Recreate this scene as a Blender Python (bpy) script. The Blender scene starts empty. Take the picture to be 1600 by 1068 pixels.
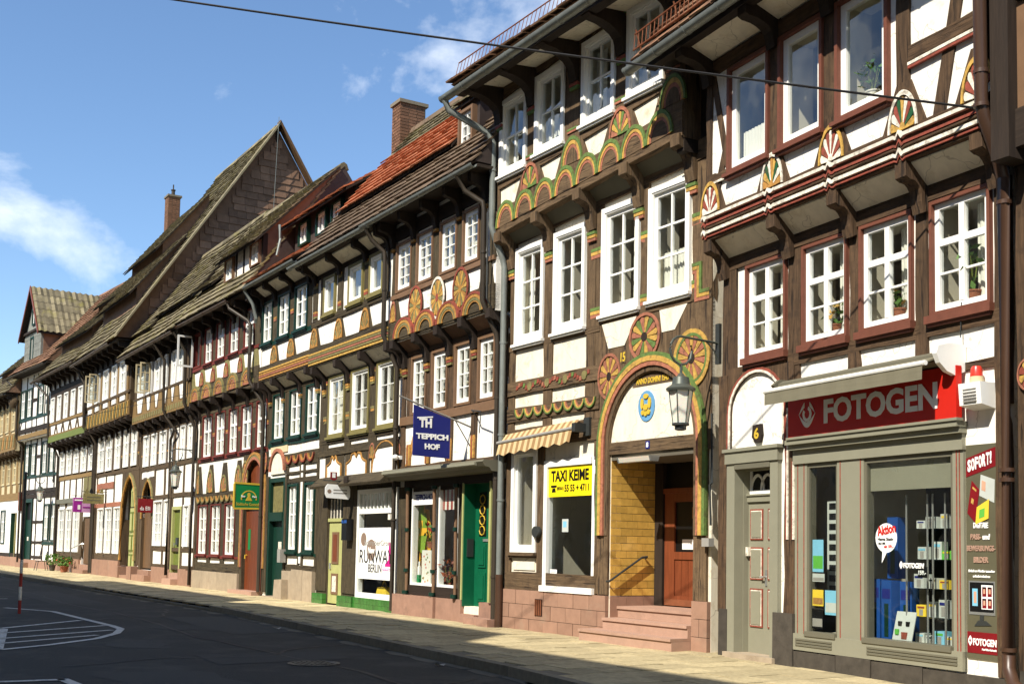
import bpy, math, random
from mathutils import Vector, Matrix
random.seed(11)
SC = bpy.context.scene
COL = SC.collection
PI = math.pi
R = math.radians

# ------------------------------------------------------------------ camera
cam = bpy.data.cameras.new('camera')
cam.sensor_width = 36.0
cam.lens = 40.5
cam.shift_y = 0.1241
cam.clip_end = 2000
co = bpy.data.objects.new('camera', cam)
COL.objects.link(co)
_p, _r = R(4.0), R(1.1)
_f = Vector((0, math.cos(_p), math.sin(_p)))
_rt = Vector((1, 0, 0))
_up = _rt.cross(_f)
_r2 = math.cos(_r) * _rt + math.sin(_r) * _up
_u2 = -math.sin(_r) * _rt + math.cos(_r) * _up
co.matrix_world = Matrix(((_r2.x, _u2.x, -_f.x, 0), (_r2.y, _u2.y, -_f.y, 0), (_r2.z, _u2.z, -_f.z, 1.4), (0, 0, 0, 1)))
SC.camera = co

# ------------------------------------------------------------------ light
LDIR = Vector((0.466, 0.571, -0.75)).normalized()      # direction the sunlight travels
SUN_EL = math.asin(-LDIR.z)
SUN_AZ = math.atan2(-LDIR.x, -LDIR.y)                  # clockwise from +Y
w = bpy.data.worlds.new('World')
SC.world = w
w.use_nodes = True
nt = w.node_tree
nt.nodes.clear()
def wn(t, **k):
    n = nt.nodes.new(t)
    for a, b in k.items():
        setattr(n, a, b)
    return n
sky = wn('ShaderNodeTexSky', sky_type='NISHITA', sun_disc=False, sun_elevation=SUN_EL, sun_rotation=SUN_AZ,
         altitude=200, air_density=1.0, dust_density=0.2, ozone_density=3.0)
tc = wn('ShaderNodeTexCoord')
mp = wn('ShaderNodeMapping')
mp.inputs['Scale'].default_value = (1.0, 1.0, 1.55)
mp.inputs['Location'].default_value = (6.100, 1.468, 7.712)
n1 = wn('ShaderNodeTexNoise')
n1.inputs['Scale'].default_value = 3.6
n1.inputs['Detail'].default_value = 9
n1.inputs['Roughness'].default_value = 0.56
n1.inputs['Distortion'].default_value = 0.25
cr = wn('ShaderNodeValToRGB')
cr.color_ramp.elements[0].position = 0.565
cr.color_ramp.elements[0].color = (0, 0, 0, 1)
cr.color_ramp.elements[1].position = 0.72
cr.color_ramp.elements[1].color = (0.9, 0.9, 0.9, 1)
mx = wn('ShaderNodeMix', data_type='RGBA')
mx.inputs['B'].default_value = (7.4, 7.7, 8.0, 1)
bg = wn('ShaderNodeBackground')
bg.inputs['Strength'].default_value = 0.128
wo = wn('ShaderNodeOutputWorld')
L = nt.links.new
L(tc.outputs['Generated'], mp.inputs['Vector'])
L(mp.outputs['Vector'], n1.inputs['Vector'])
L(n1.outputs['Fac'], cr.inputs['Fac'])
L(cr.outputs['Color'], mx.inputs['Factor'])
hs = wn('ShaderNodeHueSaturation')
hs.inputs['Saturation'].default_value = 1.06
L(sky.outputs['Color'], hs.inputs['Color'])
L(hs.outputs['Color'], mx.inputs['A'])
L(mx.outputs['Result'], bg.inputs['Color'])
L(bg.outputs['Background'], wo.inputs['Surface'])
sl = bpy.data.lights.new('sun', 'SUN')
sl.energy = 5.0
sl.angle = R(0.5)
sl.color = (1.0, 0.945, 0.84)
so = bpy.data.objects.new('sun', sl)
COL.objects.link(so)
so.rotation_euler = LDIR.to_track_quat('-Z', 'Y').to_euler()
so.location = (0, 0, 30)
SC.view_settings.view_transform = 'Standard'
SC.view_settings.look = 'None'
SC.view_settings.gamma = 1
SC.view_settings.exposure = 0.6

# ------------------------------------------------------------------ materials
def lin(r, g, b):
    f = lambda v: (v / 255 / 12.92) if v / 255 <= 0.04045 else ((v / 255 + 0.055) / 1.055) ** 2.4
    return (f(r), f(g), f(b), 1)
M = {}
def pm(name, col, rough=0.75, var=0.25, sc=(5, 5, 5), bump=0.25, dist=0.01, island=0.0, spec=0.3, stain=None, st_amt=0.5, metal=0.0, obj=0.12, detail=6, crack=0.0, hair=0.0):
    m = bpy.data.materials.new(name)
    m.use_nodes = True
    t = m.node_tree
    N = t.nodes
    b = N['Principled BSDF']
    b.inputs['Roughness'].default_value = rough
    b.inputs['Metallic'].default_value = metal
    b.inputs['Specular IOR Level'].default_value = spec
    c = N.new('ShaderNodeTexCoord')
    mpn = N.new('ShaderNodeMapping')
    mpn.inputs['Scale'].default_value = sc
    oi = N.new('ShaderNodeObjectInfo')
    ad = N.new('ShaderNodeVectorMath')
    ad.operation = 'ADD'
    mul = N.new('ShaderNodeMath')
    mul.operation = 'MULTIPLY'
    mul.inputs[1].default_value = 37.0
    t.links.new(oi.outputs['Random'], mul.inputs[0])
    t.links.new(c.outputs['Object'], mpn.inputs['Vector'])
    t.links.new(mpn.outputs['Vector'], ad.inputs[0])
    t.links.new(mul.outputs[0], ad.inputs[1])
    nz = N.new('ShaderNodeTexNoise')
    nz.inputs['Scale'].default_value = 1.0
    nz.inputs['Detail'].default_value = detail
    nz.inputs['Roughness'].default_value = 0.65
    t.links.new(ad.outputs[0], nz.inputs['Vector'])
    mr = N.new('ShaderNodeMapRange')
    mr.inputs['From Min'].default_value = 0.25
    mr.inputs['From Max'].default_value = 0.75
    mr.inputs['To Min'].default_value = 1 - var
    mr.inputs['To Max'].default_value = 1 + var * 0.7
    t.links.new(nz.outputs['Fac'], mr.inputs['Value'])
    hsv = N.new('ShaderNodeHueSaturation')
    hsv.inputs['Color'].default_value = col
    src = mr.outputs[0]
    def fac(sock, amt):
        nonlocal src
        a = N.new('ShaderNodeMapRange')
        a.inputs['To Min'].default_value = 1 - amt
        a.inputs['To Max'].default_value = 1 + amt
        t.links.new(sock, a.inputs['Value'])
        q = N.new('ShaderNodeMath')
        q.operation = 'MULTIPLY'
        t.links.new(src, q.inputs[0])
        t.links.new(a.outputs[0], q.inputs[1])
        src = q.outputs[0]
    if obj:
        fac(oi.outputs['Random'], obj)
    if island:
        g = N.new('ShaderNodeNewGeometry')
        fac(g.outputs['Random Per Island'], island)
    t.links.new(src, hsv.inputs['Value'])
    out = hsv.outputs['Color']
    if stain:
        n2 = N.new('ShaderNodeTexNoise')
        n2.inputs['Scale'].default_value = stain[1]
        n2.inputs['Detail'].default_value = 7
        n2.inputs['Roughness'].default_value = 0.7
        t.links.new(c.outputs['Object'], n2.inputs['Vector'])
        rr = N.new('ShaderNodeMapRange')
        rr.inputs['From Min'].default_value = stain[2]
        rr.inputs['From Max'].default_value = stain[2] + 0.16
        rr.inputs['To Max'].default_value = st_amt
        t.links.new(n2.outputs['Fac'], rr.inputs['Value'])
        mxn = N.new('ShaderNodeMix')
        mxn.data_type = 'RGBA'
        mxn.inputs['B'].default_value = stain[0]
        t.links.new(rr.outputs[0], mxn.inputs['Factor'])
        t.links.new(out, mxn.inputs['A'])
        out = mxn.outputs['Result']
    hgt = nz.outputs['Fac']
    if crack:       # long dark splits in old wood
        sc2 = N.new('ShaderNodeVectorMath'); sc2.operation = 'SCALE'; sc2.inputs['Scale'].default_value = 0.62
        t.links.new(ad.outputs[0], sc2.inputs[0])
        n3 = N.new('ShaderNodeTexNoise'); n3.inputs['Scale'].default_value = 1.0; n3.inputs['Detail'].default_value = 4
        t.links.new(sc2.outputs[0], n3.inputs['Vector'])
        r3 = N.new('ShaderNodeMapRange'); r3.inputs['From Min'].default_value = 0.60; r3.inputs['From Max'].default_value = 0.67; r3.inputs['To Max'].default_value = crack
        t.links.new(n3.outputs['Fac'], r3.inputs['Value'])
        m3 = N.new('ShaderNodeMix'); m3.data_type = 'RGBA'; m3.inputs['B'].default_value = lin(34, 26, 20)
        t.links.new(r3.outputs[0], m3.inputs['Factor']); t.links.new(out, m3.inputs['A']); out = m3.outputs['Result']
        sb = N.new('ShaderNodeMath'); sb.operation = 'SUBTRACT'
        t.links.new(nz.outputs['Fac'], sb.inputs[0]); t.links.new(r3.outputs[0], sb.inputs[1]); hgt = sb.outputs[0]
    if hair:        # hairline cracks in plaster
        wv = N.new('ShaderNodeTexNoise'); wv.inputs['Scale'].default_value = 3.0; wv.inputs['Detail'].default_value = 3
        t.links.new(c.outputs['Object'], wv.inputs['Vector'])
        av = N.new('ShaderNodeVectorMath'); av.operation = 'MULTIPLY_ADD'; av.inputs[1].default_value = (.5, .5, .5)
        t.links.new(wv.outputs['Color'], av.inputs[0]); t.links.new(c.outputs['Object'], av.inputs[2])
        vo = N.new('ShaderNodeTexVoronoi'); vo.feature = 'DISTANCE_TO_EDGE'; vo.inputs['Scale'].default_value = 1.5
        t.links.new(av.outputs[0], vo.inputs['Vector'])
        r4 = N.new('ShaderNodeMapRange'); r4.inputs['From Min'].default_value = 0.0; r4.inputs['From Max'].default_value = 0.012; r4.inputs['To Min'].default_value = hair; r4.inputs['To Max'].default_value = 0.0
        t.links.new(vo.outputs['Distance'], r4.inputs['Value'])
        m4 = N.new('ShaderNodeMix'); m4.data_type = 'RGBA'; m4.inputs['B'].default_value = lin(120, 106, 86)
        t.links.new(r4.outputs[0], m4.inputs['Factor']); t.links.new(out, m4.inputs['A']); out = m4.outputs['Result']
    t.links.new(out, b.inputs['Base Color'])
    if bump:
        bp = N.new('ShaderNodeBump')
        bp.inputs['Strength'].default_value = bump
        bp.inputs['Distance'].default_value = dist
        t.links.new(hgt, bp.inputs['Height'])
        t.links.new(bp.outputs['Normal'], b.inputs['Normal'])
    M[name] = m
    return m
def flat(name, rgb, rough=0.6, **k):
    k.setdefault('var', 0.1); k.setdefault('bump', 0.05); k.setdefault('obj', 0.0)
    if name.startswith('c_'): k.update(var=0.35, sc=(16, 16, 16), bump=0.5, dist=0.012, stain=(lin(84, 66, 48), 11.0, 0.5), st_amt=0.6, obj=0.1)
    return pm(name, lin(*rgb), rough, **k)

V, HZ = (26, 26, 2.2), (2.2, 26, 26)
WH = lin(222, 216, 200)
pm('plaster', lin(236, 231, 220), 0.9, 0.11, (7, 7, 0.9), 0.35, 0.012, stain=(lin(184, 170, 144), 3.4, 0.55), st_amt=0.5, obj=0.02, hair=0.5)
pm('plaster_old', lin(228, 219, 198), 0.9, 0.13, (7, 7, 0.9), 0.35, 0.015, stain=(lin(178, 156, 118), 3.0, 0.54), st_amt=0.5, obj=0.02, hair=0.5)
pm('cream', lin(200, 184, 146), 0.9, 0.1, (4, 4, 4), 0.3)
pm('timber_v', lin(84, 64, 45), 0.85, 0.62, V, 0.9, 0.02, stain=(lin(52, 40, 30), 7.0, 0.5), st_amt=0.6, crack=0.75)
pm('timber_h', lin(84, 64, 45), 0.85, 0.62, HZ, 0.9, 0.02, stain=(lin(52, 40, 30), 7.0, 0.5), st_amt=0.6, crack=0.75)
pm('tan_v', lin(102, 82, 59), 0.85, 0.6, V, 0.9, 0.02, stain=(lin(70, 54, 40), 7.0, 0.5), st_amt=0.6, crack=0.75)
pm('tan_h', lin(102, 82, 59), 0.85, 0.6, HZ, 0.9, 0.02, stain=(lin(70, 54, 40), 7.0, 0.5), st_amt=0.6, crack=0.75)
pm('olive_v', lin(72, 62, 44), 0.85, 0.55, V, 0.9, 0.02, stain=(lin(46, 40, 30), 7.0, 0.5), st_amt=0.55, crack=0.75)
pm('olive_h', lin(72, 62, 44), 0.85, 0.55, HZ, 0.9, 0.02, stain=(lin(46, 40, 30), 7.0, 0.5), st_amt=0.55, crack=0.75)
pm('old_v', lin(84, 68, 48), 0.85, 0.4, V, 0.5, 0.01, crack=0.75)
pm('old_h', lin(84, 68, 48), 0.85, 0.4, HZ, 0.5, 0.01, crack=0.75)
pm('dark_v', lin(46, 36, 28), 0.8, 0.4, V, 0.5, 0.01)
pm('dark_h', lin(46, 36, 28), 0.8, 0.4, HZ, 0.5, 0.01)
pm('ochre_h', lin(130, 104, 64), 0.8, 0.25, HZ, 0.4, 0.01)
pm('ochre_v', lin(130, 104, 64), 0.8, 0.25, V, 0.4, 0.01)
flat('white_paint', (240, 238, 230), 0.45, var=0.05, spec=0.4)
flat('red_paint', (112, 67, 51), 0.6, var=0.2, sc=(9, 9, 9))
flat('crimson', (108, 46, 38), 0.6, var=0.15)
flat('green_paint', (12, 48, 36), 0.5, var=0.2, sc=(8, 8, 8))
flat('door_green', (10, 88, 58), 0.45, var=0.15, sc=(8, 8, 8))
flat('olive_paint', (122, 112, 66), 0.6, var=0.15)
flat('pale_green', (168, 168, 108), 0.6, var=0.15)
flat('moss_green', (104, 114, 48), 0.6, var=0.15)
flat('brown_paint', (118, 90, 66), 0.6, var=0.15)
flat('grey_paint', (136, 133, 114), 0.5, var=0.06)
flat('grey_dark', (104, 100, 84), 0.5, var=0.06)
flat('c_green', (98, 122, 62), 0.7, var=0.22, sc=(12, 12, 12))
flat('c_yellow', (194, 154, 76), 0.7, var=0.18, sc=(12, 12, 12))
flat('c_salmon', (164, 104, 80), 0.7, var=0.2, sc=(12, 12, 12))
flat('c_white', (226, 218, 200), 0.7, var=0.12)
flat('c_orange', (176, 128, 64), 0.7, var=0.22, sc=(12, 12, 12))
flat('c_red', (142, 70, 54), 0.7, var=0.2)
flat('c_dgreen', (30, 84, 50), 0.7, var=0.2)
flat('c_olive', (126, 118, 74), 0.7, var=0.2)
pm('slab', lin(120, 110, 86), 0.95, 0.4, (3, 3, 3), 0.6, 0.02, island=0.4, stain=(lin(130, 122, 60), 1.3, 0.52), st_amt=0.7)
pm('slab_brown', lin(122, 90, 68), 0.9, 0.3, (3, 3, 3), 0.5, 0.02, island=0.4, stain=(lin(120, 108, 58), 1.4, 0.56), st_amt=0.6)
pm('slate_red', lin(120, 92, 72), 0.85, 0.3, (4, 4, 4), 0.4, 0.01, obj=0.3)
pm('slate_dark', lin(62, 52, 48), 0.7, 0.3, (4, 4, 4), 0.4, 0.01, island=0.25)
pm('slate_grey', lin(128, 128, 118), 0.7, 0.3, (5, 5, 5), 0.4, 0.01, island=0.3)
pm('tile_orange', lin(172, 104, 68), 0.75, 0.2, (5, 5, 5), 0.3, 0.01, obj=0.14, island=0.14)
pm('tile_brown', lin(104, 86, 68), 0.85, 0.3, (5, 5, 5), 0.4, 0.01, island=0.25, stain=(lin(110, 104, 70), 1.8, 0.56), st_amt=0.6)
pm('brick', lin(124, 90, 68), 0.9, 0.3, (9, 9, 9), 0.4, 0.01, obj=0.22, island=0.22)
pm('mortar', lin(126, 116, 98), 0.95, 0.2, (9, 9, 9), 0.3)
pm('sandstone', lin(150, 116, 96), 0.9, 0.18, (5, 5, 5), 0.35, 0.01, stain=(lin(150, 128, 108), 2.4, 0.56), st_amt=0.6, obj=0.1)
pm('stone_pink', lin(170, 136, 116), 0.85, 0.14, (6, 6, 6), 0.25, 0.008, stain=(lin(120, 96, 80), 3.0, 0.6), st_amt=0.5, obj=0.08)
pm('stone_grey', lin(158, 142, 120), 0.9, 0.2, (5, 5, 5), 0.3, stain=(lin(120, 100, 80), 1.8, 0.58), st_amt=0.5)
pm('stone_rose', lin(150, 116, 98), 0.9, 0.2, (5, 5, 5), 0.3, stain=(lin(104, 84, 72), 2.2, 0.55), st_amt=0.5)
pm('stone_black', lin(70, 64, 56), 0.8, 0.4, (7, 7, 7), 0.4, stain=(lin(120, 112, 98), 3.0, 0.6), st_amt=0.4)
pm('glazed', lin(212, 168, 82), 0.22, 0.22, (9, 9, 9), 0.05, spec=0.5, obj=0.18)
pm('glazed_green', lin(52, 108, 44), 0.25, 0.3, (9, 9, 9), 0.05, spec=0.5, obj=0.2)
pm('zinc', lin(128, 132, 126), 0.5, 0.25, (6, 6, 3), 0.08, metal=0.35, obj=0.05)
pm('pipe_brown', lin(72, 50, 36), 0.38, 0.15, (6, 6, 2), 0.05, spec=0.45, obj=0.03)
pm('pipe_dark', lin(60, 52, 42), 0.45, 0.2, (6, 6, 2), 0.05, obj=0.03)
flat('iron', (50, 52, 50), 0.45, spec=0.5)
flat('rust', (126, 74, 46), 0.8, var=0.3)
flat('lamp_metal', (96, 100, 92), 0.4, metal=0.5)
flat('black', (14, 14, 14), 0.5)
flat('rubber', (24, 22, 21), 0.6)
flat('print_white', (244, 243, 238), 0.5)
flat('sign_red', (196, 36, 24), 0.45)
flat('sign_maroon', (122, 20, 26), 0.45)
flat('sign_blue', (26, 34, 112), 0.6)
flat('sign_yellow', (250, 224, 22), 0.45)
flat('sign_green', (10, 122, 66), 0.45)
flat('sign_gold', (206, 172, 58), 0.5)
flat('sign_purple', (150, 30, 140), 0.5)
flat('sign_pink', (206, 150, 196), 0.5)
flat('sign_grey', (150, 146, 138), 0.5)
flat('sign_khaki', (92, 88, 68), 0.5)
flat('crest_blue', (98, 150, 190), 0.5)
flat('taupe', (138, 116, 100), 0.5)
flat('magenta', (196, 30, 128), 0.5)
flat('steel', (196, 196, 190), 0.25, metal=0.7)
flat('awning_grey', (116, 110, 90), 0.85, var=0.1, sc=(2, 40, 40))
flat('awning_tan', (196, 172, 128), 0.85)
flat('awning_brown', (150, 118, 78), 0.85)
flat('cloth', (226, 222, 210), 0.9, var=0.06)
flat('cloth_red', (158, 60, 50), 0.9)
flat('cloth_yellow', (230, 176, 50), 0.85)
flat('cloth_green', (128, 158, 50), 0.85)
flat('box_blue', (30, 74, 140), 0.45)
flat('box_white', (190, 194, 186), 0.5)
flat('box_yellow', (228, 196, 60), 0.5)
flat('box_green', (96, 176, 70), 0.5)
flat('box_sky', (128, 190, 214), 0.5)
flat('skin', (206, 158, 130), 0.6)
flat('beacon', (206, 60, 44), 0.3, spec=0.5)
flat('leaf', (78, 112, 40), 0.6, var=0.3)
flat('flower_red', (200, 60, 50), 0.6)
flat('terracotta', (150, 92, 66), 0.8)
pm('door_brown', lin(112, 56, 30), 0.45, 0.35, V, 0.25, 0.006, obj=0.08)
pm('door_red', lin(118, 62, 38), 0.4, 0.3, V, 0.2, 0.006, obj=0.06)
pm('door_old', lin(104, 78, 52), 0.6, 0.35, V, 0.4, 0.008)
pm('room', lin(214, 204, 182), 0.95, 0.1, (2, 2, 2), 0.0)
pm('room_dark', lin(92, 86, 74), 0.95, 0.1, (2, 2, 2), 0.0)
pm('asphalt', lin(46, 46, 43), 0.8, 0.55, (38, 38, 38), 0.7, 0.01, stain=(lin(78, 76, 70), 0.9, 0.5), st_amt=0.55, detail=8)
pm('asphalt_patch', lin(60, 60, 57), 0.85, 0.3, (60, 60, 60), 0.5, 0.006, detail=3)
pm('paving', lin(184, 168, 130), 0.92, 0.3, (16, 16, 16), 0.6, 0.01, island=0.2, obj=0.18, stain=(lin(128, 114, 84), 1.7, 0.52), st_amt=0.55)
pm('kerb', lin(120, 112, 94), 0.9, 0.25, (10, 10, 10), 0.4, obj=0.12)
pm('soil', lin(112, 104, 88), 0.95, 0.3, (4, 4, 4), 0.3)
pm('marking', lin(206, 204, 196), 0.8, 0.25, (30, 30, 30), 0.2, stain=(lin(84, 84, 84), 9.0, 0.52), st_amt=0.85)
pm('render_a', lin(206, 194, 168), 0.9, 0.1, (3, 3, 3), 0.2)

def glassmat(name, tint, boost):
    m = bpy.data.materials.new(name)
    m.use_nodes = True
    t = m.node_tree
    N = t.nodes
    N.remove(N['Principled BSDF'])
    out = N['Material Output']
    tr = N.new('ShaderNodeBsdfTransparent')
    tr.inputs['Color'].default_value = tint
    gl = N.new('ShaderNodeBsdfGlossy')
    gl.inputs['Roughness'].default_value = 0.02
    gl.inputs['Color'].default_value = (0.9, 0.95, 1, 1)
    lw = N.new('ShaderNodeLayerWeight')
    lw.inputs['Blend'].default_value = 0.5
    pw = N.new('ShaderNodeMath'); pw.operation = 'POWER'; pw.inputs[1].default_value = 3.0
    fr = N.new('ShaderNodeMath'); fr.operation = 'MULTIPLY_ADD'; fr.inputs[1].default_value = boost; fr.inputs[2].default_value = 0.07
    t.links.new(lw.outputs['Facing'], pw.inputs[0])
    t.links.new(pw.outputs[0], fr.inputs[0])
    c = N.new('ShaderNodeTexCoord')
    oi = N.new('ShaderNodeObjectInfo')
    ad = N.new('ShaderNodeVectorMath')
    ad.operation = 'ADD'
    t.links.new(c.outputs['Object'], ad.inputs[0])
    t.links.new(oi.outputs['Location'], ad.inputs[1])
    nz = N.new('ShaderNodeTexNoise')
    nz.inputs['Scale'].default_value = 2.3
    nz.inputs['Detail'].default_value = 1
    t.links.new(ad.outputs[0], nz.inputs['Vector'])
    bp = N.new('ShaderNodeBump')
    bp.inputs['Strength'].default_value = 0.35
    bp.inputs['Distance'].default_value = 0.02
    t.links.new(nz.outputs['Fac'], bp.inputs['Height'])
    t.links.new(bp.outputs['Normal'], gl.inputs['Normal'])
    mxs = N.new('ShaderNodeMixShader')
    t.links.new(fr.outputs[0], mxs.inputs[0])
    t.links.new(tr.outputs[0], mxs.inputs[1])
    t.links.new(gl.outputs[0], mxs.inputs[2])
    t.links.new(mxs.outputs[0], out.inputs['Surface'])
    M[name] = m
glassmat('glass', (0.88, 0.91, 0.89, 1), 0.9)
glassmat('glass_shop', (0.9, 0.93, 0.91, 1), 0.45)
def frosted(name, col):
    m = bpy.data.materials.new(name)
    m.use_nodes = True
    b = m.node_tree.nodes['Principled BSDF']
    b.inputs['Base Color'].default_value = col
    b.inputs['Roughness'].default_value = 0.35
    b.inputs['Subsurface Weight'].default_value = 0.3
    M[name] = m
frosted('milk_glass', lin(224, 220, 206))

# ------------------------------------------------------------------ mesh helpers; local frame: x along the facade, o outwards (= -y), z up
class MB:
    def __init__(s):
        s.v = []; s.f = []; s.mi = []; s.mats = []
    def m(s, mat):
        if mat not in s.mats:
            s.mats.append(mat)
        return s.mats.index(mat)
    def face(s, idx, mat):
        s.f.append(idx); s.mi.append(s.m(mat))
    def box(s, x0, x1, o0, o1, z0, z1, mat, j=0.0, sh=0.0):
        b = len(s.v)
        for o in (o0, o1):
            for (x, z) in ((x0, z0), (x1, z0), (x1, z1), (x0, z1)):
                zz = z + sh * (x - x0)
                s.v.append((x + random.uniform(-j, j), -o + random.uniform(-j, j) * 0.4, zz + random.uniform(-j, j)))
        for q in ((4, 5, 6, 7), (1, 0, 3, 2), (0, 4, 7, 3), (5, 1, 2, 6), (7, 6, 2, 3), (0, 1, 5, 4)):
            s.face([b + i for i in q], mat)
        return s
    def beam(s, x0, x1, o0, o1, z0, z1, mat, j=0.008, sh=0.0):
        vert = (z1 - z0) > (x1 - x0)
        L_ = (z1 - z0) if vert else (x1 - x0)
        n = max(2, min(7, int(L_ / 0.35)))
        b = len(s.v)
        w0 = random.uniform(-j, j); w1 = random.uniform(-j, j)
        for i in range(n + 1):
            t = i / n
            for (u, o) in ((0, o0), (1, o0), (1, o1), (0, o1)):
                q = random.uniform(-j, j) + (w0 if u else w1) * math.sin(PI * t)
                oo = o + (random.uniform(-j, j) * 0.35 if o == o1 else 0)
                if vert: s.v.append(((x1 if u else x0) + q, -oo, z0 + (z1 - z0) * t))
                else:
                    x = x0 + (x1 - x0) * t
                    s.v.append((x, -oo, (z0 if u else z1) + q + sh * (x - x0)))
        for i in range(n):
            for k in range(4):
                k2 = (k + 1) % 4
                s.face([b + i * 4 + k, b + i * 4 + k2, b + i * 4 + 4 + k2, b + i * 4 + 4 + k], mat)
        s.face([b + 3, b + 2, b + 1, b], mat)
        s.face([b + n * 4 + k for k in range(4)], mat)
        return s
    def prism(s, pts, o0, o1, mat, caps=True):
        n = len(pts); b = len(s.v)
        for (x, z) in pts: s.v.append((x, -o0, z))
        for (x, z) in pts: s.v.append((x, -o1, z))
        s.face([b + n + i for i in range(n)], mat)
        if caps: s.face([b + n - 1 - i for i in range(n)], mat)
        for i in range(n):
            k = (i + 1) % n
            s.face([b + i, b + k, b + n + k, b + n + i], mat)
        return s
    def px(s, pts, x0, x1, mat):
        """profile of (o, z) points swept along x"""
        n = len(pts); b = len(s.v)
        for (o, z) in pts: s.v.append((x0, -o, z))
        for (o, z) in pts: s.v.append((x1, -o, z))
        s.face([b + n - 1 - i for i in range(n)], mat)
        s.face([b + n + i for i in range(n)], mat)
        for i in range(n):
            k = (i + 1) % n
            s.face([b + i, b + k, b + n + k, b + n + i], mat)
        return s
    def quad(s, pts, mat):
        b = len(s.v)
        for (x, o, z) in pts: s.v.append((x, -o, z))
        s.face(list(range(b, b + len(pts))), mat)
        return s
    def tube(s, pts, r, mat, n=8, rs=None):
        P = [Vector((p[0], -p[1], p[2])) for p in pts]
        b = len(s.v)
        for i, p in enumerate(P):
            d = (P[min(i + 1, len(P) - 1)] - P[max(i - 1, 0)]).normalized()
            a = d.cross(Vector((0, 0, 1)))
            if a.length < 1e-3: a = d.cross(Vector((1, 0, 0)))
            a.normalize(); c = d.cross(a)
            rr = rs[i] if rs else r
            for k in range(n):
                t = 2 * PI * k / n
                s.v.append(tuple(p + rr * (math.cos(t) * a + math.sin(t) * c)))
        for i in range(len(P) - 1):
            for k in range(n):
                k2 = (k + 1) % n
                s.face([b + i * n + k, b + i * n + k2, b + (i + 1) * n + k2, b + (i + 1) * n + k], mat)
        s.face([b + n - 1 - k for k in range(n)], mat)
        s.face([b + (len(P) - 1) * n + k for k in range(n)], mat)
        return s
    def lathe(s, cx, co_, prof, mat, n=12):
        b = len(s.v)
        for (r, z) in prof:
            for k in range(n):
                t = 2 * PI * k / n
                s.v.append((cx + r * math.cos(t), -co_ + r * math.sin(t), z))
        for i in range(len(prof) - 1):
            for k in range(n):
                k2 = (k + 1) % n
                s.face([b + i * n + k, b + i * n + k2, b + (i + 1) * n + k2, b + (i + 1) * n + k], mat)
        s.face([b + n - 1 - k for k in range(n)], mat)
        s.face([b + (len(prof) - 1) * n + k for k in range(n)], mat)
        return s
    def mesh(s, name, smooth=False):
        me = bpy.data.meshes.new(name)
        me.from_pydata(s.v, [], s.f)
        for k in s.mats: me.materials.append(M[k])
        me.polygons.foreach_set('material_index', s.mi)
        if smooth:
            me.polygons.foreach_set('use_smooth', [True] * len(s.f))
            me.update()
            try: me.set_sharp_from_angle(angle=R(40))
            except Exception: pass
        me.update()
        return me
def ob(name, me, parent=None, loc=(0, 0, 0), rot=(0, 0, 0)):
    o = bpy.data.objects.new(name, me)
    COL.objects.link(o)
    o.parent = parent
    o.location = loc
    o.rotation_euler = rot
    return o
def tag(o, label=None, cat=None, group=None, kind=None):
    if label: o['label'] = label
    if cat: o['category'] = cat
    if group: o['group'] = group
    if kind: o['kind'] = kind
    return o
_tm = {}
def textmesh(body, bold=0.0, extrude=0.004):
    k = (body, bold, extrude)
    if k in _tm: return _tm[k]
    cu = bpy.data.curves.new('lettering', 'FONT')
    cu.body = body; cu.size = 1.0; cu.extrude = extrude; cu.offset = bold; cu.resolution_u = 3
    o = bpy.data.objects.new('lettering', cu)
    COL.objects.link(o)
    dg = bpy.context.evaluated_depsgraph_get()
    me = bpy.data.meshes.new_from_object(o.evaluated_get(dg))
    bpy.data.objects.remove(o)
    xs = [v.co.x for v in me.vertices]; ys = [v.co.y for v in me.vertices]
    _tm[k] = (me, min(xs), max(xs), min(ys), max(ys))
    return _tm[k]
def text(body, parent, x0, x1, z0, z1, o, mat, bold=0.02, rotz=0.0, rotx=0.0, name='lettering', base=None):
    """lettering stretched into the rectangle x0..x1, z0..z1 on a vertical board facing -y"""
    me, a, b, c, d = textmesh(body, bold)
    me2 = me.copy()
    sx = (x1 - x0) / (b - a); sz = (z1 - z0) / (d - c)
    for v in me2.vertices:
        x, y, z = v.co
        v.co = ((x - a) * sx, -z * 1.0, (y - c) * sz)
    me2.materials.clear(); me2.materials.append(M[mat])
    q = ob(name, me2, parent, (x0, -o, z0))
    if base: q.location = base
    q.rotation_euler = (rotx, 0, rotz)
    return q

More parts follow.
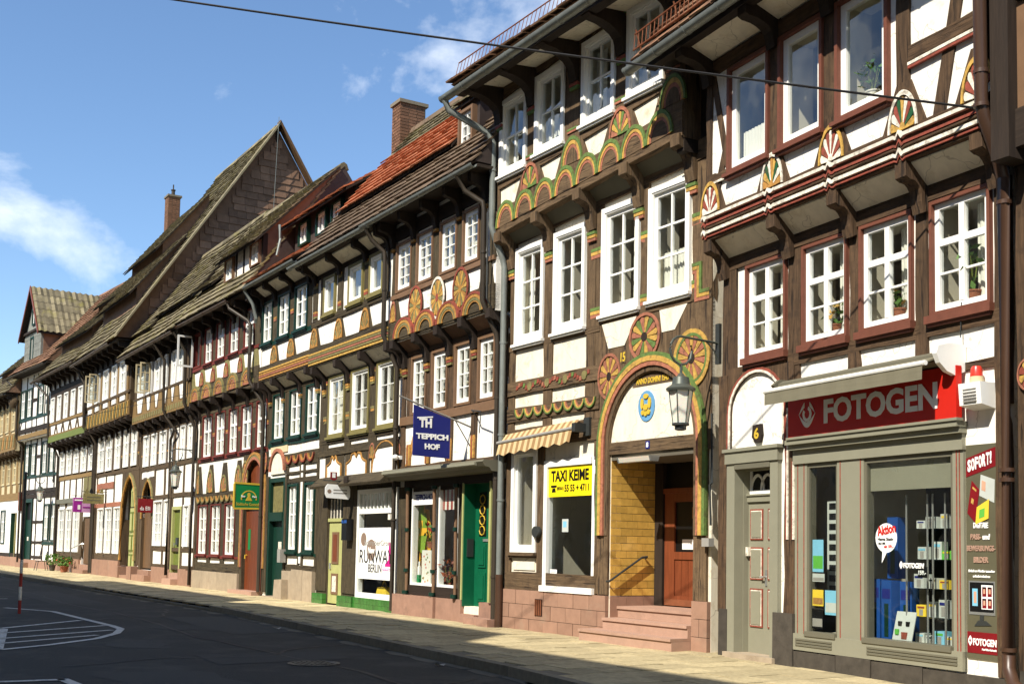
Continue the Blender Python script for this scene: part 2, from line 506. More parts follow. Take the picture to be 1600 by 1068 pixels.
def fwd(o, d):
    o.location.y -= d
    return o
class House:
    """a thing whose Empty stands at the left foot of its facade; children use s measured from the frame origin"""
    def __init__(h, name, label, cat, org, ang, s0=0.0, group=None):
        a = R(ang)
        h.D = Vector((math.cos(a), math.sin(a), 0)); h.org = Vector((org[0], org[1], 0)); h.ang = a
        h.s0 = s0
        h.root = bpy.data.objects.new(name, None)
        COL.objects.link(h.root)
        h.root.empty_display_size = 0.3
        h.root.location = h.org + s0 * h.D
        h.root.rotation_euler = (0, 0, a)
        tag(h.root, label, cat, group)
        h.tv, h.th = 'timber_v', 'timber_h'
    def world(h, s, o, z):
        N = Vector((h.D.y, -h.D.x, 0))
        return h.org + s * h.D + o * N + Vector((0, 0, z))
    def P(h, name, mb, parent=None, loc=(0, 0, 0), smooth=False, label=None, kind=None):
        me = mb.mesh(name, smooth) if isinstance(mb, MB) else mb
        if parent is None or parent == h.root:
            q = ob(name, me, h.root, (loc[0] - h.s0, loc[1], loc[2]))
        else:
            q = ob(name, me, parent, loc)
        if label: q['label'] = label
        if kind: q['kind'] = kind
        return q
    # timbers -------------------------------------------------
    def box(h, name, x0, x1, o0, o1, z0, z1, mat, j=0.0, sh=0.0, **k):
        return h.P(name, MB().box(x0, x1, o0, o1, z0, z1, mat, j, sh), **k)
    def post(h, x, wd, z0, z1, o, mat=None, out=0.014):
        return h.P('post', MB().beam(x - wd / 2, x + wd / 2, o - 0.1, o + out + random.uniform(-.003, .003), z0, z1, mat or h.tv, 0.015))
    def rail(h, x0, x1, z0, z1, o, mat=None, out=0.022, sh=0.0, name='beam'):
        return h.P(name, MB().beam(x0, x1, o - 0.1, o + out + random.uniform(-.003, .003), z0, z1, mat or h.th, 0.012, sh))
    def poly(h, name, pts, o0, o1, mat):
        return h.P(name, MB().prism(pts, o0, o1, mat))
    def brace(h, x0, z0, x1, z1, wd, o, mat=None, out=0.008):
        d = Vector((x1 - x0, z1 - z0)).normalized(); n = Vector((-d.y, d.x)) * wd / 2
        a = [(x0 - n.x, z0 - n.y), (x1 - n.x, z1 - n.y), (x1 + n.x, z1 + n.y), (x0 + n.x, z0 + n.y)]
        return h.poly('brace', a, o - 0.08, o + out + random.uniform(-.003, .003), mat or h.tv)
    def wall(h, s0, s1, z0, z1, o, holes=(), mat='plaster', th=0.22):
        xs = sorted({s0, s1} | {max(s0, min(s1, q)) for hl in holes for q in hl[:2]})
        zs = sorted({z0, z1} | {max(z0, min(z1, q)) for hl in holes for q in hl[2:4]})
        mb = MB(); f = o - 0.015; bk = o - th
        inh = lambda x, z: any(a < x < b and c < z < d for a, b, c, d in holes)
        nx, nz = len(xs) - 1, len(zs) - 1
        solid = [[not inh((xs[i] + xs[i + 1]) / 2, (zs[k] + zs[k + 1]) / 2) for k in range(nz)] for i in range(nx)]
        for i in range(nx):
            for k in range(nz):
                if not solid[i][k]: continue
                a, b, c, d = xs[i], xs[i + 1], zs[k], zs[k + 1]
                mb.quad([(a, f, c), (b, f, c), (b, f, d), (a, f, d)], mat)
                mb.quad([(b, bk, c), (a, bk, c), (a, bk, d), (b, bk, d)], mat)
                if i == 0 or not solid[i - 1][k]: mb.quad([(a, bk, c), (a, f, c), (a, f, d), (a, bk, d)], mat)
                if i == nx - 1 or not solid[i + 1][k]: mb.quad([(b, f, c), (b, bk, c), (b, bk, d), (b, f, d)], mat)
                if k == 0 or not solid[i][k - 1]: mb.quad([(a, bk, c), (b, bk, c), (b, f, c), (a, f, c)], mat)
                if k == nz - 1 or not solid[i][k + 1]: mb.quad([(a, f, d), (b, f, d), (b, bk, d), (a, bk, d)], mat)
        return h.P('wall', mb)
    def shell(h, s0, s1, floors, depth=3.2, mat='room', o=-0.02):
        """the rooms behind the facade: floors, end walls and a back wall"""
        mb = MB(); e = 0.03
        for z in floors: mb.box(s0 + e, s1 - e, -depth, o - 0.2, z - 0.1, z, mat)
        zt = floors[-1]
        mb.box(s0 + e, s1 - e, -depth - 0.1, -depth, 0, zt, mat)
        mb.box(s0 + 0.005, s0 + e, -depth, o - 0.21, 0, zt, mat)
        mb.box(s1 - e, s1 - 0.005, -depth, o - 0.21, 0, zt, mat)
        n = max(1, int((s1 - s0) / 2.4))
        for i in range(1, n):
            x = s0 + (s1 - s0) * i / n
            mb.box(x - 0.05, x + 0.05, -depth + 0.01, o - 0.3, 0.01, zt - 0.11, mat)
        return h.P('room', mb)
    # windows -------------------------------------------------
    WC = {}
    def window(h, x0, x1, z0, z1, o, cas='white_paint', cw=0.06, sash='white_paint', cols=2, rows=(1, 1, 1), transom=None, mull=0.06, bar=0.024, inner=None, sill=None, sillh=0.06, proud=0.045, sw=0.05, rec=0.0, cm=None, glass='glass'):
        w_, h_ = round(x1 - x0, 2), round(z1 - z0, 2)
        key = (w_, h_, cas, cw, sash, cols, rows, transom, mull, bar, sill, sillh, proud, sw, rec, cm, glass)
        if key not in House.WC:
            W = MB()
            for (a, b, c, d) in ((0, cw, 0, h_), (w_ - cw, w_, 0, h_), (cw, w_ - cw, 0, cw), (cw, w_ - cw, h_ - cw, h_)):
                W.box(a, b, -0.1 - rec, proud, c, d, cas)
            if cm:      # inner moulding step
                e = cw + 0.022
                for (a, b, c, d) in ((cw, e, cw, h_ - cw), (w_ - e, w_ - cw, cw, h_ - cw), (e, w_ - e, cw, e), (e, w_ - e, h_ - e, h_ - cw)):
                    W.box(a, b, -0.09 - rec, proud - 0.016, c, d, cm)
                cw = e
            me_w = W.mesh('window')
            S = MB(); f0, f1 = -0.075 - rec, -0.012 - rec
            a0, a1, c0, c1 = cw, w_ - cw, cw, h_ - cw
            for (a, b, c, d) in ((a0, a0 + sw, c0, c1), (a1 - sw, a1, c0, c1), (a0 + sw, a1 - sw, c0, c0 + sw * 1.15), (a0 + sw, a1 - sw, c1 - sw, c1)):
                S.box(a, b, f0, f1, c, d, sash)
            gx0, gx1, gz0, gz1 = a0 + sw, a1 - sw, c0 + sw * 1.15, c1 - sw
            tot = sum(rows)
            zz = gz1; zb = []
            for i, r_ in enumerate(rows):
                z2 = zz - (gz1 - gz0) * r_ / tot
                zb.append((z2, zz)); zz = z2
            for i in range(len(rows) - 1):
                t = transom if (transom and i == 0) else bar
                S.box(gx0, gx1, f0 + 0.012, f1 - (0.0 if t != bar else 0.012), zb[i][0] - t / 2, zb[i][0] + t / 2, sash)
            xb = []
            for i in range(cols):
                xb.append((gx0 + (gx1 - gx0) * i / cols, gx0 + (gx1 - gx0) * (i + 1) / cols))
                if i:
                    t = mull if (mull and i == cols // 2 and cols % 2 == 0) else bar
                    S.box(xb[i][0] - t / 2, xb[i][0] + t / 2, f0 + 0.006, f1 + (0.004 if t != bar else -0.01), gz0, gz1, sash)
            me_s = S.mesh('sash')
            panes = []
            pmsh = {}
            for i, (c, d) in enumerate(zb):
                for k, (a, b) in enumerate(xb):
                    pk = (round(b - a, 3), round(d - c, 3))
                    if pk not in pmsh:
                        e = random.uniform(-0.003, 0.003)
                        pmsh[pk] = MB().quad([(0, -0.045 - rec + e, 0), (pk[0], -0.045 - rec - e, 0), (pk[0], -0.045 - rec - e * 0.3, pk[1]), (0, -0.045 - rec + e * 0.6, pk[1])], glass).mesh('pane')
                    panes.append((pmsh[pk], a, c))
            me_l = None
            if sill:
                me_l = MB().box(-0.035, w_ + 0.035, -0.05, proud + 0.05, -sillh, -0.002, sill).box(-0.015, w_ + 0.015, -0.05, proud + 0.02, -sillh - 0.035, -sillh, sill).mesh('sill')
            q = MB(); nd = 0.5
            q.box(cw - .03, cw, -nd, -.1 - rec, cw, h_ - cw, 'room').box(w_ - cw, w_ - cw + .03, -nd, -.1 - rec, cw, h_ - cw, 'room').box(cw, w_ - cw, -nd, -.1 - rec, h_ - cw, h_ - cw + .03, 'room').box(cw, w_ - cw, -nd, -.1 - rec, cw - .03, cw, 'room')
            House.WC[key] = (me_w, me_s, panes, me_l, (gx0, gx1, gz0, gz1), q.mesh('niche'))
        me_w, me_s, panes, me_l, g, me_n = House.WC[key]
        wobj = h.P('window', me_w, loc=(x0, -o, z0))
        ob('sash', me_s, wobj)
        ob('niche', me_n, wobj)
        for (pme, a, c) in panes: ob('pane', pme, wobj, (a, 0, c))
        if me_l: ob('sill', me_l, wobj)
        if inner: h.inner(wobj, g, inner)
        return wobj
    def inner(h, wobj, g, kind):
        gx0, gx1, gz0, gz1 = g
        W_, H_ = gx1 - gx0, gz1 - gz0
        def sheet(a, b, c, d, off, mat, name, amp=0.02, fold=0.07):
            mb = MB(); n = max(4, int((b - a) / fold * 4)); base = len(mb.v)
            for i in range(n + 1):
                x = a + (b - a) * i / n
                y = off + amp * math.sin(i * PI / 2 + 0.4 * math.sin(i)) * (0.7 + 0.3 * math.sin(i * 1.7))
                mb.v.append((x, y, c)); mb.v.append((x, off + (y - off) * 0.8, d))
            for i in range(n): mb.face([i * 2, i * 2 + 2, i * 2 + 3, i * 2 + 1], mat)
            ob(name, mb.mesh(name, True), wobj)
        if kind == 'curtain': sheet(gx0 + W_ * random.uniform(0.5, 0.62), gx1 + 0.05, gz0 - 0.04, gz1, 0.2, 'cloth', 'curtain')
        elif kind == 'curtain_l': sheet(gx0 - 0.05, gx0 + W_ * 0.42, gz0 - 0.04, gz1, 0.2, 'cloth', 'curtain')
        elif kind == 'net': sheet(gx0 - 0.05, gx1 + 0.05, gz0 - 0.04, gz0 + H_ * random.uniform(0.35, 0.55), 0.18, 'cloth', 'curtain')
        elif kind == 'full': sheet(gx0 - 0.05, gx1 + 0.05, gz0 - 0.04, gz1 + 0.02, 0.2, 'cloth', 'curtain')
        elif kind == 'both':
            sheet(gx0 - 0.05, gx0 + W_ * 0.26, gz0 - 0.04, gz1, 0.2, 'cloth', 'curtain')
            sheet(gx1 - W_ * 0.26, gx1 + 0.05, gz0 - 0.04, gz1, 0.2, 'cloth', 'curtain')
        elif kind == 'blind':
            mb = MB(); z = gz0 + H_ * random.uniform(0.26, 0.36); top = gz1 - H_ * random.uniform(0.16, 0.26)
            mb.box(gx0 - 0.02, gx1 + 0.02, -0.145, -0.115, z - 0.03, z, 'cream')
            while z < top:
                mb.quad([(gx0 - 0.02, -0.116, z), (gx1 + 0.02, -0.116, z), (gx1 + 0.02, -0.136, z + 0.034), (gx0 - 0.02, -0.136, z + 0.034)], 'cloth'); z += 0.036
            ob('blind', mb.mesh('blind'), wobj)
    # carved and painted work ---------------------------------
    def rosette(h, x, z, rw, rh, o, cols, n=9, full=False, border='c_salmon', board=None, hub=None, name='rosette'):
        mb = MB()
        a0, a1 = (0, 2 * PI) if full else (0, PI)
        E = lambda t, k: (x + rw * k * math.cos(t), z + rh * k * math.sin(t))
        N_ = 28 if full else 18
        arc = [E(a0 + (a1 - a0) * i / N_, 1.0) for i in range(N_ + (0 if full else 1))]
        mb.prism(arc, o - 0.02, o + 0.01, board or h.tv)
        if border:
            for (k0, k1, c) in ((0.9, 1.03, border),) if isinstance(border, str) else border:
                for i in range(N_):
                    t0, t1 = a0 + (a1 - a0) * i / N_, a0 + (a1 - a0) * (i + 1) / N_
                    mb.prism([E(t0, k0), E(t0, k1), E(t1, k1), E(t1, k0)], o + 0.008, o + 0.028, c, False)
        for i in range(n):
            t0 = a0 + (a1 - a0) * (i + 0.08) / n; t1 = a0 + (a1 - a0) * (i + 0.92) / n; tm = (t0 + t1) / 2
            k1 = 0.84
            mb.prism([E(t0, 0.2), E(t0, k1 * 0.93), E((t0 + tm) / 2, k1), E(tm, k1 * 1.02), E((t1 + tm) / 2, k1), E(t1, k1 * 0.93), E(t1, 0.2)], o + 0.008, o + 0.022, cols[i % len(cols)], False)
        hb = [E(a0 + (a1 - a0) * i / 12, 0.2) for i in range(12 + (0 if full else 1))]
        mb.prism(hb, o + 0.008, o + 0.026, hub or cols[0], False)
        return h.P(name, mb)
    def arcs(h, x, z, r, rh, o, bands, sh=0.0, name='carved_arch', fill=None, th=0.05):
        """half-round mouldings, bands = [(k_inner, k_outer, colour)] as fractions of the radius"""
        mb = MB(); N_ = 14
        E = lambda t, k: (x + r * k * math.cos(t), z + rh * k * math.sin(t) + sh * r * k * math.cos(t))
        for bi, (k0, k1, c) in enumerate(bands):
            for i in range(N_):
                t0, t1 = PI * i / N_, PI * (i + 1) / N_
                mb.prism([E(t0, k0), E(t0, k1), E(t1, k1), E(t1, k0)], o - 0.01, o + th - bi * 0.008, c, False)
        if fill:
            k = bands[-1][0]
            mb.prism([E(PI * i / N_, k) for i in range(N_ + 1)], o - 0.02, o + 0.012, fill)
        return h.P(name, mb)
    def bracket(h, x, zt, o0, o1, drop, wd=0.16, mat=None, tips=None):
        mb = MB(); m_ = mat or h.tv; d = o1 - o0
        prof = [(o0, zt), (o0, zt - drop), (o0 + 0.06, zt - drop - 0.03), (o0 + 0.09, zt - drop * 0.8)]
        for i in range(6):
            t = i / 5 * PI / 2
            prof.append((o0 + 0.09 + (d - 0.14) * (1 - math.cos(t)), zt - drop * 0.78 + (drop * 0.78 - 0.2) * math.sin(t)))
        prof += [(o1 - 0.02, zt - 0.2), (o1 + 0.045, zt - 0.17), (o1 + 0.05, zt)]
        mb.px(prof[::-1], x - wd / 2, x + wd / 2, m_)
        if tips:
            for i, c in enumerate(tips):
                zz = zt - drop - 0.05 - i * 0.055
                mb.box(x - wd / 2 - 0.012, x + wd / 2 + 0.012, o0 - 0.05, o0 + 0.05 - i * 0.01, zz - 0.05, zz, c)
        return h.P('bracket', mb)
    def soffit(h, x0, x1, o0, z0, o1, z1, mat):
        return h.P('soffit_board', MB().px([(o0, z0), (o1, z1), (o1, z1 + 0.03), (o0, z0 + 0.03)][::-1], x0, x1, mat))
    def gutter(h, x0, x1, o, z, mat='zinc', r=0.075, sh=0.0):
        mb = MB(); prof = []
        for i in range(9): prof.append((o + r * math.cos(PI + PI * i / 8), z + r * math.sin(PI + PI * i / 8)))
        for i in range(8, -1, -1): prof.append((o + (r - .008) * math.cos(PI + PI * i / 8), z + (r - .008) * math.sin(PI + PI * i / 8)))
        mb.px(prof, x0, x1, mat)
        n = int((x1 - x0) / 0.7)
        for i in range(n + 1):
            x = x0 + 0.05 + (x1 - x0 - 0.1) * i / max(n, 1)
            pr = [(o + (r + .008) * math.cos(PI + PI * k / 8), z + (r + .008) * math.sin(PI + PI * k / 8)) for k in range(9)] + [(o + r * 0.97 * math.cos(PI + PI * k / 8), z + r * 0.97 * math.sin(PI + PI * k / 8)) for k in range(8, -1, -1)]
            mb.px(pr, x - 0.015, x + 0.015, mat)
        if sh:
            mb.v = [(a, b, c + sh * (a - x0)) for a, b, c in mb.v]
        return h.P('gutter', mb, smooth=True)
    def pipe(h, pts, r=0.05, mat='zinc', collars=()):
        q = h.P('downpipe', MB().tube(pts, r, mat, 10), smooth=True)
        for (x, o, z) in collars:
            ob('pipe_clamp', MB().tube([(x, o, z - 0.02), (x, o, z + 0.02)], r + 0.012, mat, 10).mesh('pipe_clamp', True), q)
        return q
    # roofs ---------------------------------------------------
    def roof(h, s0, s1, eave, ridge, back, mat, tw=0.3, tl=0.34, gable='slate_dark', tilt=0.04, th=0.03, name='roof', tiles=True, skew=0.0, objs=False, sag=0.0, holes=(), top=None):
        """solid roof body with courses of tiles on its street side"""
        mb = MB()
        mb.px([eave, back, ridge][::1], s0 + 0.02, s1 - 0.02, gable)
        rf = h.P(name, mb)
        if not tiles: return rf
        do, dz = eave[0] - ridge[0], ridge[1] - eave[1]
        Ls = math.hypot(do, dz); pit = math.atan2(dz, do)
        up = (-do / Ls, dz / Ls); nr = (dz / Ls, do / Ls)
        f = MB(); n = int(Ls / (tl * 0.8)) + 1; m_ = max(1, int((s1 - s0) / tw)); tw2 = (s1 - s0) / m_
        shared = None
        for i in range(n):
            a = i * Ls / n - (0.08 if i == 0 else 0)
            mt = top[1] if (top and a > top[0] * Ls) else mat
            for k in range(m_):
                xo = (k + (0.5 if i % 2 else 0)) * tw2
                xa, xb = s0 + xo + 0.006, s0 + min(xo + tw2, s1 - s0) - 0.006
                if xa >= xb - 0.04: continue
                if any(p[0] < (xa + xb) / 2 < p[1] and p[2] < a < p[3] for p in holes): continue
                wob = sag * (math.sin(xa * 0.9) + math.sin(xa * 2.3 + i * .3) * 0.4)
                b = min(a + tl, Ls + 0.02); l0 = th + tilt + random.uniform(-.008, .012) + wob; l1 = th * 0.5 + 0.006 + random.uniform(0, .006) + wob
                da = random.uniform(-.012, .012)
                c_ = len(f.v)
                for (x, t, l) in ((xa, a + da, l0), (xb, a + da + random.uniform(-.008, .008), l0), (xb, b, l1), (xa, b, l1)):
                    f.v.append((x, -(eave[0] + up[0] * t + nr[0] * l), eave[1] + up[1] * t + nr[1] * l))
                for (x, t, l) in ((xa, a + da, l0 - th), (xb, a + da, l0 - th), (xb, b, l1 - th), (xa, b, l1 - th)):
                    f.v.append((x, -(eave[0] + up[0] * t + nr[0] * l), eave[1] + up[1] * t + nr[1] * l))
                for q in ((0, 1, 2, 3), (4, 5, 1, 0), (4, 0, 3, 7), (1, 5, 6, 2)): f.face([c_ + e for e in q], mt)
        if objs:
            me_f = f
            # every tile a piece of its own
            for t in range(len(f.v) // 8):
                g = MB(); g.v = f.v[t * 8:t * 8 + 8]
                for q in ((0, 1, 2, 3), (4, 5, 1, 0), (4, 0, 3, 7), (1, 5, 6, 2)): g.face(list(q), mat)
                ob('roof_tile', g.mesh('roof_tile'), rf)
        else:
            q = ob('roof_tiles', f.mesh('roof_tiles'), rf); q['kind'] = 'stuff'
        # ridge caps
        r_ = MB()
        x = s0
        while x < s1 - 0.05:
            e = min(x + 0.4, s1)
            r_.px([(ridge[0] + 0.16, ridge[1] - 0.1), (ridge[0] + 0.1, ridge[1] + 0.06), (ridge[0], ridge[1] + 0.12), (ridge[0] - 0.1, ridge[1] + 0.06), (ridge[0] - 0.16, ridge[1] - 0.1)][::-1], x, e + 0.02, mat)
            x = e
        ob('ridge_caps', r_.mesh('ridge_caps'), rf)
        return rf
    def shed(h, s0, s1, front, zlo, zhi, back, mat, face='dark_h', wins=(), style=None, ov=0.25, tw=0.3, tl=0.34, over=0.15, cheek=None):
        """a shed dormer: front wall at o=front from zlo to zhi, roof rising to back=(o,z)"""
        mb = MB()
        mb.px([(front, zlo), (back[0], zlo), (back[0], back[1] - 0.02), (front, zhi)][::1], s0, s1, cheek or face)
        d = h.P('dormer', mb)
        eave = (front + ov, zhi - ov * (back[1] - zhi) / (front - back[0]) + 0.05)
        rid = (back[0], back[1] + 0.05)
        do, dz = eave[0] - rid[0], rid[1] - eave[1]
        Ls = math.hypot(do, dz); up = (-do / Ls, dz / Ls); nr = (dz / Ls, do / Ls)
        f = MB(); n = int(Ls / (tl * 0.8)) + 1; A, Bx = s0 - over, s1 + over; m_ = max(1, int((Bx - A) / tw)); tw2 = (Bx - A) / m_
        f.px([(eave[0], eave[1] - 0.06), (rid[0], rid[1] - 0.06), (rid[0], rid[1]), (eave[0], eave[1])][::1], A, Bx, 'dark_h')
        for i in range(n):
            a = i * Ls / n - (0.05 if i == 0 else 0); b = min(a + tl, Ls)
            for k in range(m_):
                xo = (k + (0.5 if i % 2 else 0)) * tw2
                xa, xb = A + xo + .006, A + min(xo + tw2, Bx - A) - .006
                if xa >= xb - 0.04: continue
                l0 = 0.07 + random.uniform(-.008, .012); l1 = 0.02; da = random.uniform(-.012, .012); c_ = len(f.v)
                for (x, t, l) in ((xa, a + da, l0), (xb, a + da, l0), (xb, b, l1), (xa, b, l1), (xa, a + da, l0 - .035), (xb, a + da, l0 - .035), (xb, b, l1 - .015), (xa, b, l1 - .015)):
                    f.v.append((x, -(eave[0] + up[0] * t + nr[0] * l), eave[1] + up[1] * t + nr[1] * l))
                for q in ((0, 1, 2, 3), (4, 5, 1, 0), (4, 0, 3, 7), (1, 5, 6, 2)): f.face([c_ + e for e in q], mat)
        q = ob('dormer_roof', f.mesh('dormer_roof'), d); q['kind'] = 'stuff'
        for (a, b, c, e) in wins:
            h.window(a, b, c, e, front + 0.07, **(style or {}))
        return d
    def chimney(h, x, o, z0, z1, wd=0.7, dp=0.6, pot=True):
        mb = MB().box(x - wd / 2 + .01, x + wd / 2 - .01, o - dp / 2 + .01, o + dp / 2 - .01, z0, z1 - 0.05, 'mortar')
        c = h.P('chimney', mb)
        bw = wd / 4; ch = 0.085; n = int((z1 - z0) / ch)
        me1 = MB().box(0, bw - 0.014, -0.02, 0.008, 0, ch - 0.016, 'brick').mesh('brick')
        ms1 = MB().box(0, (dp - .04) / 3 - .016, -0.02, 0.008, 0, ch - 0.016, 'brick').mesh('brick')
        mh1 = MB().box(0, bw / 2 - 0.014, -0.02, 0.008, 0, ch - 0.016, 'brick').mesh('brick')
        for i in range(n):
            z = z0 + i * ch
            for k in range(4):
                off = 0.5 * bw if i % 2 else 0
                xx = x - wd / 2 + k * bw + off
                if k == 3 and i % 2: continue
                ob('brick', me1, c, (xx + .007, -(o + dp / 2), z))
            if i % 2:
                ob('brick', mh1, c, (x - wd / 2 + .004, -(o + dp / 2), z)); ob('brick', mh1, c, (x + wd / 2 - bw / 2 + .01, -(o + dp / 2), z))
            for k in range(3):
                e = .015 + k * (dp - .04) / 3 + (.012 if i % 2 else -.008)
                ob('brick', ms1, c, (x - wd / 2, -(o - dp / 2 + e), z), (0, 0, -PI / 2))
                ob('brick', ms1, c, (x + wd / 2, -(o + dp / 2 - e), z), (0, 0, PI / 2))
        ob('chimney_cap', MB().box(x - wd / 2 - .05, x + wd / 2 + .05, o - dp / 2 - .05, o + dp / 2 + .05, z1 - 0.05, z1 + 0.04, 'mortar').mesh('chimney_cap'), c)
        if pot: ob('chimney_pot', MB().lathe(x, o, [(.09, z1), (.08, z1 + .3), (.11, z1 + .32), (.11, z1 + .36), (.03, z1 + .38), (.03, z1 + .6)], 'stone_black').mesh('chimney_pot', True), c)
        return c
# ------------------------------------------------------------------ the setting
ST_O, ST_A = Vector((-0.08, 21.07, 0)), R(-58)
SD = Vector((math.cos(ST_A), math.sin(ST_A), 0)); SN = Vector((SD.y, -SD.x, 0))
def st(s, o, z=0.0): return ST_O + s * SD + o * SN + Vector((0, 0, z))
def stobj(name, mb, parent=None, smooth=False, loc=(0, 0, 0)):
    me = mb.mesh(name, smooth) if isinstance(mb, MB) else mb
    if parent: return ob(name, me, parent, loc)
    return ob(name, me, None, ST_O + SD * loc[0] - SN * loc[1] + Vector((0, 0, loc[2])), (0, 0, ST_A))
tag(stobj('ground', MB().quad([(-700, -700, -.25), (700, -700, -.25), (700, 700, -.25), (-700, 700, -.25)], 'soil')), kind='structure')
KERB = [(-75, 3.6), (-48, 3.7), (-26, 3.3), (-14, 3.05), (-7, 2.9), (6, 3.67), (14, 4.8), (24, 6.2)]
def kerb_o(s):
    for (a, b), (c, d) in zip(KERB, KERB[1:]):
        if a <= s <= c: return b + (d - b) * (s - a) / (c - a)
    return KERB[-1][1]
road = tag(stobj('road', MB().quad([(-80, -2, -.12), (30, -2, -.12), (30, 12.6, -.12), (-80, 12.6, -.12)], 'asphalt')), kind='structure')
for (a, b, c, d) in ((-6, -1.5, 3.2, 4.6), (2.2, 3.3, 4.4, 6.4), (-19, -12, 4.2, 5.6)):
    ob('asphalt_patch', MB().quad([(a, c, -.116), (b, c + .1, -.116), (b + .2, d, -.116), (a - .1, d - .1, -.116)], 'asphalt_patch').mesh('asphalt_patch'), road)
for path in (((-22, 5.2), (-17, 5.0), (-12.5, 5.3), (-7, 5.0), (-1, 5.35), (5, 5.1), (11, 5.6)), ((-9, 3.6), (-6.5, 4.4), (-6, 5.6), (-4.4, 6.9), (-4, 8.8)), ((1.2, 3.7), (1.6, 4.6), (2.6, 5.4), (2.4, 6.8), (3.2, 8.5)), ((-16, 4.0), (-15.2, 5.5), (-13.8, 6.6)), ((6.2, 4.2), (6.8, 5.6), (7.9, 6.4), (8.2, 8.4))):
    mb = MB(); pp = []
    for a, b in zip(path, path[1:]):
        for i in range(6): pp.append((a[0] + (b[0] - a[0]) * i / 6 + random.uniform(-.06, .06), a[1] + (b[1] - a[1]) * i / 6 + random.uniform(-.06, .06)))
    for a, b in zip(pp, pp[1:]):
        d_ = Vector((b[0] - a[0], b[1] - a[1])).normalized(); n_ = Vector((-d_.y, d_.x)) * random.uniform(.018, .034)
        mb.quad([(a[0] - n_.x, a[1] - n_.y, -.1145), (b[0] - n_.x, b[1] - n_.y, -.1145), (b[0] + n_.x, b[1] + n_.y, -.1145), (a[0] + n_.x, a[1] + n_.y, -.1145)], 'rubber')
    ob('tar_seam', mb.mesh('tar_seam'), road)
for k_ in range(60):
    s_ = -40 + k_ * .9 + random.uniform(-.2, .2); o_ = kerb_o(s_) + .02; w_ = random.uniform(.08, .3)
    ob('gutter_grit', MB().quad([(s_, o_, -.1155), (s_ + .9, kerb_o(s_ + .9) + .02, -.1155), (s_ + .85, kerb_o(s_ + .9) + w_ * random.uniform(.5, 1), -.1155), (s_ + .45, o_ + w_, -.1155), (s_ + .05, o_ + w_ * .6, -.1155)], 'soil').mesh('gutter_grit'), road)
for (cx_, cy_, r_) in ((8.4, 6.2, .9), (-3.2, 4.9, .7), (-9.5, 7.6, 1.3), (4.9, 7.4, .8), (-15, 7.9, 1.2), (.3, 6.6, .5)):
    ob('asphalt_patch', MB().quad([(cx_ + r_ * random.uniform(.6, 1.3) * 1.4 * math.cos(k_ * PI / 6), cy_ + r_ * random.uniform(.6, 1.1) * math.sin(k_ * PI / 6), -.1165) for k_ in range(12)], 'asphalt_patch').mesh('asphalt_patch'), road)
def stripe(p, q, wd):
    a, b = Vector(p), Vector(q); d = (b - a).normalized(); n = Vector((-d.y, d.x)) * wd / 2
    k = [a - n, b - n, b + n, a + n]
    ob('road_marking', MB().quad([(v.x, v.y, -.111) for v in k], 'marking').mesh('road_marking'), road)
outl = [(0.52, 8.54), (-0.05, 7.81), (-1.0, 6.92), (-2.0, 6.38), (-3.0, 6.07), (-3.79, 6.04), (-8.53, 6.19), (-10.2, 6.9)]
for a, b in zip(outl, outl[1:]): stripe(a, b, 0.13)
for a, b in (((-3.66, 7.94), (-5.46, 6.25)), ((-2.56, 8.1), (-3.9, 6.14)), ((-1.44, 8.26), (-2.77, 6.27)), ((-0.54, 8.38), (-1.71, 6.75)), ((-3.5, 7.9), (0.5, 8.56)), ((-14.5, 7.4), (-14.52, 6.2)), ((4.43, 9.3), (4.47, 8.44)), ((4.4, 8.46), (5.6, 8.40))):
    stripe(a, b, 0.13)
mh = ob('manhole_cover', MB().lathe(3.8, 5.25, [(0.34, -.119), (0.34, -.108), (0.30, -.107), (0.29, -.112), (0.1, -.112), (0.02, -.108)], 'iron', 24).mesh('manhole_cover'), road)
for i in range(-3, 4):
    ob('manhole_rib', MB().box(3.8 - 0.24, 3.8 + 0.24, 5.25 + i * .07 - .015, 5.25 + i * .07 + .015, -.112, -.104, 'iron').mesh('manhole_rib'), mh)
# pavement: bed, slabs, kerb stones
bed = MB()
for (a, b), (c, d) in zip(KERB, KERB[1:]): bed.quad([(a, -4, -.012), (c, -4, -.012), (c, d - .1, -.012), (a, b - .1, -.012)], 'soil')
pav = tag(stobj('pavement', bed), kind='structure')
slabs = []
s = -56.0
col = 0
while s < 13:
    k = kerb_o(s + .25) - 0.14
    o = -0.35 + (0.25 if col % 2 else 0)
    while o + 0.5 < k + 0.2:
        o1 = min(o + 0.5, k)
        if o1 - o > 0.12: slabs.append((s, o, o1))
        o += 0.5
    s += 0.5; col += 1
cpos = Vector((17.91, 11.1))
slabs.sort(key=lambda q: (Vector((q[0], q[1])) - cpos).length)
cache = {}
rest = MB()
for i, (a, b, c) in enumerate(slabs):
    dz = random.uniform(-.007, .005)
    if i < 300:
        k = round(c - b, 2)
        if k not in cache: cache[k] = MB().box(.004, .496, .004, k - .004, -.05, 0, 'paving').mesh('paving_slab')
        ob('paving_slab', cache[k], pav, (a, -b, dz), (random.uniform(-.006, .006), random.uniform(-.006, .006), 0))
    else:
        rest.box(a + .004, a + .496, b + .004, c - .004, -.05, dz, 'paving')
ob('paving_slabs', rest.mesh('paving_slabs'), pav)['kind'] = 'stuff'
s = -70.0
while s < 20:
    o0, o1 = kerb_o(s), kerb_o(s + 1.0)
    a = math.atan2(o1 - o0, 1.0)
    low = -0.06 if -20 < s < -8.2 else 0.004
    q = ob('kerb_stone', MB().box(.006, 1.0, -.15, 0, -.2, low, 'kerb', .004).mesh('kerb_stone'), pav, (s, -o0, 0), (0, 0, -a))
    s += 1.0

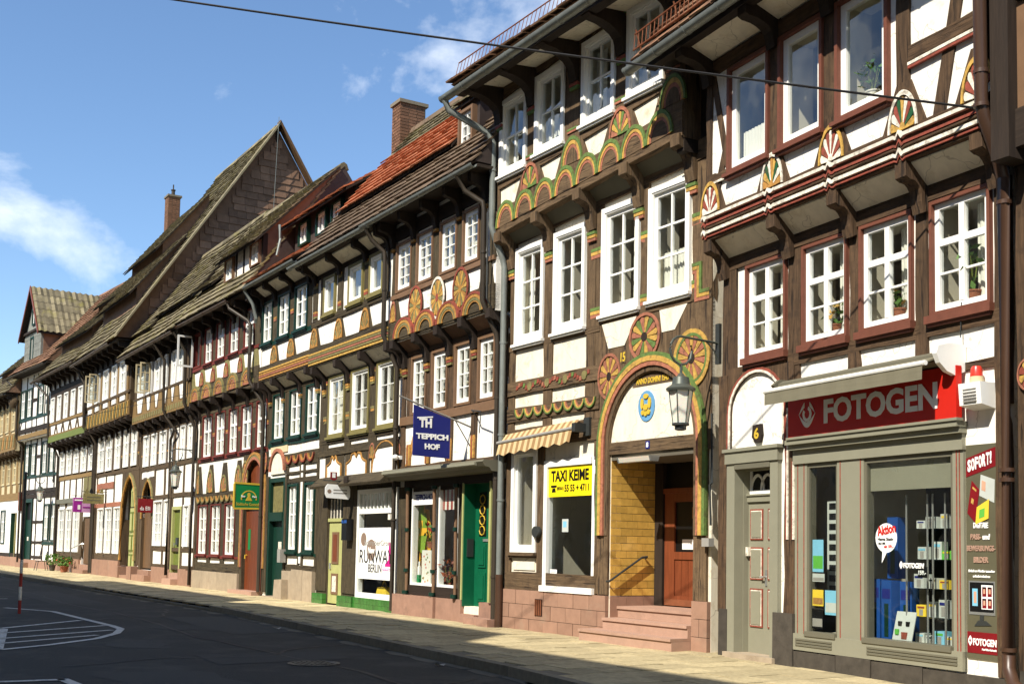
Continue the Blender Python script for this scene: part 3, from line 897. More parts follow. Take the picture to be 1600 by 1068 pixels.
# ---------------------------------------------------------------- ornament palettes
GYS = ['c_yellow', 'c_salmon', 'c_green']
BANDS = [(0.86, 1.0, 'c_green'), (0.70, 0.86, 'c_yellow'), (0.56, 0.70, 'c_salmon')]
OB = [(0.88, 1.0, 'c_red'), (0.72, 0.88, 'c_orange'), (0.58, 0.72, 'c_olive')]

def hole(x0, x1, z0, z1, e=0.02): return (x0 + e, x1 - e, z0 + e, z1 - e)
# ================================================================ HOUSE 1: the photo shop
h = House('half_timbered_house', 'half-timbered house with red window frames over a grey photo shop front', 'house', (2.97, 16.15), -64.5)
h1 = h
W1 = 4.86
mids = [(0.52, 1.38), (1.70, 2.54), (2.75, 3.60), (3.87, 4.71)]
ups = [(0.50, 1.40), (1.60, 2.45), (2.68, 3.56)]
# ground storey
h.wall(0, W1, 0.0, 2.86, 0, [(0.16, 1.24, -.1, 2.79), (1.58, 4.30, 0.22, 2.74)])
h.wall(0, W1, 2.86, 5.82, 0, [hole(a, b, 4.07, 5.36) for a, b in mids])
h.wall(0, W1, 5.82, 8.75, 0.3, [hole(a, b, 6.61, 8.1) for a, b in ups])
h.shell(0, W1, [2.8, 5.75, 8.7], 3.0, 'room')
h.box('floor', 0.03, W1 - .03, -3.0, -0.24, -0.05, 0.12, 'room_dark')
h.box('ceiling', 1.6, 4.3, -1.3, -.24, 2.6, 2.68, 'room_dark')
# plinth
for (a, b, c, d) in ((-0.02, 0.18, 0.64, 0.06), (1.18, 1.58, 0.66, 0.07), (1.58, 2.35, 0.20, 0.05), (2.36, 2.95, 0.21, 0.055), (2.96, 3.75, 0.2, 0.05), (3.76, 4.92, 0.19, 0.056)):
    h.box('plinth_stone', a + .004, b - .004, -0.15, d, -0.1, c, 'stone_black', 0.004)
# first floor timbers
h.rail(0, W1, 5.38, 5.62, 0); h.rail(0, W1, 5.62, 5.84, 0, out=0.03)
for a, b in ((-.01, 0.13), (1.42, 1.66), (2.58, 2.71), (3.64, 3.83), (4.75, 4.88)):
    h.post((a + b) / 2, b - a, 3.0, 5.4, 0)
h.box('post', 0.12, 0.3, -0.1, 0.018, 3.9, 5.4, 'timber_v', .005)
h.rail(1.42, W1, 3.86, 4.0, 0); h.rail(1.4, W1, 3.4, 3.5, 0, out=.016)
h.post(1.46, 0.2, 0.66, 3.9, 0, out=.03); h.post(0.02, 0.2, 0.6, 3.9, 0, out=.03)
h.post(2.64, 0.2, 3.5, 3.9, 0, out=.02); h.post(3.72, 0.17, 3.5, 3.9, 0, out=.02); h.post(4.8, 0.12, 0.2, 3.9, 0, out=.02)
h.box('pier', 4.33, 4.745, -.12, -0.004, 0.0, 3.5, 'plaster')
# arched white field above the door
arc = [(0.75 + 0.57 * math.cos(PI * i / 14), 3.33 + 0.53 * math.sin(PI * i / 14)) for i in range(15)]
h.poly('spandrel', [(1.36, 2.84), (1.36, 3.98), (0.12, 3.98), (0.12, 2.84), (0.18, 2.84)] + arc[::-1] + [(1.32, 2.84)], -0.05, 0.02, 'timber_v')
mb = MB()
for (k0, k1, c, t) in ((1.0, 1.06, 'c_white', .034), (1.06, 1.13, 'c_red', .03)):
    for i in range(14):
        e = lambda j, k: (0.75 + 0.57 * k * math.cos(PI * j / 14), 3.33 + 0.53 * k * math.sin(PI * j / 14))
        mb.prism([e(i, k0), e(i, k1), e(i + 1, k1), e(i + 1, k0)], .015, t, c, False)
    for sgn in (-1, 1):
        x0, x1 = sorted((0.75 + sgn * .57 * k0, 0.75 + sgn * .57 * k1)); mb.box(x0, x1, .015, t, 2.84, 3.33, c)
h.P('painted_arch', mb)
for x, zt in ((1.40, 3.3), (1.52, 2.6)):
    h.box('painted_line', x, x + .02, 0.02, .04, 1.6, zt, 'c_red'); h.box('painted_line', x + .022, x + .05, .02, .042, 1.6, zt, 'c_white')
# door
for (a, b, c, d) in ((0.15, 0.33, 0.06, 2.8), (1.1, 1.26, 0.06, 2.8)):
    h.box('door_frame', a, b, -0.12, 0.05, c, d, 'grey_paint')
h.box('door_frame', 0.13, 1.28, -0.1, 0.075, 2.64, 2.84, 'grey_paint'); h.box('door_frame', 0.1, 1.31, -0.1, 0.1, 2.8, 2.845, 'grey_paint')
h.box('door_frame', 0.33, 1.1, -0.1, 0.06, 2.56, 2.66, 'grey_dark')
h.box('reveal', 0.31, 0.335, -0.42, -0.1, 0.05, 2.6, 'grey_paint'); h.box('reveal', 1.095, 1.12, -0.42, -.1, .05, 2.6, 'grey_paint')
h.box('reveal', 0.33, 1.1, -0.42, -.1, 2.545, 2.57, 'grey_paint')
h.box('threshold', 0.16, 1.24, -0.42, 0.12, -0.02, 0.07, 'stone_grey', .004)
d = fwd(h.box('door', 0.336, 1.094, -0.45, -0.39, 0.07, 2.12, 'grey_paint'), .2)
for (x0, x1) in ((0.385, 0.66), (0.77, 1.045)):
    for (z0, z1) in ((0.42, 0.94), (1.06, 1.5), (1.6, 2.02)):
        m_ = MB().box(x0, x1, -.395, -.375, z0, z1, 'c_red').box(x0 + .02, x1 - .02, -.375, -.372, z0 + .02, z1 - .02, 'c_white').box(x0 + .035, x1 - .035, -.372, -.362, z0 + .035, z1 - .035, 'grey_paint')
        ob('door_panel', m_.mesh('door_panel'), d, (-0, 0, 0))
ob('handle', MB().tube([(0.73, -.39, 1.1), (0.73, -.33, 1.1), (0.66, -.33, 1.1)], .012, 'steel').mesh('handle'), d)
ob('lock_plate', MB().box(0.71, 0.75, -.39, -.378, 0.98, 1.2, 'steel').mesh('lock_plate'), d)
fwd(h.box('transom', 0.336, 1.094, -0.45, -0.36, 2.12, 2.2, 'grey_paint'), .2); fwd(h.box('transom', 0.337, 1.093, -0.44, -0.34, 2.202, 2.225, 'grey_paint'), .2)
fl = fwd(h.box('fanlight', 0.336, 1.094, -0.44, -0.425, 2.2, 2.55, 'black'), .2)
mb = MB()
for cx in (0.5, 0.715, 0.93):
    for i in range(10):
        t0, t1 = PI * i / 10, PI * (i + 1) / 10
        e = lambda t, r: (cx + r * math.cos(t), 2.28 + 1.5 * r * math.sin(t))
        mb.prism([e(t0, .125), e(t0, .15), e(t1, .15), e(t1, .125)], -.43, -.405, 'print_white', False)
mb.box(0.34, 1.09, -.43, -.4, 2.2, 2.28, 'print_white').box(.34, .38, -.43, -.403, 2.28, 2.55, 'print_white')
ob('tracery', mb.mesh('tracery'), fl)
h.box('meter_box', 0.345, 0.40, -.2, -.13, 1.38, 1.5, 'c_white')
# house number plate
pl = h.poly('number_plate', [(.7, 3.14), (.68, 2.98), (.76, 2.9), (.86, 2.9), (.89, 3.0), (.87, 3.15)], -.01, .03, 'dark_v')
text('6', pl, .735, .835, 2.95, 3.1, .032, 'sign_gold', .03)
# shop front
G = 'grey_paint'
for (a, b, c, e, f) in ((1.57, 1.80, 0.22, 2.72, .022), (2.36, 2.82, 0.22, 2.72, .026), (4.17, 4.32, 0.22, 2.72, .022)):
    h.box('shop_post', a, b, -0.12, f, c, e, G)
    for xx in (a + .05, b - .06): h.box('painted_line', xx, xx + .014, f - .01, f + .004, c + .2, e - .1, 'c_red')
h.box('shop_rail', 1.56, 4.33, -.12, .05, 2.56, 2.74, G); h.box('cornice', 1.53, 4.36, -.1, .16, 2.80, 2.86, G); h.box('cornice', 1.54, 4.35, -.1, .11, 2.735, 2.8, G)
h.box('shop_rail', 1.57, 4.32, -.12, .055, .215, .42, G)
for (a, b) in ((1.63, 2.3), (2.9, 4.25)):
    for k in range(3): h.box('moulding', a, b, .05, .066, .27 + k * .035, .29 + k * .035, 'grey_dark')
for (a, b) in ((1.80, 2.36), (2.82, 4.17)):
    wobj = h.P('shop_window', MB().box(a, a + .035, -.1, .012, .42, 2.56, 'grey_dark').box(b - .035, b, -.1, .012, .42, 2.56, 'grey_dark').box(a + .035, b - .035, -.1, .012, 2.5, 2.56, 'grey_dark').box(a, b, -.1, .07, .4, .46, 'grey_dark'))
    ob('pane', MB().quad([(a + .03, -.012, .46), (b - .03, -.012, .46), (b - .03, -.012, 2.5), (a + .03, -.012, 2.5)], 'glass_shop').mesh('pane'), wobj)
    if b > 3: ob('blind', MB().box(a + .04, b - .04, -.05, -.045, 2.17, 2.5, 'grey_paint').mesh('blind'), wobj)
h.box('display_floor', 1.6, 4.3, -1.3, -.24, .3, .42, 'room')
h.box('display_back', 1.6, 4.3, -1.36, -1.3, .12, 2.7, 'black')
# jetty between first and second floor: brackets, moulded beam with painted waves
for x in (0.06, 1.46, 2.62, 3.76, 4.82): h.bracket(x, 5.8, 0.02, 0.3, 0.52, 0.17)
for a, b in ((0.14, 1.38), (1.54, 2.54), (2.70, 3.68), (3.84, 4.74)): h.soffit(a, b, 0.03, 5.56, 0.27, 5.78, 'plaster_old')
h.rail(-.02, W1 + .1, 5.79, 6.13, 0.3, out=.05)
def wavy(z, th, o1, mat):
    mb = MB(); xs = [-0.03 + i * 0.04 for i in range(126)]
    cs = (0.0, 1.46, 2.62, 3.77)
    def off(x):
        q = 0
        for c in cs:
            u = (x - c) / .12
            if abs(u) < 1: q += .045 * (1 - abs(u)) * math.cos(u * 7)
        return q
    for a, b in zip(xs, xs[1:]):
        if b > W1 + .1: break
        mb.prism([(a, z + off(a)), (b, z + off(b)), (b, z + th + off(b)), (a, z + th + off(a))], 0.33, o1, mat, False)
    h.P('moulding', mb)
wavy(6.075, .042, .395, 'c_white'); wavy(5.985, .03, .385, 'c_red'); wavy(5.95, .022, .375, 'timber_h'); wavy(5.87, .042, .39, 'c_white'); wavy(5.82, .02, .372, 'c_red')
# second floor timbers
h.rail(0, W1, 6.13, 6.2, .3, out=.02)
for a, b in ((-.02, .1), (1.41, 1.59), (2.46, 2.67), (3.66, 3.86), (4.82, 4.9)): h.post((a + b) / 2, b - a, 6.15, 8.7, .3)
h.rail(0, W1, 8.14, 8.35, .3)
h.rail(3.86, 4.84, 6.93, 7.1, .3, sh=.02); h.box('moulding', 3.87, 4.83, .3, .345, 6.87, 6.905, 'c_white', sh=.02); h.box('moulding', 3.87, 4.83, .3, .34, 6.835, 6.865, 'c_red', sh=.02)
h.brace(4.28, 6.15, 4.72, 8.2, .17, .3); h.brace(0.14, 6.2, 0.42, 7.0, .12, .3); h.brace(0.47, 6.75, 0.12, 8.15, .1, .3)
h.rail(0.1, 0.5, 6.6, 6.7, .3)
h.box('moulding', .04, .5, .3, .33, 6.57, 6.6, 'c_white'); h.box('moulding', .02, .05, .3, .33, 6.3, 6.6, 'c_white')
FC = [['c_white', 'c_red'], ['c_orange', 'c_white', 'c_dgreen', 'c_yellow'], ['c_white', 'c_red'], ['c_yellow', 'c_dgreen', 'c_red', 'c_white'], ['c_white', 'c_red']]
for i, x in enumerate((0.1, 1.47, 2.60, 3.78, 4.84)):
    lo, hi = max(-.02, x - .34), min(W1 + .04, x + .34)
    h.poly('foot_board', [(lo, 6.15), (hi, 6.15), (min(hi, x + .1), 6.72), (max(lo, x - .1), 6.72)], .25, .318, 'timber_v')
    h.rosette(x, 6.17, .215, .44, .315, FC[i], 9, border='c_yellow' if i in (0, 2, 4) else 'c_white', name='carved_fan')
for i, (a, b) in enumerate(ups):
    h.window(a, b, 6.61, 8.1, .3, 'red_paint', .05, cols=1, rows=(1,), inner=['net', 'curtain', None][i], sill='red_paint', sillh=.05, proud=.05, sw=.09, glass='glass')
for i, (a, b) in enumerate(mids):
    h.window(a, b, 4.07, 5.36, 0, 'red_paint', .04, rows=(1, .92, .92), transom=.075, mull=.075, inner=['curtain', 'curtain', 'curtain', 'curtain'][i], sill='red_paint', sillh=.09, proud=.04, sw=.065)
# eaves, gutter, roof
for x in (0.05, 1.5, 2.56, 3.76, 4.82): h.bracket(x, 8.52, .32, .8, .5, .17, 'dark_v')
for a, b in ((0.14, 1.41), (1.59, 2.47), (2.65, 3.67), (3.85, 4.74)): h.soffit(a, b, .33, 8.36, .72, 8.5, 'plaster_old')
h.rail(-.75, W1 + .3, 8.46, 8.62, .82, 'dark_h', out=.06)
h.box('eaves_board', -.85, W1 + .3, .3, .95, 8.63, 8.69, 'dark_h')
h.gutter(-1.0, W1 + .35, 1.06, 8.5, 'zinc', .09)
h.roof(-.85, W1 + .35, (1.0, 8.62), (-2.6, 13.6), (-6.2, 8.8), 'slab_brown', .25, .3, 'dark_h')
# snow guard on the eaves
mb = MB()
for z in (8.8, 9.05): mb.tube([(-.95, .98 - (z - 8.8) * .1, z), (2.2, .98 - (z - 8.8) * .1, z)], .012, 'rust', 6)
for i in range(30): mb.tube([(-.95 + i * .108, .97, 8.8), (-.95 + i * .108, .95, 9.05)], .007, 'rust', 5)
for x in (-.9, 0.1, 1.1, 2.1): mb.tube([(x, .85, 8.75), (x, .97, 9.1)], .012, 'rust', 5)
h.P('snow_guard', mb)
# brown downpipe at the right end
h.pipe([(4.98, 1.04, 8.45), (4.99, .66, 8.25), (5.0, .48, 8.1), (5.0, .46, 6.05), (5.0, .42, 5.88), (4.98, .2, 5.5), (4.97, .13, 5.3), (4.97, .12, .45), (5.0, .15, .3), (5.12, .22, .16), (5.3, .25, .1)], .068, 'pipe_brown', [(5.0, .46, 6.35), (5.0, .46, 6.0), (4.97, .12, 5.05), (4.97, .12, 2.3), (4.97, .12, 2.2), (4.97, .12, .5)])

# ---- things on and in the photo shop
def shift(hh, o_): return o_
def thing(hh, name, label, cat, s, o, z, group=None, rot=0.0):
    e = bpy.data.objects.new(name, None); COL.objects.link(e); e.empty_display_size = .1
    e.location = hh.world(s, o, z); e.rotation_euler = (0, 0, hh.ang + rot)
    return tag(e, label, cat, group)
def sub(par, name, mb, smooth=False, parent=None):
    return ob(name, mb.mesh(name, smooth), parent or par)
def one(hh, name, label, cat, s, o, z, mb, group=None, rot=0.0, smooth=False):
    e = ob(name, mb.mesh(name, smooth), None, hh.world(s, o, z), (0, 0, hh.ang + rot))
    return tag(e, label, cat, group)
# sign board
sg = thing(h, 'shop_sign', 'long red shop sign with white eye emblem and letters under the grey awning', 'sign', 1.6, .08, 2.89)
sub(sg, 'board', MB().box(0, 2.76, 0, .08, 0, .56, 'sign_red'))
sub(sg, 'edge_trim', MB().box(-.02, 2.78, 0, .1, -.03, 0, 'grey_paint'))
text('FOTOGEN', sg, .68, 2.5, .12, .42, .082, 'print_white', .035)
mb = MB()
for i in range(12):
    t0, t1 = i / 12, (i + 1) / 12
    for s_ in (1, -1):
        up = lambda t: .27 + s_ * .17 * math.sin(PI * t); inr = lambda t: .27 + s_ * .1 * math.sin(PI * t)
        if s_ == 1 and (0.3 < t0 < .62): continue
        xa, xb = .22 + .3 * t0, .22 + .3 * t1
        mb.prism([(xa, inr(t0)), (xb, inr(t1)), (xb, up(t1)), (xa, up(t0))] if s_ == 1 else [(xa, up(t0)), (xb, up(t1)), (xb, inr(t1)), (xa, inr(t0))], .08, .088, 'print_white', False)
for i in range(10):
    t0, t1 = 2 * PI * i / 10, 2 * PI * (i + 1) / 10
    e = lambda t, r: (.37 + r * math.cos(t), .27 + r * math.sin(t) * 1.15)
    if i not in (2, 3): mb.prism([e(t0, .05), e(t0, .085), e(t1, .085), e(t1, .05)], .08, .087, 'print_white', False)
sub(sg, 'eye_emblem', mb)
# awning
aw = thing(h, 'awning', 'folded grey cloth awning with rounded white end cap above red sign', 'awning', 1.55, 0.0, 3.3)
sub(aw, 'cassette', MB().px([(.03, .17), (.03, .3), (.2, .32), (.28, .28), (.28, .2), (.16, .17)], 0, 2.72, 'grey_dark'))
sub(aw, 'roof_cloth', MB().px([(.26, .24), (.5, .15), (.5, .165), (.26, .26)], .02, 2.68, 'awning_grey'))
sub(aw, 'front_bar', MB().tube([(0, .5, .16), (2.72, .5, .16)], .028, 'white_paint', 8), True)
mb = MB()
for i in range(40):
    xa, xb = .02 + i * .0665, .02 + (i + 1) * .0665
    oa, ob_ = .51 + .006 * math.sin(i * 1.3), .51 + .006 * math.sin((i + 1) * 1.3)
    mb.quad([(xa, oa, -.015), (xb, ob_, -.015), (xb, .51, .15), (xa, .51, .15)], 'awning_grey')
sub(aw, 'valance', mb)
sub(aw, 'end_cap', MB().px([(.0, .1), (.0, .38), (.25, .38), (.4, .34), (.43, .26), (.38, .16), (.28, .08), (.15, .04)], 2.74, 2.80, 'white_paint'))
sub(aw, 'end_cap', MB().px([(.0, .12), (.0, .34), (.25, .34), (.35, .26), (.2, .1)], -.06, -.01, 'grey_dark'))
sub(aw, 'crank_cord', MB().tube([(2.78, .06, .46), (2.76, .02, .85)], .006, 'iron', 5))
# alarm box
al = thing(h, 'alarm_box', 'white alarm box with red beacon on the wall beside the red sign', 'alarm', 4.44, -.003, 2.96)
sub(al, 'housing', MB().px([(0, 0), (0, .27), (.22, .27), (.2, .04)], 0, .29, 'white_paint'))
for i in range(5): sub(al, 'vent_slot', MB().box(.06, .23, .2, .222, .07 + i * .032, .08 + i * .032, 'sign_grey'))
sub(al, 'beacon_base', MB().lathe(.145, .11, [(.07, .27), (.068, .34)], 'cream', 14), True)
sub(al, 'beacon', MB().lathe(.145, .11, [(.065, .34), (.06, .42), (.045, .45), (.01, .455)], 'beacon', 14), True)
# poster
ps = thing(h, 'poster', 'tall olive advertising panel with passports and monitor beside the shop window', 'poster', 4.345, .0, .36)
sub(ps, 'panel', MB().box(0, .395, 0, .012, 0, 2.24, 'sign_khaki'))
mb = MB().prism([(0.004, 1.9), (.391, 2.0), (.391, 2.2), (.004, 2.1)], .012, .016, 'sign_maroon', False)
sub(ps, 'red_band', mb)
sub(ps, 'red_band', MB().prism([(.004, .06), (.391, .06), (.391, .28), (.004, .28)], .012, .016, 'sign_maroon', False))
for ch, i in zip('SOFORT!', range(7)):
    text(ch, ps, .03 + i * .049, .03 + i * .049 + (.042 if ch != '!' else .02), 1.955 + i * .0125, 2.085 + i * .0125, .017, 'print_white', .04)
sub(ps, 'passport', MB().prism([(.02, 1.52), (.12, 1.42), (.18, 1.76), (.08, 1.86)], .012, .018, 'sign_maroon', False).prism([(.07, 1.63), (.1, 1.61), (.11, 1.66), (.08, 1.68)], .018, .02, 'c_yellow', False).prism([(.09, 1.78), (.14, 1.74), (.145, 1.76), (.095, 1.8)], .018, .02, 'c_yellow', False))
sub(ps, 'identity_card', MB().prism([(.18, 1.7), (.37, 1.62), (.38, 1.86), (.2, 1.92)], .012, .017, 'box_white', False).prism([(.21, 1.76), (.26, 1.74), (.265, 1.84), (.215, 1.86)], .017, .019, 'skin', False))
sub(ps, 'colour_card', MB().prism([(.13, 1.4), (.3, 1.46), (.31, 1.66), (.15, 1.58)], .019, .023, 'box_yellow', False).prism([(.18, 1.46), (.25, 1.48), (.255, 1.57), (.185, 1.55)], .023, .025, 'box_green', False))
for (tx, a, b, z, zz, c) in (('DIGITALE', .1, .29, 1.36, .06, 'print_white'), ('PASS-', .06, .2, 1.24, .06, 'stone_pink'), ('und', .22, .31, 1.24, .06, 'print_white'), ('BEWERBUNGS-', .01, .38, 1.12, .06, 'stone_pink'), ('BILDER', .1, .29, 1.0, .06, 'stone_pink'), ('Einfach am Monitor aussuchen', .03, .37, .9, .028, 'print_white'), ('und sofort mitnehmen', .09, .31, .845, .028, 'print_white'), ('FOTOGEN', .085, .385, .14, .075, 'print_white'), ('Foto-Video-Fachmarkt', .2, .385, .095, .022, 'print_white')):
    text(tx, ps, a, b, z, z + zz, .017, c, .03)
sub(ps, 'eye_emblem', MB().prism([(.02, .17), (.045, .13), (.07, .17), (.07, .2), (.045, .24), (.02, .2)], .016, .02, 'print_white', False).prism([(.035, .175), (.055, .175), (.055, .2), (.035, .2)], .02, .022, 'sign_maroon', False))
sub(ps, 'monitor_print', MB().box(.03, .37, .012, .018, .46, .81, 'steel').box(.045, .355, .018, .02, .49, .795, 'black').box(.08, .15, .02, .022, .55, .73, 'box_sky').box(.1, .135, .022, .023, .58, .7, 'skin').box(.2, .345, .02, .022, .52, .77, 'print_white'))
for (x, z) in ((.21, .65), (.28, .65), (.21, .53), (.28, .53)):
    sub(ps, 'portrait_print', MB().box(x, x + .055, .022, .0225, z, z + .1, 'sign_maroon').box(x + .015, x + .04, .0225, .0232, z + .03, z + .08, 'skin').box(x + .01, x + .045, .0225, .0229, z + .065, z + .1, 'black'))
sub(ps, 'monitor_foot', MB().prism([(.17, .4), (.22, .4), (.225, .46), (.175, .46)], .012, .018, 'iron', False).prism([(.1, .34), (.32, .355), (.25, .4), (.15, .4)], .012, .019, 'iron', False))
# speech bubble sticker and letters on the pane
bb = thing(h, 'window_sticker', 'round white speech bubble sticker with red lettering on shop window', 'sticker', 2.97, -.008, 1.45)
mb = MB().prism([(.18 + .17 * math.cos(2 * PI * i / 24), .17 + .17 * math.sin(2 * PI * i / 24)) for i in range(24)], 0, .003, 'print_white')
mb.prism([(.12, .03), (.11, -.12), (.2, .02)], 0, .0028, 'print_white')
sub(bb, 'bubble', mb)
q = text('Aktion', bb, .05, .34, .19, .3, .004, 'sign_red', .03); q.rotation_euler = (0, -.16, 0)
text('Hama Stativ', bb, .05, .3, .14, .175, .004, 'black', .01); text('über 50%', bb, .06, .17, .095, .12, .004, 'black', .01); text('ab 59,-', bb, .15, .3, .05, .09, .004, 'sign_red', .02)
lt = thing(h, 'window_lettering', 'small white shop lettering on the middle of the display pane', 'lettering', 3.36, -.008, 1.28)
text('FOTOGEN', lt, .06, .36, 0, .06, 0, 'print_white', .03)
sub(lt, 'eye_emblem', MB().prism([(0, .02), (.022, -.01), (.045, .02), (.045, .05), (.022, .08), (0, .05)], 0, .004, 'print_white'))
# goods in the windows
def boxes(lst, group):
    for (nm, lab, cat, s_, o_, z_, w_, d_, h_, m_, r_) in lst:
        one(h1, nm, lab, cat, s_ - .3, o_ + .1, z_, MB().box(0, w_, -d_ / 2, d_ / 2, 0, h_, m_).box(w_ * .3, w_ * .7, d_ / 2, d_ / 2 + .003, h_ * .08, h_ * .62, 'green_paint' if m_ == 'box_blue' else 'sign_grey').box(.015, w_ - .02, d_ / 2, d_ / 2 + .003, h_ * .7, h_ * .86, {'box_blue': 'sign_blue', 'box_white': random.choice(['sign_red', 'box_sky', 'black', 'box_yellow', 'sign_blue', 'sign_grey']), 'box_yellow': 'c_red', 'box_sky': 'box_green', 'box_green': 'box_yellow'}[m_]), group, r_)
boxes([('camera_tripod_box', 'tall blue tripod carton at the left of the display, foremost', 'box', 3.0, -.32, .42, .17, .14, .72, 'box_blue', .1),
       ('camera_tripod_box', 'tall blue tripod carton at the right of the foremost one', 'box', 3.2, -.34, .42, .17, .14, .71, 'box_blue', -.05),
       ('camera_tripod_box', 'tall blue tripod carton third from the left in display', 'box', 3.4, -.42, .42, .16, .14, .70, 'box_blue', .15),
       ('camera_tripod_box', 'blue tripod carton standing on top of the other blue cartons', 'box', 3.18, -.44, 1.15, .17, .12, .72, 'box_blue', 0)], 'blue tripod cartons')
one(h, 'display_card', 'white display card with small lenses in front of blue cartons', 'card', 3.12, -.12, .42, MB().px([(0, 0), (.01, 0), (-.08, .36), (-.09, .36)][::-1], 0, .3, 'box_white').box(.04, .09, -.02, 0, .1, .16, 'box_green').box(.14, .22, -.02, -.0, .05, .13, 'c_red').box(.06, .11, -.05, -.03, .2, .25, 'black').box(.18, .23, -.05, -.03, .2, .25, 'black'))
shf = thing(h, 'glass_shelf_unit', 'glass display shelves with chrome uprights in the big shop window', 'shelf', 3.25, -.4, .42)
for x in (0.02, .34, .42, .6): sub(shf, 'upright', MB().tube([(x, .2, 0), (x, .2, 1.7)], .012, 'steel', 8))
for z in (.3, .62, .95, 1.3): sub(shf, 'shelf', MB().box(0, .62, -.2, .2, z, z + .008, 'glass_shop'))
k = 0
goods = [(3.6, .425, .12, .12), (3.76, .425, .1, .1), (3.9, .425, .14, .16), (4.05, .425, .1, .11), (3.62, .735, .13, .13), (3.8, .735, .12, .17), (3.97, .735, .15, .2), (3.6, 1.055, .18, .16), (3.82, 1.055, .14, .12), (3.98, 1.055, .16, .1), (3.66, 1.385, .16, .14), (3.86, 1.385, .12, .2), (4.0, 1.385, .13, .1), (3.63, 1.735, .12, .09), (3.78, 1.735, .18, .13), (4.0, 1.735, .12, .16)]
cl = ['box_white', 'box_white', 'box_sky', 'box_white', 'box_yellow', 'box_white', 'box_white', 'box_white', 'box_white', 'box_yellow', 'box_white', 'box_white', 'box_green', 'box_white', 'box_white', 'box_white']
nmz = {.425: 'display floor', .735: 'lowest glass shelf', 1.055: 'second glass shelf', 1.385: 'third glass shelf', 1.735: 'top glass shelf'}
cw_ = {'box_white': 'white', 'box_sky': 'pale blue', 'box_yellow': 'yellow', 'box_green': 'green'}
posn = {}
for g in goods: posn.setdefault(g[1], []).append(g[0])
ordn = ['first', 'second', 'third', 'fourth']
for g, c in zip(goods, cl):
    boxes([('camera_box', 'small %s camera carton on the %s, %s from left' % (cw_[c], nmz[g[1]], ordn[sorted(posn[g[1]]).index(g[0])]), 'box', g[0], -.45, g[1], g[2], .12, g[3], c, random.uniform(-.2, .2))], 'camera cartons on display')
def leaflet(lab, s_, z_, w_, h_, m1, m2, tx=None):
    e = one(h1, 'leaflet', lab, 'leaflet', s_, -.02, z_, MB().box(0, w_, -.003, 0, 0, h_, m1).box(.01, w_ - .01, 0, .001, h_ * .1, h_ * .5, m2))
    if tx: text(tx, e, .02, w_ - .02, h_ * .62, h_ * .85, .002, 'black', .02)
leaflet('green and blue leaflet high in the narrow shop window', 1.86, 1.2, .2, .4, 'box_sky', 'box_green')
leaflet('white notice under the green leaflet in narrow window', 1.86, 1.08, .22, .1, 'box_white', 'sign_grey')
leaflet('orange leaflet in the narrow shop window', 1.86, .78, .2, .2, 'box_yellow', 'c_orange')
leaflet('pale blue map leaflet at the right of narrow window', 2.09, .68, .22, .3, 'box_sky', 'box_white')
leaflet('black text card at bottom of narrow shop window', 1.85, .5, .2, .25, 'black', 'sign_grey')
leaflet('small black price card with white figures between glass shelves', 3.62, 1.18, .14, .12, 'black', 'black')
pr = bpy.data.objects['leaflet.005'] if 'leaflet.005' in bpy.data.objects else None
if pr: text('159.-', pr, .015, .125, .03, .08, .002, 'print_white', .03)
fr = thing(h, 'spectacle_rack', 'tall white rack with dark openings in the narrow shop window', 'rack', 1.75, -.35, .9)
sub(fr, 'back_panel', MB().box(0, .2, -.02, 0, 0, 1.2, 'box_white'))
for i in range(9): sub(fr, 'opening', MB().box(.04, .16, 0, .004, .05 + i * .13, .13 + i * .13, 'black'))
def plant(hh, label, s_, o_, z_, ht, spread, pot=None, n=60, leafm='leaf', flower=None, rp=.09, hp=.14, group=None, cat='plant', lw=.05):
    e = thing(hh, 'potted_plant', label, cat, s_, o_, z_, group)
    if pot: sub(e, 'pot', MB().lathe(0, 0, [(rp * .72, 0), (rp, hp * .86), (rp * 1.1, hp * .88), (rp * 1.1, hp), (rp * .9, hp)], pot, 14), True)
    mb = MB(); b = hp if pot else 0
    for i in range(n):
        a = random.uniform(0, 2 * PI); r = spread * math.sqrt(random.random()); z = b + ht * random.random() ** .8
        r *= 0.45 + .9 * math.sin(min(1, (z - b) / ht + .1) * PI * .8)
        c = Vector((r * math.cos(a), r * math.sin(a), z)); l = random.uniform(.7, 1.5) * lw
        u = Vector((random.uniform(-1, 1), random.uniform(-1, 1), random.uniform(-.5, .9))).normalized(); v = u.cross(Vector((random.uniform(-1, 1), random.uniform(-1, 1), random.uniform(-1, 1)))).normalized()
        m_ = flower if (flower and random.random() < .3) else leafm
        k0 = len(mb.v)
        for q in (c - u * l, c + v * l * .45, c + u * l, c - v * l * .45): mb.v.append(tuple(q))
        mb.face([k0, k0 + 1, k0 + 2, k0 + 3], m_)
    for i in range(5):
        a = i * 1.3; mb.tube([(0, 0, b * .8), (spread * .5 * math.cos(a), spread * .5 * math.sin(a), b + ht * .75)], .005, 'moss_green', 4)
    sub(e, 'foliage', mb)
    return e
plant(h1, 'green houseplant with pale pot in the widest upper window of photo shop house', 3.12, .14, 6.74, .38, .16, 'c_white', 50)
plant(h1, 'small houseplant in the first floor window nearest the brown downpipe', 4.3, -.17, 4.16, .5, .12, 'terracotta', 40)
plant(h1, 'flowering houseplant in the first floor window second from brown downpipe', 3.2, -.17, 4.16, .22, .12, 'terracotta', 30, flower='c_yellow')
plant(h1, 'leafy houseplant in first floor window above the grey awning', 2.1, -.17, 4.16, .28, .16, 'terracotta', 40, flower='c_yellow')

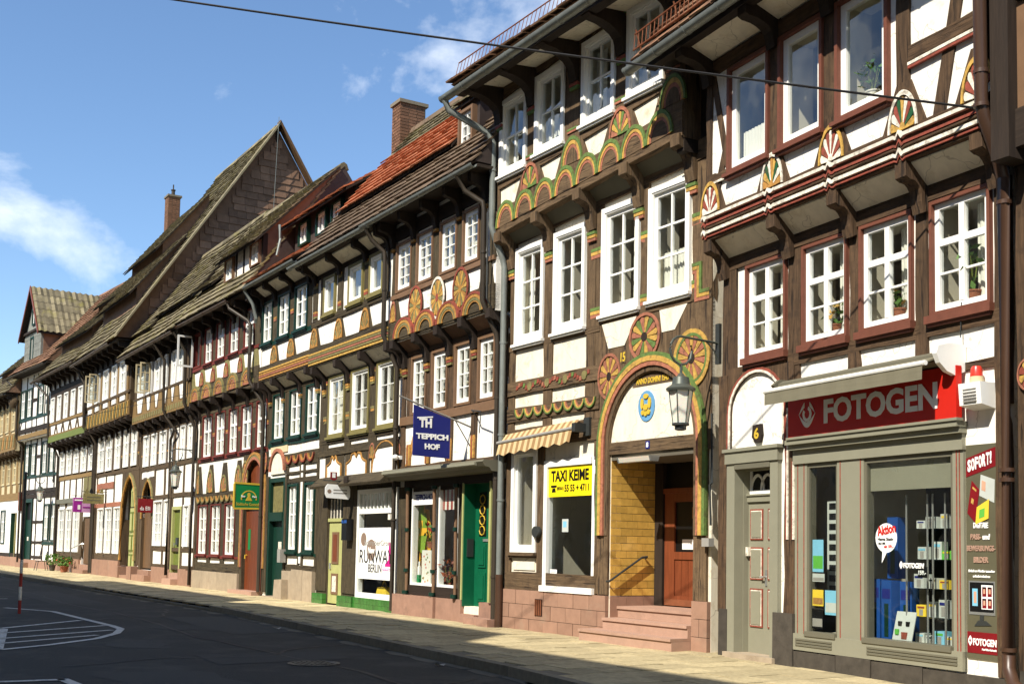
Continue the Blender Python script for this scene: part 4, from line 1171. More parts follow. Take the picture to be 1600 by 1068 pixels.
# ================================================================ HOUSE 2: the arched doorway
h = House('half_timbered_house', 'tall half-timbered house with colourful carved arches and round-arched doorway', 'house', (-0.08, 21.07), -57.5)
h2 = h
h.tv, h.th = 'tan_v', 'tan_h'
W2 = 5.46
UZ = lambda x: 0.07 * x
u2 = [(0.03, .93), (1.2, 2.1), (2.6, 3.5), (3.81, 4.71)]
m2 = [(0.2, 1.12, 5.13), (1.43, 2.36, 5.15), (2.82, 3.8, 5.24), (4.03, 5.0, 5.27)]
h.wall(0, W2, 0, 4.9, 0, [(1.25, 2.68, .72, 2.94), (.2, 1.0, 1.36, 3.2), (3.09, 5.12, .0, 2.96)], 'plaster_old')
h.wall(0, W2, 4.9, 7.45, 0, [hole(a, b, c, c + 1.78) for a, b, c in m2], 'plaster_old')
h.wall(0, 5.13, 7.56, 10.35, .3, [hole(a, b, 8.24 + UZ(a), 8.24 + UZ(a) + 1.42) for a, b in u2], 'plaster_old')
h.shell(0, W2, [4.6, 7.3, 10.3], 3.4, 'room')
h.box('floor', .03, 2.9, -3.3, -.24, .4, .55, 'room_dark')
# sandstone plinth blocks
def blocks(hh, x0, x1, z0, z1, o, n, rows, mat, name='plinth_stone'):
    for r_ in range(rows):
        a, b = z0 + (z1 - z0) * r_ / rows, z0 + (z1 - z0) * (r_ + 1) / rows
        off = .5 if r_ % 2 else 0
        bw = (x1 - x0) / n
        k = 0
        x = x0 - off * bw
        while x < x1 - .02:
            xa, xb = max(x, x0), min(x + bw, x1)
            if xb - xa > .05: hh.box(name, xa + .005, xb - .005, -.15, o + random.uniform(-.004, .004), a + .004, b - .004, mat)
            x += bw
blocks(h, 0, 3.08, -.05, .7, .06, 7, 3, 'sandstone'); blocks(h, 5.12, 5.46, -.05, .72, .06, 1, 3, 'sandstone')
h.box('mortar_bed', 0.003, 3.07, -.15, .035, -.05, .69, 'mortar')
vg = h.box('vent_grille', 1.07, 1.3, 0, .068, .27, .56, 'black')
for i in range(4): ob('vent_bar', MB().box(1.09 + i * .055, 1.115 + i * .055, .06, .082, .28, .55, 'rust').mesh('vent_bar'), vg)
# posts of the ground and first floors
for a, b in ((-.02, .17), (1.02, 1.22), (2.7, 2.92)): h.post((a + b) / 2, b - a, .72, 3.55, 0)
h.rail(0, 2.75, .7, 1.0, 0); h.box('infill_panel', .25, .95, -.05, .005, 1.05, 1.26, 'plaster_old')
h.rail(0, 2.8, 3.22, 3.58, 0, out=.03)
for x, wd in ((.1, .2), (1.27, .26), (2.5, .26)): h.post(x, wd, 3.55, 7.2, 0)
h.box('post', 2.65, 2.84, -.1, .012, 4.9, 7.2, 'tan_v', .005); h.post(3.92, .2, 4.9, 7.2, 0); h.post(5.24, .42, 4.4, 7.2, 0)
h.rail(0, 2.8, 4.2, 4.44, 0, out=.035); h.rail(0, 2.8, 3.72, 3.96, 0, out=.035); h.rail(0, 2.78, 5.02, 5.12, 0)
h.rail(2.7, W2, 5.1, 5.24, 0)
h.rail(0, W2, 7.0, 7.3, 0, sh=.04, out=.03)
# dragon frieze
mb = MB()
for i in range(30):
    x = .3 + i * .075; z = 4.32 + .05 * math.sin(i * .9)
    mb.prism([(x, z - .035), (x + .07, z - .02), (x + .08, z + .04), (x + .02, z + .05)], .03, .05, ['c_red', 'c_salmon', 'c_red', 'c_green', 'c_red'][i % 5], False)
for x in (.75, 1.3, 1.85, 2.4): mb.prism([(x + .07 * math.cos(t * PI / 4), 4.32 + .08 * math.sin(t * PI / 4)) for t in range(8)], .03, .054, 'c_olive', False)
h.P('carved_frieze', mb)
# scalloped garland beam
for i in range(8):
    x = .45 + i * .305; mb = MB()
    for bi, (k0, k1, c) in enumerate(BANDS):
        for j in range(8):
            t0, t1 = PI + PI * j / 8, PI + PI * (j + 1) / 8
            e = lambda t, k: (x + .155 * k * math.cos(t), 3.93 + .17 * k * math.sin(t))
            mb.prism([e(t0, k0), e(t0, k1), e(t1, k1), e(t1, k0)][::-1], .03, .07 - .008 * bi, c, False)
    h.P('carved_scallop', mb)
# first floor
for a, b, c in m2:
    h.window(a, b, c, c + 1.78, 0, 'white_paint', .085, cols=2, rows=(1, 1, 1), mull=.03, bar=.03, inner=['both', 'curtain', 'curtain', 'net'][m2.index((a, b, c))], sill='white_paint', sillh=.05, proud=.05, sw=.06, cm='white_paint')
def stripes(hh, x, z, wd, o, cols=('c_green', 'c_yellow', 'c_salmon'), hh_=.06):
    mb = MB()
    for i, c in enumerate(cols): mb.box(x - wd / 2, x + wd / 2, o - .02, o + .024 - i * .003, z - (i + 1) * hh_ + .006, z - i * hh_, c)
    hh.P('painted_band', mb)
for x, wd in ((2.66, .3), (3.92, .2), (5.14, .22)):
    stripes(h, x, 5.42, wd, .0); stripes(h, x, 6.42, wd, .0)
mb = MB()
for i, c in enumerate(('c_green', 'c_yellow', 'c_salmon')):
    d_ = i * .055
    for (a, b, e, f) in ((5.05, 5.26 - d_, 5.62 - d_, 5.67 - d_), (5.21 - d_, 5.26 - d_, 5.2 - d_, 5.62 - d_), (5.26 - d_, 5.42, 5.2 - d_, 5.25 - d_)):
        mb.box(a, b, 0, .04 - .006 * i, e, f, c)
h.P('painted_zigzag', mb)
# arched doorway
AX, AZ = 4.1, 3.05
def archpath(rx, rz, zs, zb, n=22):
    return [(AX - rx, zb)] + [(AX - rx * math.cos(PI * i / n), zs + rz * math.sin(PI * i / n)) for i in range(n + 1)] + [(AX + rx, zb)]
def archband(rx0, rz0, rx1, rz1, o0, o1, mat, zb=1.66, zs=AZ):
    mb = MB(); A, Bp = archpath(rx0, rz0, zs, zb), archpath(rx1, rz1, zs, zb)
    for i in range(len(A) - 1): mb.prism([A[i], A[i + 1], Bp[i + 1], Bp[i]][::1], o0, o1, mat, True)
    return h.P('arch_moulding', mb)
outer, inn = archpath(1.30, 1.43, AZ, .72), archpath(1.02, 1.13, AZ, .72)
mb = MB()
for i in range(len(outer) - 1): mb.prism([outer[i], inn[i], inn[i + 1], outer[i + 1]], -.1, .03, 'tan_v')
h.P('arch_frame', mb)
sp_ = [(2.66, 2.9), (2.66, 5.1), (5.46, 5.1), (5.46, 2.9)]
L_ = archpath(1.28, 1.41, AZ, 2.9)
half = len(L_) // 2
h.poly('arch_board', [(2.66, 2.9)] + L_[:half + 1] + [(AX, 5.12), (2.66, 5.12)], -.06, .012, 'tan_v')
h.poly('arch_board', [(5.46, 2.9), (5.46, 5.12), (AX, 5.12)] + L_[half:], -.06, .012, 'tan_v')
archband(1.24, 1.37, 1.30, 1.43, 0, .075, 'c_green'); archband(1.17, 1.29, 1.24, 1.37, 0, .085, 'c_yellow'); archband(1.11, 1.22, 1.17, 1.29, 0, .075, 'c_salmon')
archband(1.03, 1.14, 1.11, 1.22, 0, .045, 'tan_v')
h.poly('tympanum', [(AX - 1.03, 3.1)] + [(AX - 1.03 * math.cos(PI * i / 20), AZ + 1.14 * math.sin(PI * i / 20)) for i in range(1, 20)] + [(AX + 1.03, 3.1)], -.1, -.03, 'plaster')
ins = h.poly('inscription_board', [(3.62, 3.98), (4.62, 3.98), (4.5, 4.13), (4.1, 4.2), (3.72, 4.13)], -.05, -.008, 'tan_h')
text('ANNO DOMINI 1543', ins, 3.72, 4.5, 4.01, 4.1, -.006, 'sign_gold', .03)
text('15', h.P('date_carving', MB().box(3.34, 3.48, 0, .02, 4.4, 4.6, 'tan_v')), 3.35, 3.47, 4.42, 4.57, .022, 'sign_gold', .03)
h.box('lintel', 3.04, 5.16, -.14, .02, 2.95, 3.14, 'tan_h', .004)
ho = h.box('number_plate', 4.01, 4.1, .02, .03, 2.99, 3.11, 'sign_blue'); text('8', ho, 4.03, 4.08, 3.01, 3.09, .032, 'print_white', .02)
for (x, z, rw, rh, n_, bd) in ((3.06, 4.22, .29, .37, 16, 'c_salmon'), (3.95, 4.74, .37, .37, 16, 'c_salmon'), (5.05, 4.26, .38, .42, 18, [(0.9, 1.05, 'c_yellow'), (.8, .9, 'c_green')])):
    h.rosette(x, z, rw, rh, .012, ['c_yellow', 'c_salmon'] if x != 3.95 else ['c_yellow', 'c_salmon', 'c_green'], n_, True, bd, hub='dark_v', name='carved_wheel')
h.poly('infill_panel', [(3.02, 4.68), (3.44, 4.68), (3.74, 5.1), (2.84, 5.1)][::1], -.05, .022, 'plaster_old')
h.poly('infill_panel', [(4.36, 4.75), (4.66, 4.75), (4.94, 5.1), (4.3, 5.1)], -.05, .022, 'plaster_old')
# porch: sides, tiles, ceiling, steps, door
PD = -1.0
h.box('porch_wall', 2.98, 3.085, PD - .1, -.02, .0, 2.95, 'mortar'); h.box('porch_wall', 5.125, 5.2, PD - .1, -.02, 0, 2.95, 'stone_grey')
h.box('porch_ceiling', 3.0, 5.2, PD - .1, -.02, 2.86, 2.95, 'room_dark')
tm_ = MB().box(0, .012, .004, .216, .004, .116, 'glazed').mesh('wall_tile')
th_ = MB().box(0, .012, .004, .106, .004, .116, 'glazed').mesh('wall_tile')
for r_ in range(18):
    y = .02
    for c_ in range(5):
        hf = (r_ % 2 and c_ == 0) or (not r_ % 2 and c_ == 4)
        y += .11 if hf else .22
        ob('wall_tile', th_ if hf else tm_, h.root, (3.085, y, .7 + r_ * .12))
for a, b in ((-.02, -.36), (-.36, -.7), (-.7, -1.0)):
    h.box('porch_stone', 3.086, 3.1, b + .004, a - .004, .36, .69, 'sandstone'); h.box('porch_stone', 3.086, 3.1, b + .004, a - .004, 0, .355, 'sandstone')
for (x0, o_, z0, z1) in ((2.88, .42, -.02, .18), (3.1, .12, .18, .36), (3.1, -.18, .36, .54)):
    h.box('step', x0 if o_ > .2 else 3.1, 5.12, PD, o_, z0 - (.0 if z0 < 0 else 0), z1 - .045, 'stone_pink', .003)
    h.box('step_tread', (x0 if o_ > .2 else 3.1) - .0, 5.121, PD, o_ + .025, z1 - .043, z1, 'stone_pink', .002)
h.box('door_post', 3.1, 3.3, PD - .02, PD + .08, .54, 2.86, 'dark_v'); h.box('door_post', 4.98, 5.12, PD - .02, PD + .08, .54, 2.86, 'door_red')
h.box('door_transom', 3.3, 4.98, PD - .02, PD + .07, 2.36, 2.44, 'door_red')
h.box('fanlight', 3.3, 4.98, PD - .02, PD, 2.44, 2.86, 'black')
dr = h.P('door', MB().box(3.32, 3.56, PD - .02, PD + .05, .56, 2.36, 'door_red').box(4.84, 4.98, PD - .02, PD + .05, .56, 2.36, 'door_red').box(3.56, 4.84, PD - .02, PD + .05, .56, .72, 'door_red').box(3.56, 4.84, PD - .02, PD + .05, 1.3, 1.42, 'door_red').box(3.56, 4.84, PD - .02, PD + .05, 2.22, 2.36, 'door_red'))
for i in range(8): ob('plank', MB().box(3.56 + i * .16 + .004, 3.72 + i * .16 - .004, PD - .01, PD + .03, .72, 1.3, 'door_red').mesh('plank'), dr)
ob('pane', MB().box(3.56, 4.84, PD - .01, PD + .015, 1.42, 2.22, 'black').mesh('pane'), dr)
ob('notice', MB().box(3.72, 4.02, PD + .015, PD + .02, 1.46, 1.62, 'print_white').mesh('notice'), dr)
ob('kick_plate', MB().box(3.34, 4.96, PD + .05, PD + .056, .56, .66, 'rust').mesh('kick_plate'), dr)
ob('ornament', MB().box(3.95, 4.25, PD + .015, PD + .018, 1.95, 2.13, 'c_orange').mesh('ornament'), dr)
hr = h.P('handrail', MB().tube([(3.11, .06, .93), (3.16, .05, .93), (3.16, -.62, 1.32), (3.16, -.72, 1.33), (3.11, -.72, 1.3)], .018, 'iron', 8), smooth=True)
cl_ = h.P('porch_light', MB().px([(.02, 2.86), (.2, 2.86), (.17, 2.79), (.05, 2.79)], 3.55, 4.3, 'milk_glass'))
ob('end_cap', MB().px([(.01, 2.87), (.21, 2.87), (.18, 2.78), (.04, 2.78)], 3.52, 3.55, 'steel').mesh('end_cap'), cl_); ob('end_cap', MB().px([(.01, 2.87), (.21, 2.87), (.18, 2.78), (.04, 2.78)], 4.3, 4.33, 'steel').mesh('end_cap'), cl_)
# crest
cr_ = thing(h, 'crest', 'round blue crest with golden emblem on white arch above doorway', 'crest', 3.98, -.03, 3.66)
E_ = [(.2 * math.cos(2 * PI * i / 20), .24 * math.sin(2 * PI * i / 20)) for i in range(20)]
sub(cr_, 'shield', MB().prism(E_, 0, .03, 'crest_blue'))
mb = MB()
for (x, z, a, b) in ((0, .15, .06, .04), (-.09, .04, .035, .09), (.09, .04, .035, .09), (0, -.02, .06, .05), (-.07, -.1, .04, .04), (.07, -.1, .04, .04), (0, -.12, .04, .04)):
    mb.prism([(x + a * math.cos(t * PI / 5), z + b * math.sin(t * PI / 5)) for t in range(10)], .03, .05, 'sign_gold')
sub(cr_, 'emblem', mb)
# shop window, narrow window
w_ = h.P('shop_window', MB().box(1.23, 1.33, -.1, .03, .72, 2.95, 'white_paint').box(2.62, 2.7, -.1, .012, .72, 2.95, 'white_paint').box(1.33, 2.6, -.1, .03, 2.84, 2.95, 'white_paint').box(1.2, 2.73, -.1, .08, .7, .8, 'white_paint'))
ob('pane', MB().quad([(1.33, -.04, .8), (2.6, -.04, .8), (2.6, -.04, 2.84), (1.33, -.04, 2.84)], 'glass_shop').mesh('pane'), w_)
h.window(.19, 1.0, 1.36, 3.2, 0, 'white_paint', .09, cols=1, rows=(1,), inner='curtain', sill='tan_h', sillh=.06, sw=.04)
ys = thing(h, 'window_sign', 'yellow taxi sign with black lettering in the top of shop window', 'sign', 1.34, -.012, 2.32)
sub(ys, 'panel', MB().box(0, 1.25, 0, .01, 0, .51, 'sign_yellow'))
text('TAXI KEIME', ys, .08, 1.17, .26, .45, .012, 'black', .03); text('55 55 + 4711', ys, .48, 1.17, .08, .2, .012, 'black', .02); text('(05561)', ys, .26, .45, .1, .17, .012, 'black', .01)
sub(ys, 'telephone_symbol', MB().prism([(.1, .08), (.22, .08), (.2, .15), (.12, .15)], .01, .014, 'black').prism([(.08, .16), (.24, .16), (.25, .2), (.07, .2)], .01, .014, 'black'))
e = one(h, 'taped_notice', 'small pale blue notice hanging in the taxi office window', 'notice', 1.72, -.036, 1.72, MB().box(0, .18, 0, .004, 0, .22, 'box_white').box(.03, .13, .004, .005, .08, .18, 'box_sky'))
e = one(h, 'taped_notice', 'white text sheet in the lower left of taxi office window', 'notice', 1.38, -.036, .84, MB().box(0, .2, 0, .004, 0, .24, 'print_white'))
for i in range(6): ob('text_line', MB().box(.02, .17, .004, .0045, .04 + i * .03, .05 + i * .03, 'sign_grey').mesh('text_line'), e)
one(h, 'table_cloth', 'lime green cloth on table inside the taxi office', 'cloth', 1.95, -.9, .55, MB().box(0, .5, -.4, 0, .35, .38, 'box_green').prism([(0, .0), (.5, .1), (.5, .36), (0, .36)], 0, .01, 'box_green'))
one(h, 'door_post_light', 'pale upright lamp inside the taxi office window', 'lamp', 2.12, -.7, .55, MB().box(0, .08, -.05, .0, 0, 1.4, 'steel').box(.02, .06, 0, .01, .2, 1.3, 'box_sky'))
one(h, 'ventilation_cap', 'small round black cap on wall beside narrow window', 'vent', 1.08, .02, 1.72, MB().tube([(0, 0, 0), (0, .08, 0)], .1, 'iron', 12), smooth=True)
a2 = thing(h, 'awning', 'rolled tan striped awning on rod above the taxi office window', 'awning', .0, .0, 3.2)
sub(a2, 'roller', MB().tube([(-.05, .2, .14), (2.5, .2, .24)], .03, 'sign_grey', 8), True)
mb = MB(); n_ = 26
for i in range(n_):
    xa, xb = .0 + i * 2.3 / n_, (i + 1) * 2.3 / n_
    za, zb_ = .04 * xa, .04 * xb
    mb.quad([(xa, .26, -.1 + za + .025 * math.sin(i * PI / 2)), (xb, .26, -.1 + zb_ + .025 * math.sin((i + 1) * PI / 2)), (xb, .21, .1 + zb_), (xa, .21, .1 + za)], ['awning_tan', 'awning_brown'][i % 2])
    mb.quad([(xa, .21, .1 + za), (xb, .21, .1 + zb_), (xb, .06, .3 + zb_), (xa, .06, .3 + za)], ['awning_tan', 'awning_brown'][i % 2])
sub(a2, 'striped_cloth', mb)
sub(a2, 'wall_bracket', MB().box(2.42, 2.52, -.02, .3, .16, .3, 'iron').box(2.45, 2.6, .0, .08, .1, .4, 'iron'))
# second floor over the jetty
for x in (0.05, 1.27, 2.53, 3.78, 5.02): h.bracket(x + .02, 7.2 + UZ(x), .02, .34, .62, .2, tips=('c_green', 'c_yellow', 'c_salmon'))
for a, b in ((.16, 1.16), (1.38, 2.42), (2.64, 3.66), (3.9, 4.92)): h.soffit(a, b, .03, 6.98 + UZ(a) + .03, .3, 7.3 + UZ(a), 'grey_dark')
h.rail(-.02, 5.16, 7.16, 7.62, .3, sh=.07, out=.05)
h.box('corner_post', 5.1, 5.17, -.1, .31, 7.5, 10.2, 'tan_v', .004)
h.box('jetty_end', 5.0, 5.16, -.1, .3, 7.3, 7.56, 'dark_h', .004)
h.wall(5.13, W2, 7.2, 10.35, 0, [], 'dark_v')
for i in range(8):
    x = .32 + i * .62
    h.arcs(x, 7.22 + UZ(x) + .06, .315, .44, .345, [(.86, 1.0, 'c_green'), (.74, .86, 'c_yellow'), (.62, .74, 'c_salmon')], .07, fill='tan_h', th=.035)
U2 = 5.15
h.rail(0, U2, 8.02, 8.14, .3, sh=.07); h.rail(0, U2, 9.72, 9.95, .3, sh=.06)
for x, wd in ((-.0, .08), (1.06, .26), (2.35, .48), (3.66, .3), (4.93, .44)): h.post(x, wd, 7.6 + UZ(x), 9.9 + UZ(x) * .8, .3)
for i, x in enumerate((1.07, 2.35, 3.66, 4.93)):
    zb = 7.7 + UZ(x); r_ = .5
    h.poly('foot_board', [(x - r_, zb - .1), (min(x + r_, U2), zb - .1), (x + .2, zb + .52), (x - .2, zb + .52)], .26, .322, 'tan_v')
    if i in (0, 2): h.rosette(x, zb + .02, .27, .44, .318, ['c_green', 'c_yellow', 'c_salmon'], 9, border='c_salmon', name='carved_fan')
    else: h.arcs(x, zb + .02, .3, .46, .32, BANDS, fill='tan_v', th=.03)
    stripes(h, x, zb + .62, .3, .315, ('c_green', 'c_salmon'), .04); stripes(h, x, 9.7 + UZ(x), .26, .315, ('c_green', 'c_yellow', 'c_red'), .05)
for i, (a, b) in enumerate(u2):
    z = 8.24 + UZ(a)
    h.window(a, b, z, z + 1.42, .3, 'white_paint', .085, cols=2, rows=(1, 1), mull=.03, bar=.03, inner=['both', 'net', 'curtain_l', 'both'][i], sill='white_paint', sillh=.05, proud=.05, sw=.05, cm='white_paint')
# eaves
for x in (.02, 1.1, 2.4, 3.68, 4.95): h.bracket(x, 9.9, .32, 1.02, .62, .2, 'dark_v', tips=('c_red', 'c_green'))
for a, b in ((.12, 1.0), (1.2, 2.3), (2.5, 3.58), (3.78, 4.85)): h.soffit(a, b, .33, 9.93, .92, 9.86, 'plaster_old')
h.rail(-.3, W2 + .1, 9.74, 9.91, 1.02, 'dark_h', out=.07)
h.box('eaves_board', -.35, W2 + .1, .95, 1.15, 9.92, 9.97, 'dark_h')
h.box('eaves_board', -.35, W2 + .1, .28, .95, 10.0, 10.05, 'dark_h')
h.gutter(-.5, W2 + .15, 1.27, 9.7, 'zinc', .09, sh=.015)
h.roof(-.35, W2 + .1, (1.2, 9.92), (-2.9, 11.6), (-6.6, 10.1), 'slab_brown', .25, .3, 'slab_brown')
mb = MB()
for z in (10.07, 10.36): mb.tube([(-.3, 1.16 - (z - 9.92) * .25, z), (W2, 1.16 - (z - 9.92) * .25, z)], .012, 'rust', 6)
for i in range(44): mb.tube([(-.3 + i * .13, 1.12, 10.07), (-.3 + i * .13, 1.05, 10.36)], .006, 'rust', 5)
h.P('snow_guard', mb)
h.P('roof_verge', MB().px([(.9, 9.95), (.2, 10.5), (.2, 10.8), (.95, 10.2)], -.55, -.34, 'slab'))
h.pipe([(-.4, 1.27, 9.64), (-.38, 1.2, 9.46), (-.12, .5, 9.1), (-.08, .4, 8.92), (-.08, .4, 7.35), (-.06, .34, 7.15), (-.05, .16, 6.75), (-.04, .13, 6.6), (-.03, .12, .9)], .06, 'zinc', [(-.08, .4, 8.4), (-.04, .12, 5.2), (-.04, .12, 3.5), (-.03, .12, 2.3)])
h.pipe([(-.03, .12, .95), (-.03, .12, -.05)], .07, 'pipe_brown')
h.pipe([(-.2, .1, 3.28), (.55, .1, 3.42)], .02, 'zinc')
# electric cable box between the houses
h.P('cable', MB().tube([(5.52, .05, 3.4), (5.53, .05, 2.4), (5.5, .06, 2.38), (5.51, .05, 1.8)], .02, 'iron', 6)); h.box('junction_box', 5.4, 5.55, .02, .12, 1.5, 1.62, 'sign_grey')

def row(hh, wins, z0, z1, o, style, posts=None, inner=(None,), pw=None):
    """a row of windows with the posts that stand between them"""
    for i, q in enumerate(wins):
        hh.window(q[0], q[1], z0, z1, o, inner=inner[i % len(inner)], **style)
def between(wins, s0, s1, mx=.3):
    out = []
    e = [s0] + [v for q in wins for v in q] + [s1]
    for i in range(0, len(e), 2):
        g = e[i + 1] - e[i]
        if g > .06:
            if g <= mx * 1.7: out.append(((e[i] + e[i + 1]) / 2, g + .004))
            else: out.append((e[i] + mx * .4, mx * .8)); out.append((e[i + 1] - mx * .4, mx * .8))
    return out

# ================================================================ HOUSE 3: the carpet shop
h = House('half_timbered_house', 'half-timbered house with sunflower carvings above the carpet shop with green door', 'house', (-2.42, 24.92), -58.8)
h3 = h
W3 = 4.44
u3 = [(.2, .95), (1.18, 1.93), (2.23, 2.95), (3.18, 3.85)]
m3 = [(.46, 1.18), (1.42, 2.12), (2.42, 3.1), (3.36, 4.02)]
h.wall(0, W3, 0, 3.1, 0, [(.5, 2.72, .45, 2.68), (2.93, 3.96, .3, 2.68)], 'plaster_old')
h.wall(0, W3, 3.1, 5.8, 0, [hole(a, b, 4.22, 5.47) for a, b in m3], 'plaster')
h.wall(0, W3, 5.8, 8.5, .3, [hole(a, b, 6.86, 7.94) for a, b in u3], 'plaster')
h.shell(0, W3, [2.85, 5.7, 8.4], 3.0, 'room')
h.box('floor', .03, W3 - .03, -3.0, -.24, .2, .3, 'room_dark')
h.rail(0, W3, 5.5, 5.75, 0, out=.03); h.rail(0, W3, 4.02, 4.2, 0, 'brown_paint', out=.05); h.rail(0, W3, 3.0, 3.14, 0)
for x, wd in between(m3, 0, W3, .26): h.post(x, wd, 4.15, 5.55, 0)
for x, wd in ((.1, .2), (1.3, .16), (2.27, .18), (3.23, .2), (4.36, .16)): h.post(x, wd, 3.1, 4.05, 0)
for i, x in enumerate((.42, 1.3, 2.27, 3.23)):
    mb = MB()
    for k in range(4): mb.prism([(x - .09 + k * .045, 3.15), (x - .06 + k * .045, 3.15), (x - .05 + k * .045, 3.52), (x - .075 + k * .045, 3.6), (x - .1 + k * .045, 3.52)], 0, .035, ['c_orange', 'c_red', 'c_yellow', 'c_orange'][k])
    h.P('carved_leaf', mb)
h.brace(.3, 3.12, .75, 3.95, .14, 0, 'c_orange'); h.brace(2.15, 3.12, 1.8, 3.95, .12, 0)
S3 = dict(cas='brown_paint', cw=.05, cols=2, rows=(1, 1.2, 1.2, 1), mull=.022, bar=.02, sw=.085, proud=.04)
row(h, m3, 4.22, 5.47, 0, S3, inner=('blind',))
for x in (.16, 1.2, 2.2, 3.22, 4.3):
    h.bracket(x + .02, 5.84, .02, .34, .55, .17, 'dark_v', tips=('c_orange', 'c_red', 'c_olive'))
for a, b in ((.28, 1.1), (1.32, 2.1), (2.32, 3.12), (3.34, 4.2)): h.soffit(a, b, .03, 5.6, .28, 5.82, 'slate_red')
h.rail(0, W3, 5.82, 6.3, .3, 'olive_h', out=.03)
for x in (.72, 1.71, 2.71, 3.75):
    h.arcs(x, 5.86, .47, .4, .33, OB + [(.5, .58, 'c_orange')], fill='olive_h', th=.06)
for i, x in enumerate((.14, 1.21, 2.2, 3.17, 4.15)):
    lo, hi = max(0, x - .36), min(W3, x + .36)
    h.poly('foot_board', [(lo, 6.1), (hi, 6.1), (min(hi, x + .12), 6.78), (max(lo, x - .12), 6.78)], .25, .322, 'olive_v')
    if 0 < i < 4: h.rosette(x, 6.42, .3, .42, .325, ['c_yellow', 'c_orange', 'c_olive'], 18, True, 'c_white' if i == 2 else 'c_red', hub='c_red' if i == 2 else 'c_orange', name='carved_sunflower')
    elif i == 0: h.rosette(x, 6.25, .14, .45, .325, ['c_orange', 'c_yellow'], 8, name='carved_fan')
h.rail(0, W3, 6.74, 6.84, .3, 'brown_paint', out=.04)
for x, wd in between(u3, 0, W3, .24): h.post(x, wd, 6.8, 8.2, .3, 'olive_v')
h.rail(0, W3, 8.0, 8.3, .3, 'dark_h', out=.03)
row(h, u3, 6.86, 7.94, .3, S3, inner=(None, 'net', 'net', 'net'))
for x in (.08, 1.07, 2.08, 3.07, 4.1): h.bracket(x, 8.4, .32, .66, .5, .13, 'dark_v', tips=('c_orange',))
h.box('eaves_board', -.4, W3 + .05, .25, .74, 8.4, 8.46, 'dark_h')
h.gutter(-.5, W3 + .1, .86, 8.42, 'zinc', .07)
H3R = (-2.2, 12.35)
h.roof(-4.4, W3 + .05, (.8, 8.5), H3R, (-5.2, 8.5), 'tile_brown', .22, .3, 'slate_dark', top=(.42, 'slab'))
# long orange shed dormer and its dark cheek
h.shed(-3.6, 2.1, -.02, 9.3, 9.72, (-1.2, 11.2), 'tile_orange', 'slate_dark', ov=.12, tw=.24, tl=.3, over=.12)
h.shed(2.35, 3.15, -.02, 8.9, 10.35, (-1.6, 11.1), 'slab', 'slate_dark', [(2.45, 3.05, 9.12, 10.2)], dict(cas='brown_paint', cw=.06, cols=2, rows=(1, 1, 1, 1), mull=.022, bar=.02, sw=.06), ov=.1, over=.08)
h.chimney(-4.5, -2.15, 11.7, 13.1, .5, .74, False)
# shop cornice and front
cn = h.P('cornice', MB().px([(0, 2.86), (0, 3.04), (.42, 3.04), (.46, 3.0), (.4, 2.92), (.3, 2.9), (.26, 2.84), (.06, 2.82)], .02, W3 - .06, 'grey_dark'))
ob('cornice_trim', MB().px([(.44, 2.93), (.49, 2.95), (.49, 3.0), (.44, 3.0)], .1, W3 - .3, 'grey_paint').mesh('cornice_trim'), cn)
h.box('fascia', .3, W3 - .06, -.05, .04, 2.66, 2.84, 'dark_h')
for (a, b) in ((0, .5), (2.72, 2.95), (3.95, W3)): h.box('pier', a, b, -.15, .02, .42, 2.7, 'olive_v', .004)
for x in (.55, 1.78, 2.7):
    c = h.P('shop_column', MB().tube([(x, .05, .46), (x, .08, 2.66)], .035, 'brown_paint', 10), smooth=True)
    for (z, r_) in ((.44, .07), (.9, .05), (1.75, .045), (2.6, .06)):
        ob('column_ring', MB().tube([(x, .08, z), (x, .08, z + .07)], r_, 'green_paint', 10).mesh('column_ring', True), c)
for (a, b) in ((.62, 1.72), (1.84, 2.62)):
    w_ = h.P('shop_window', MB().box(a, a + .06, -.12, .008, .6, 2.66, 'white_paint').box(b - .06, b, -.12, .008, .6, 2.66, 'white_paint').box(a + .06, b - .06, -.12, .008, .6, .68, 'white_paint').box(a + .06, b - .06, -.12, .008, 2.58, 2.66, 'dark_h'))
    ob('pane', MB().quad([(a + .05, -.015, .68), (b - .05, -.015, .68), (b - .05, -.015, 2.58), (a + .05, -.015, 2.58)], 'glass_shop').mesh('pane'), w_)
h.rail(.5, 2.75, .44, .62, 0, 'dark_h')
h.box('display_floor', .5, 2.72, -1.1, -.24, .5, .62, 'door_old'); h.box('display_back', .5, 2.72, -1.15, -1.1, .3, 2.7, 'door_old')
for (a, b, c, d_) in ((-.01, 1.9, .42, .12), (1.9, 2.95, .42, .06), (3.55, 4.1, .4, -.0), (4.1, W3, .42, .06)):
    h.box('plinth_stone', a + .004, b - .004, -.2, d_, -.05, c, 'stone_rose', .004)
h.box('step', 2.95, 3.55, -.6, .1, -.05, .16, 'stone_rose'); h.box('step', 3.5, 4.4, .06, .3, -.05, .13, 'stone_rose')
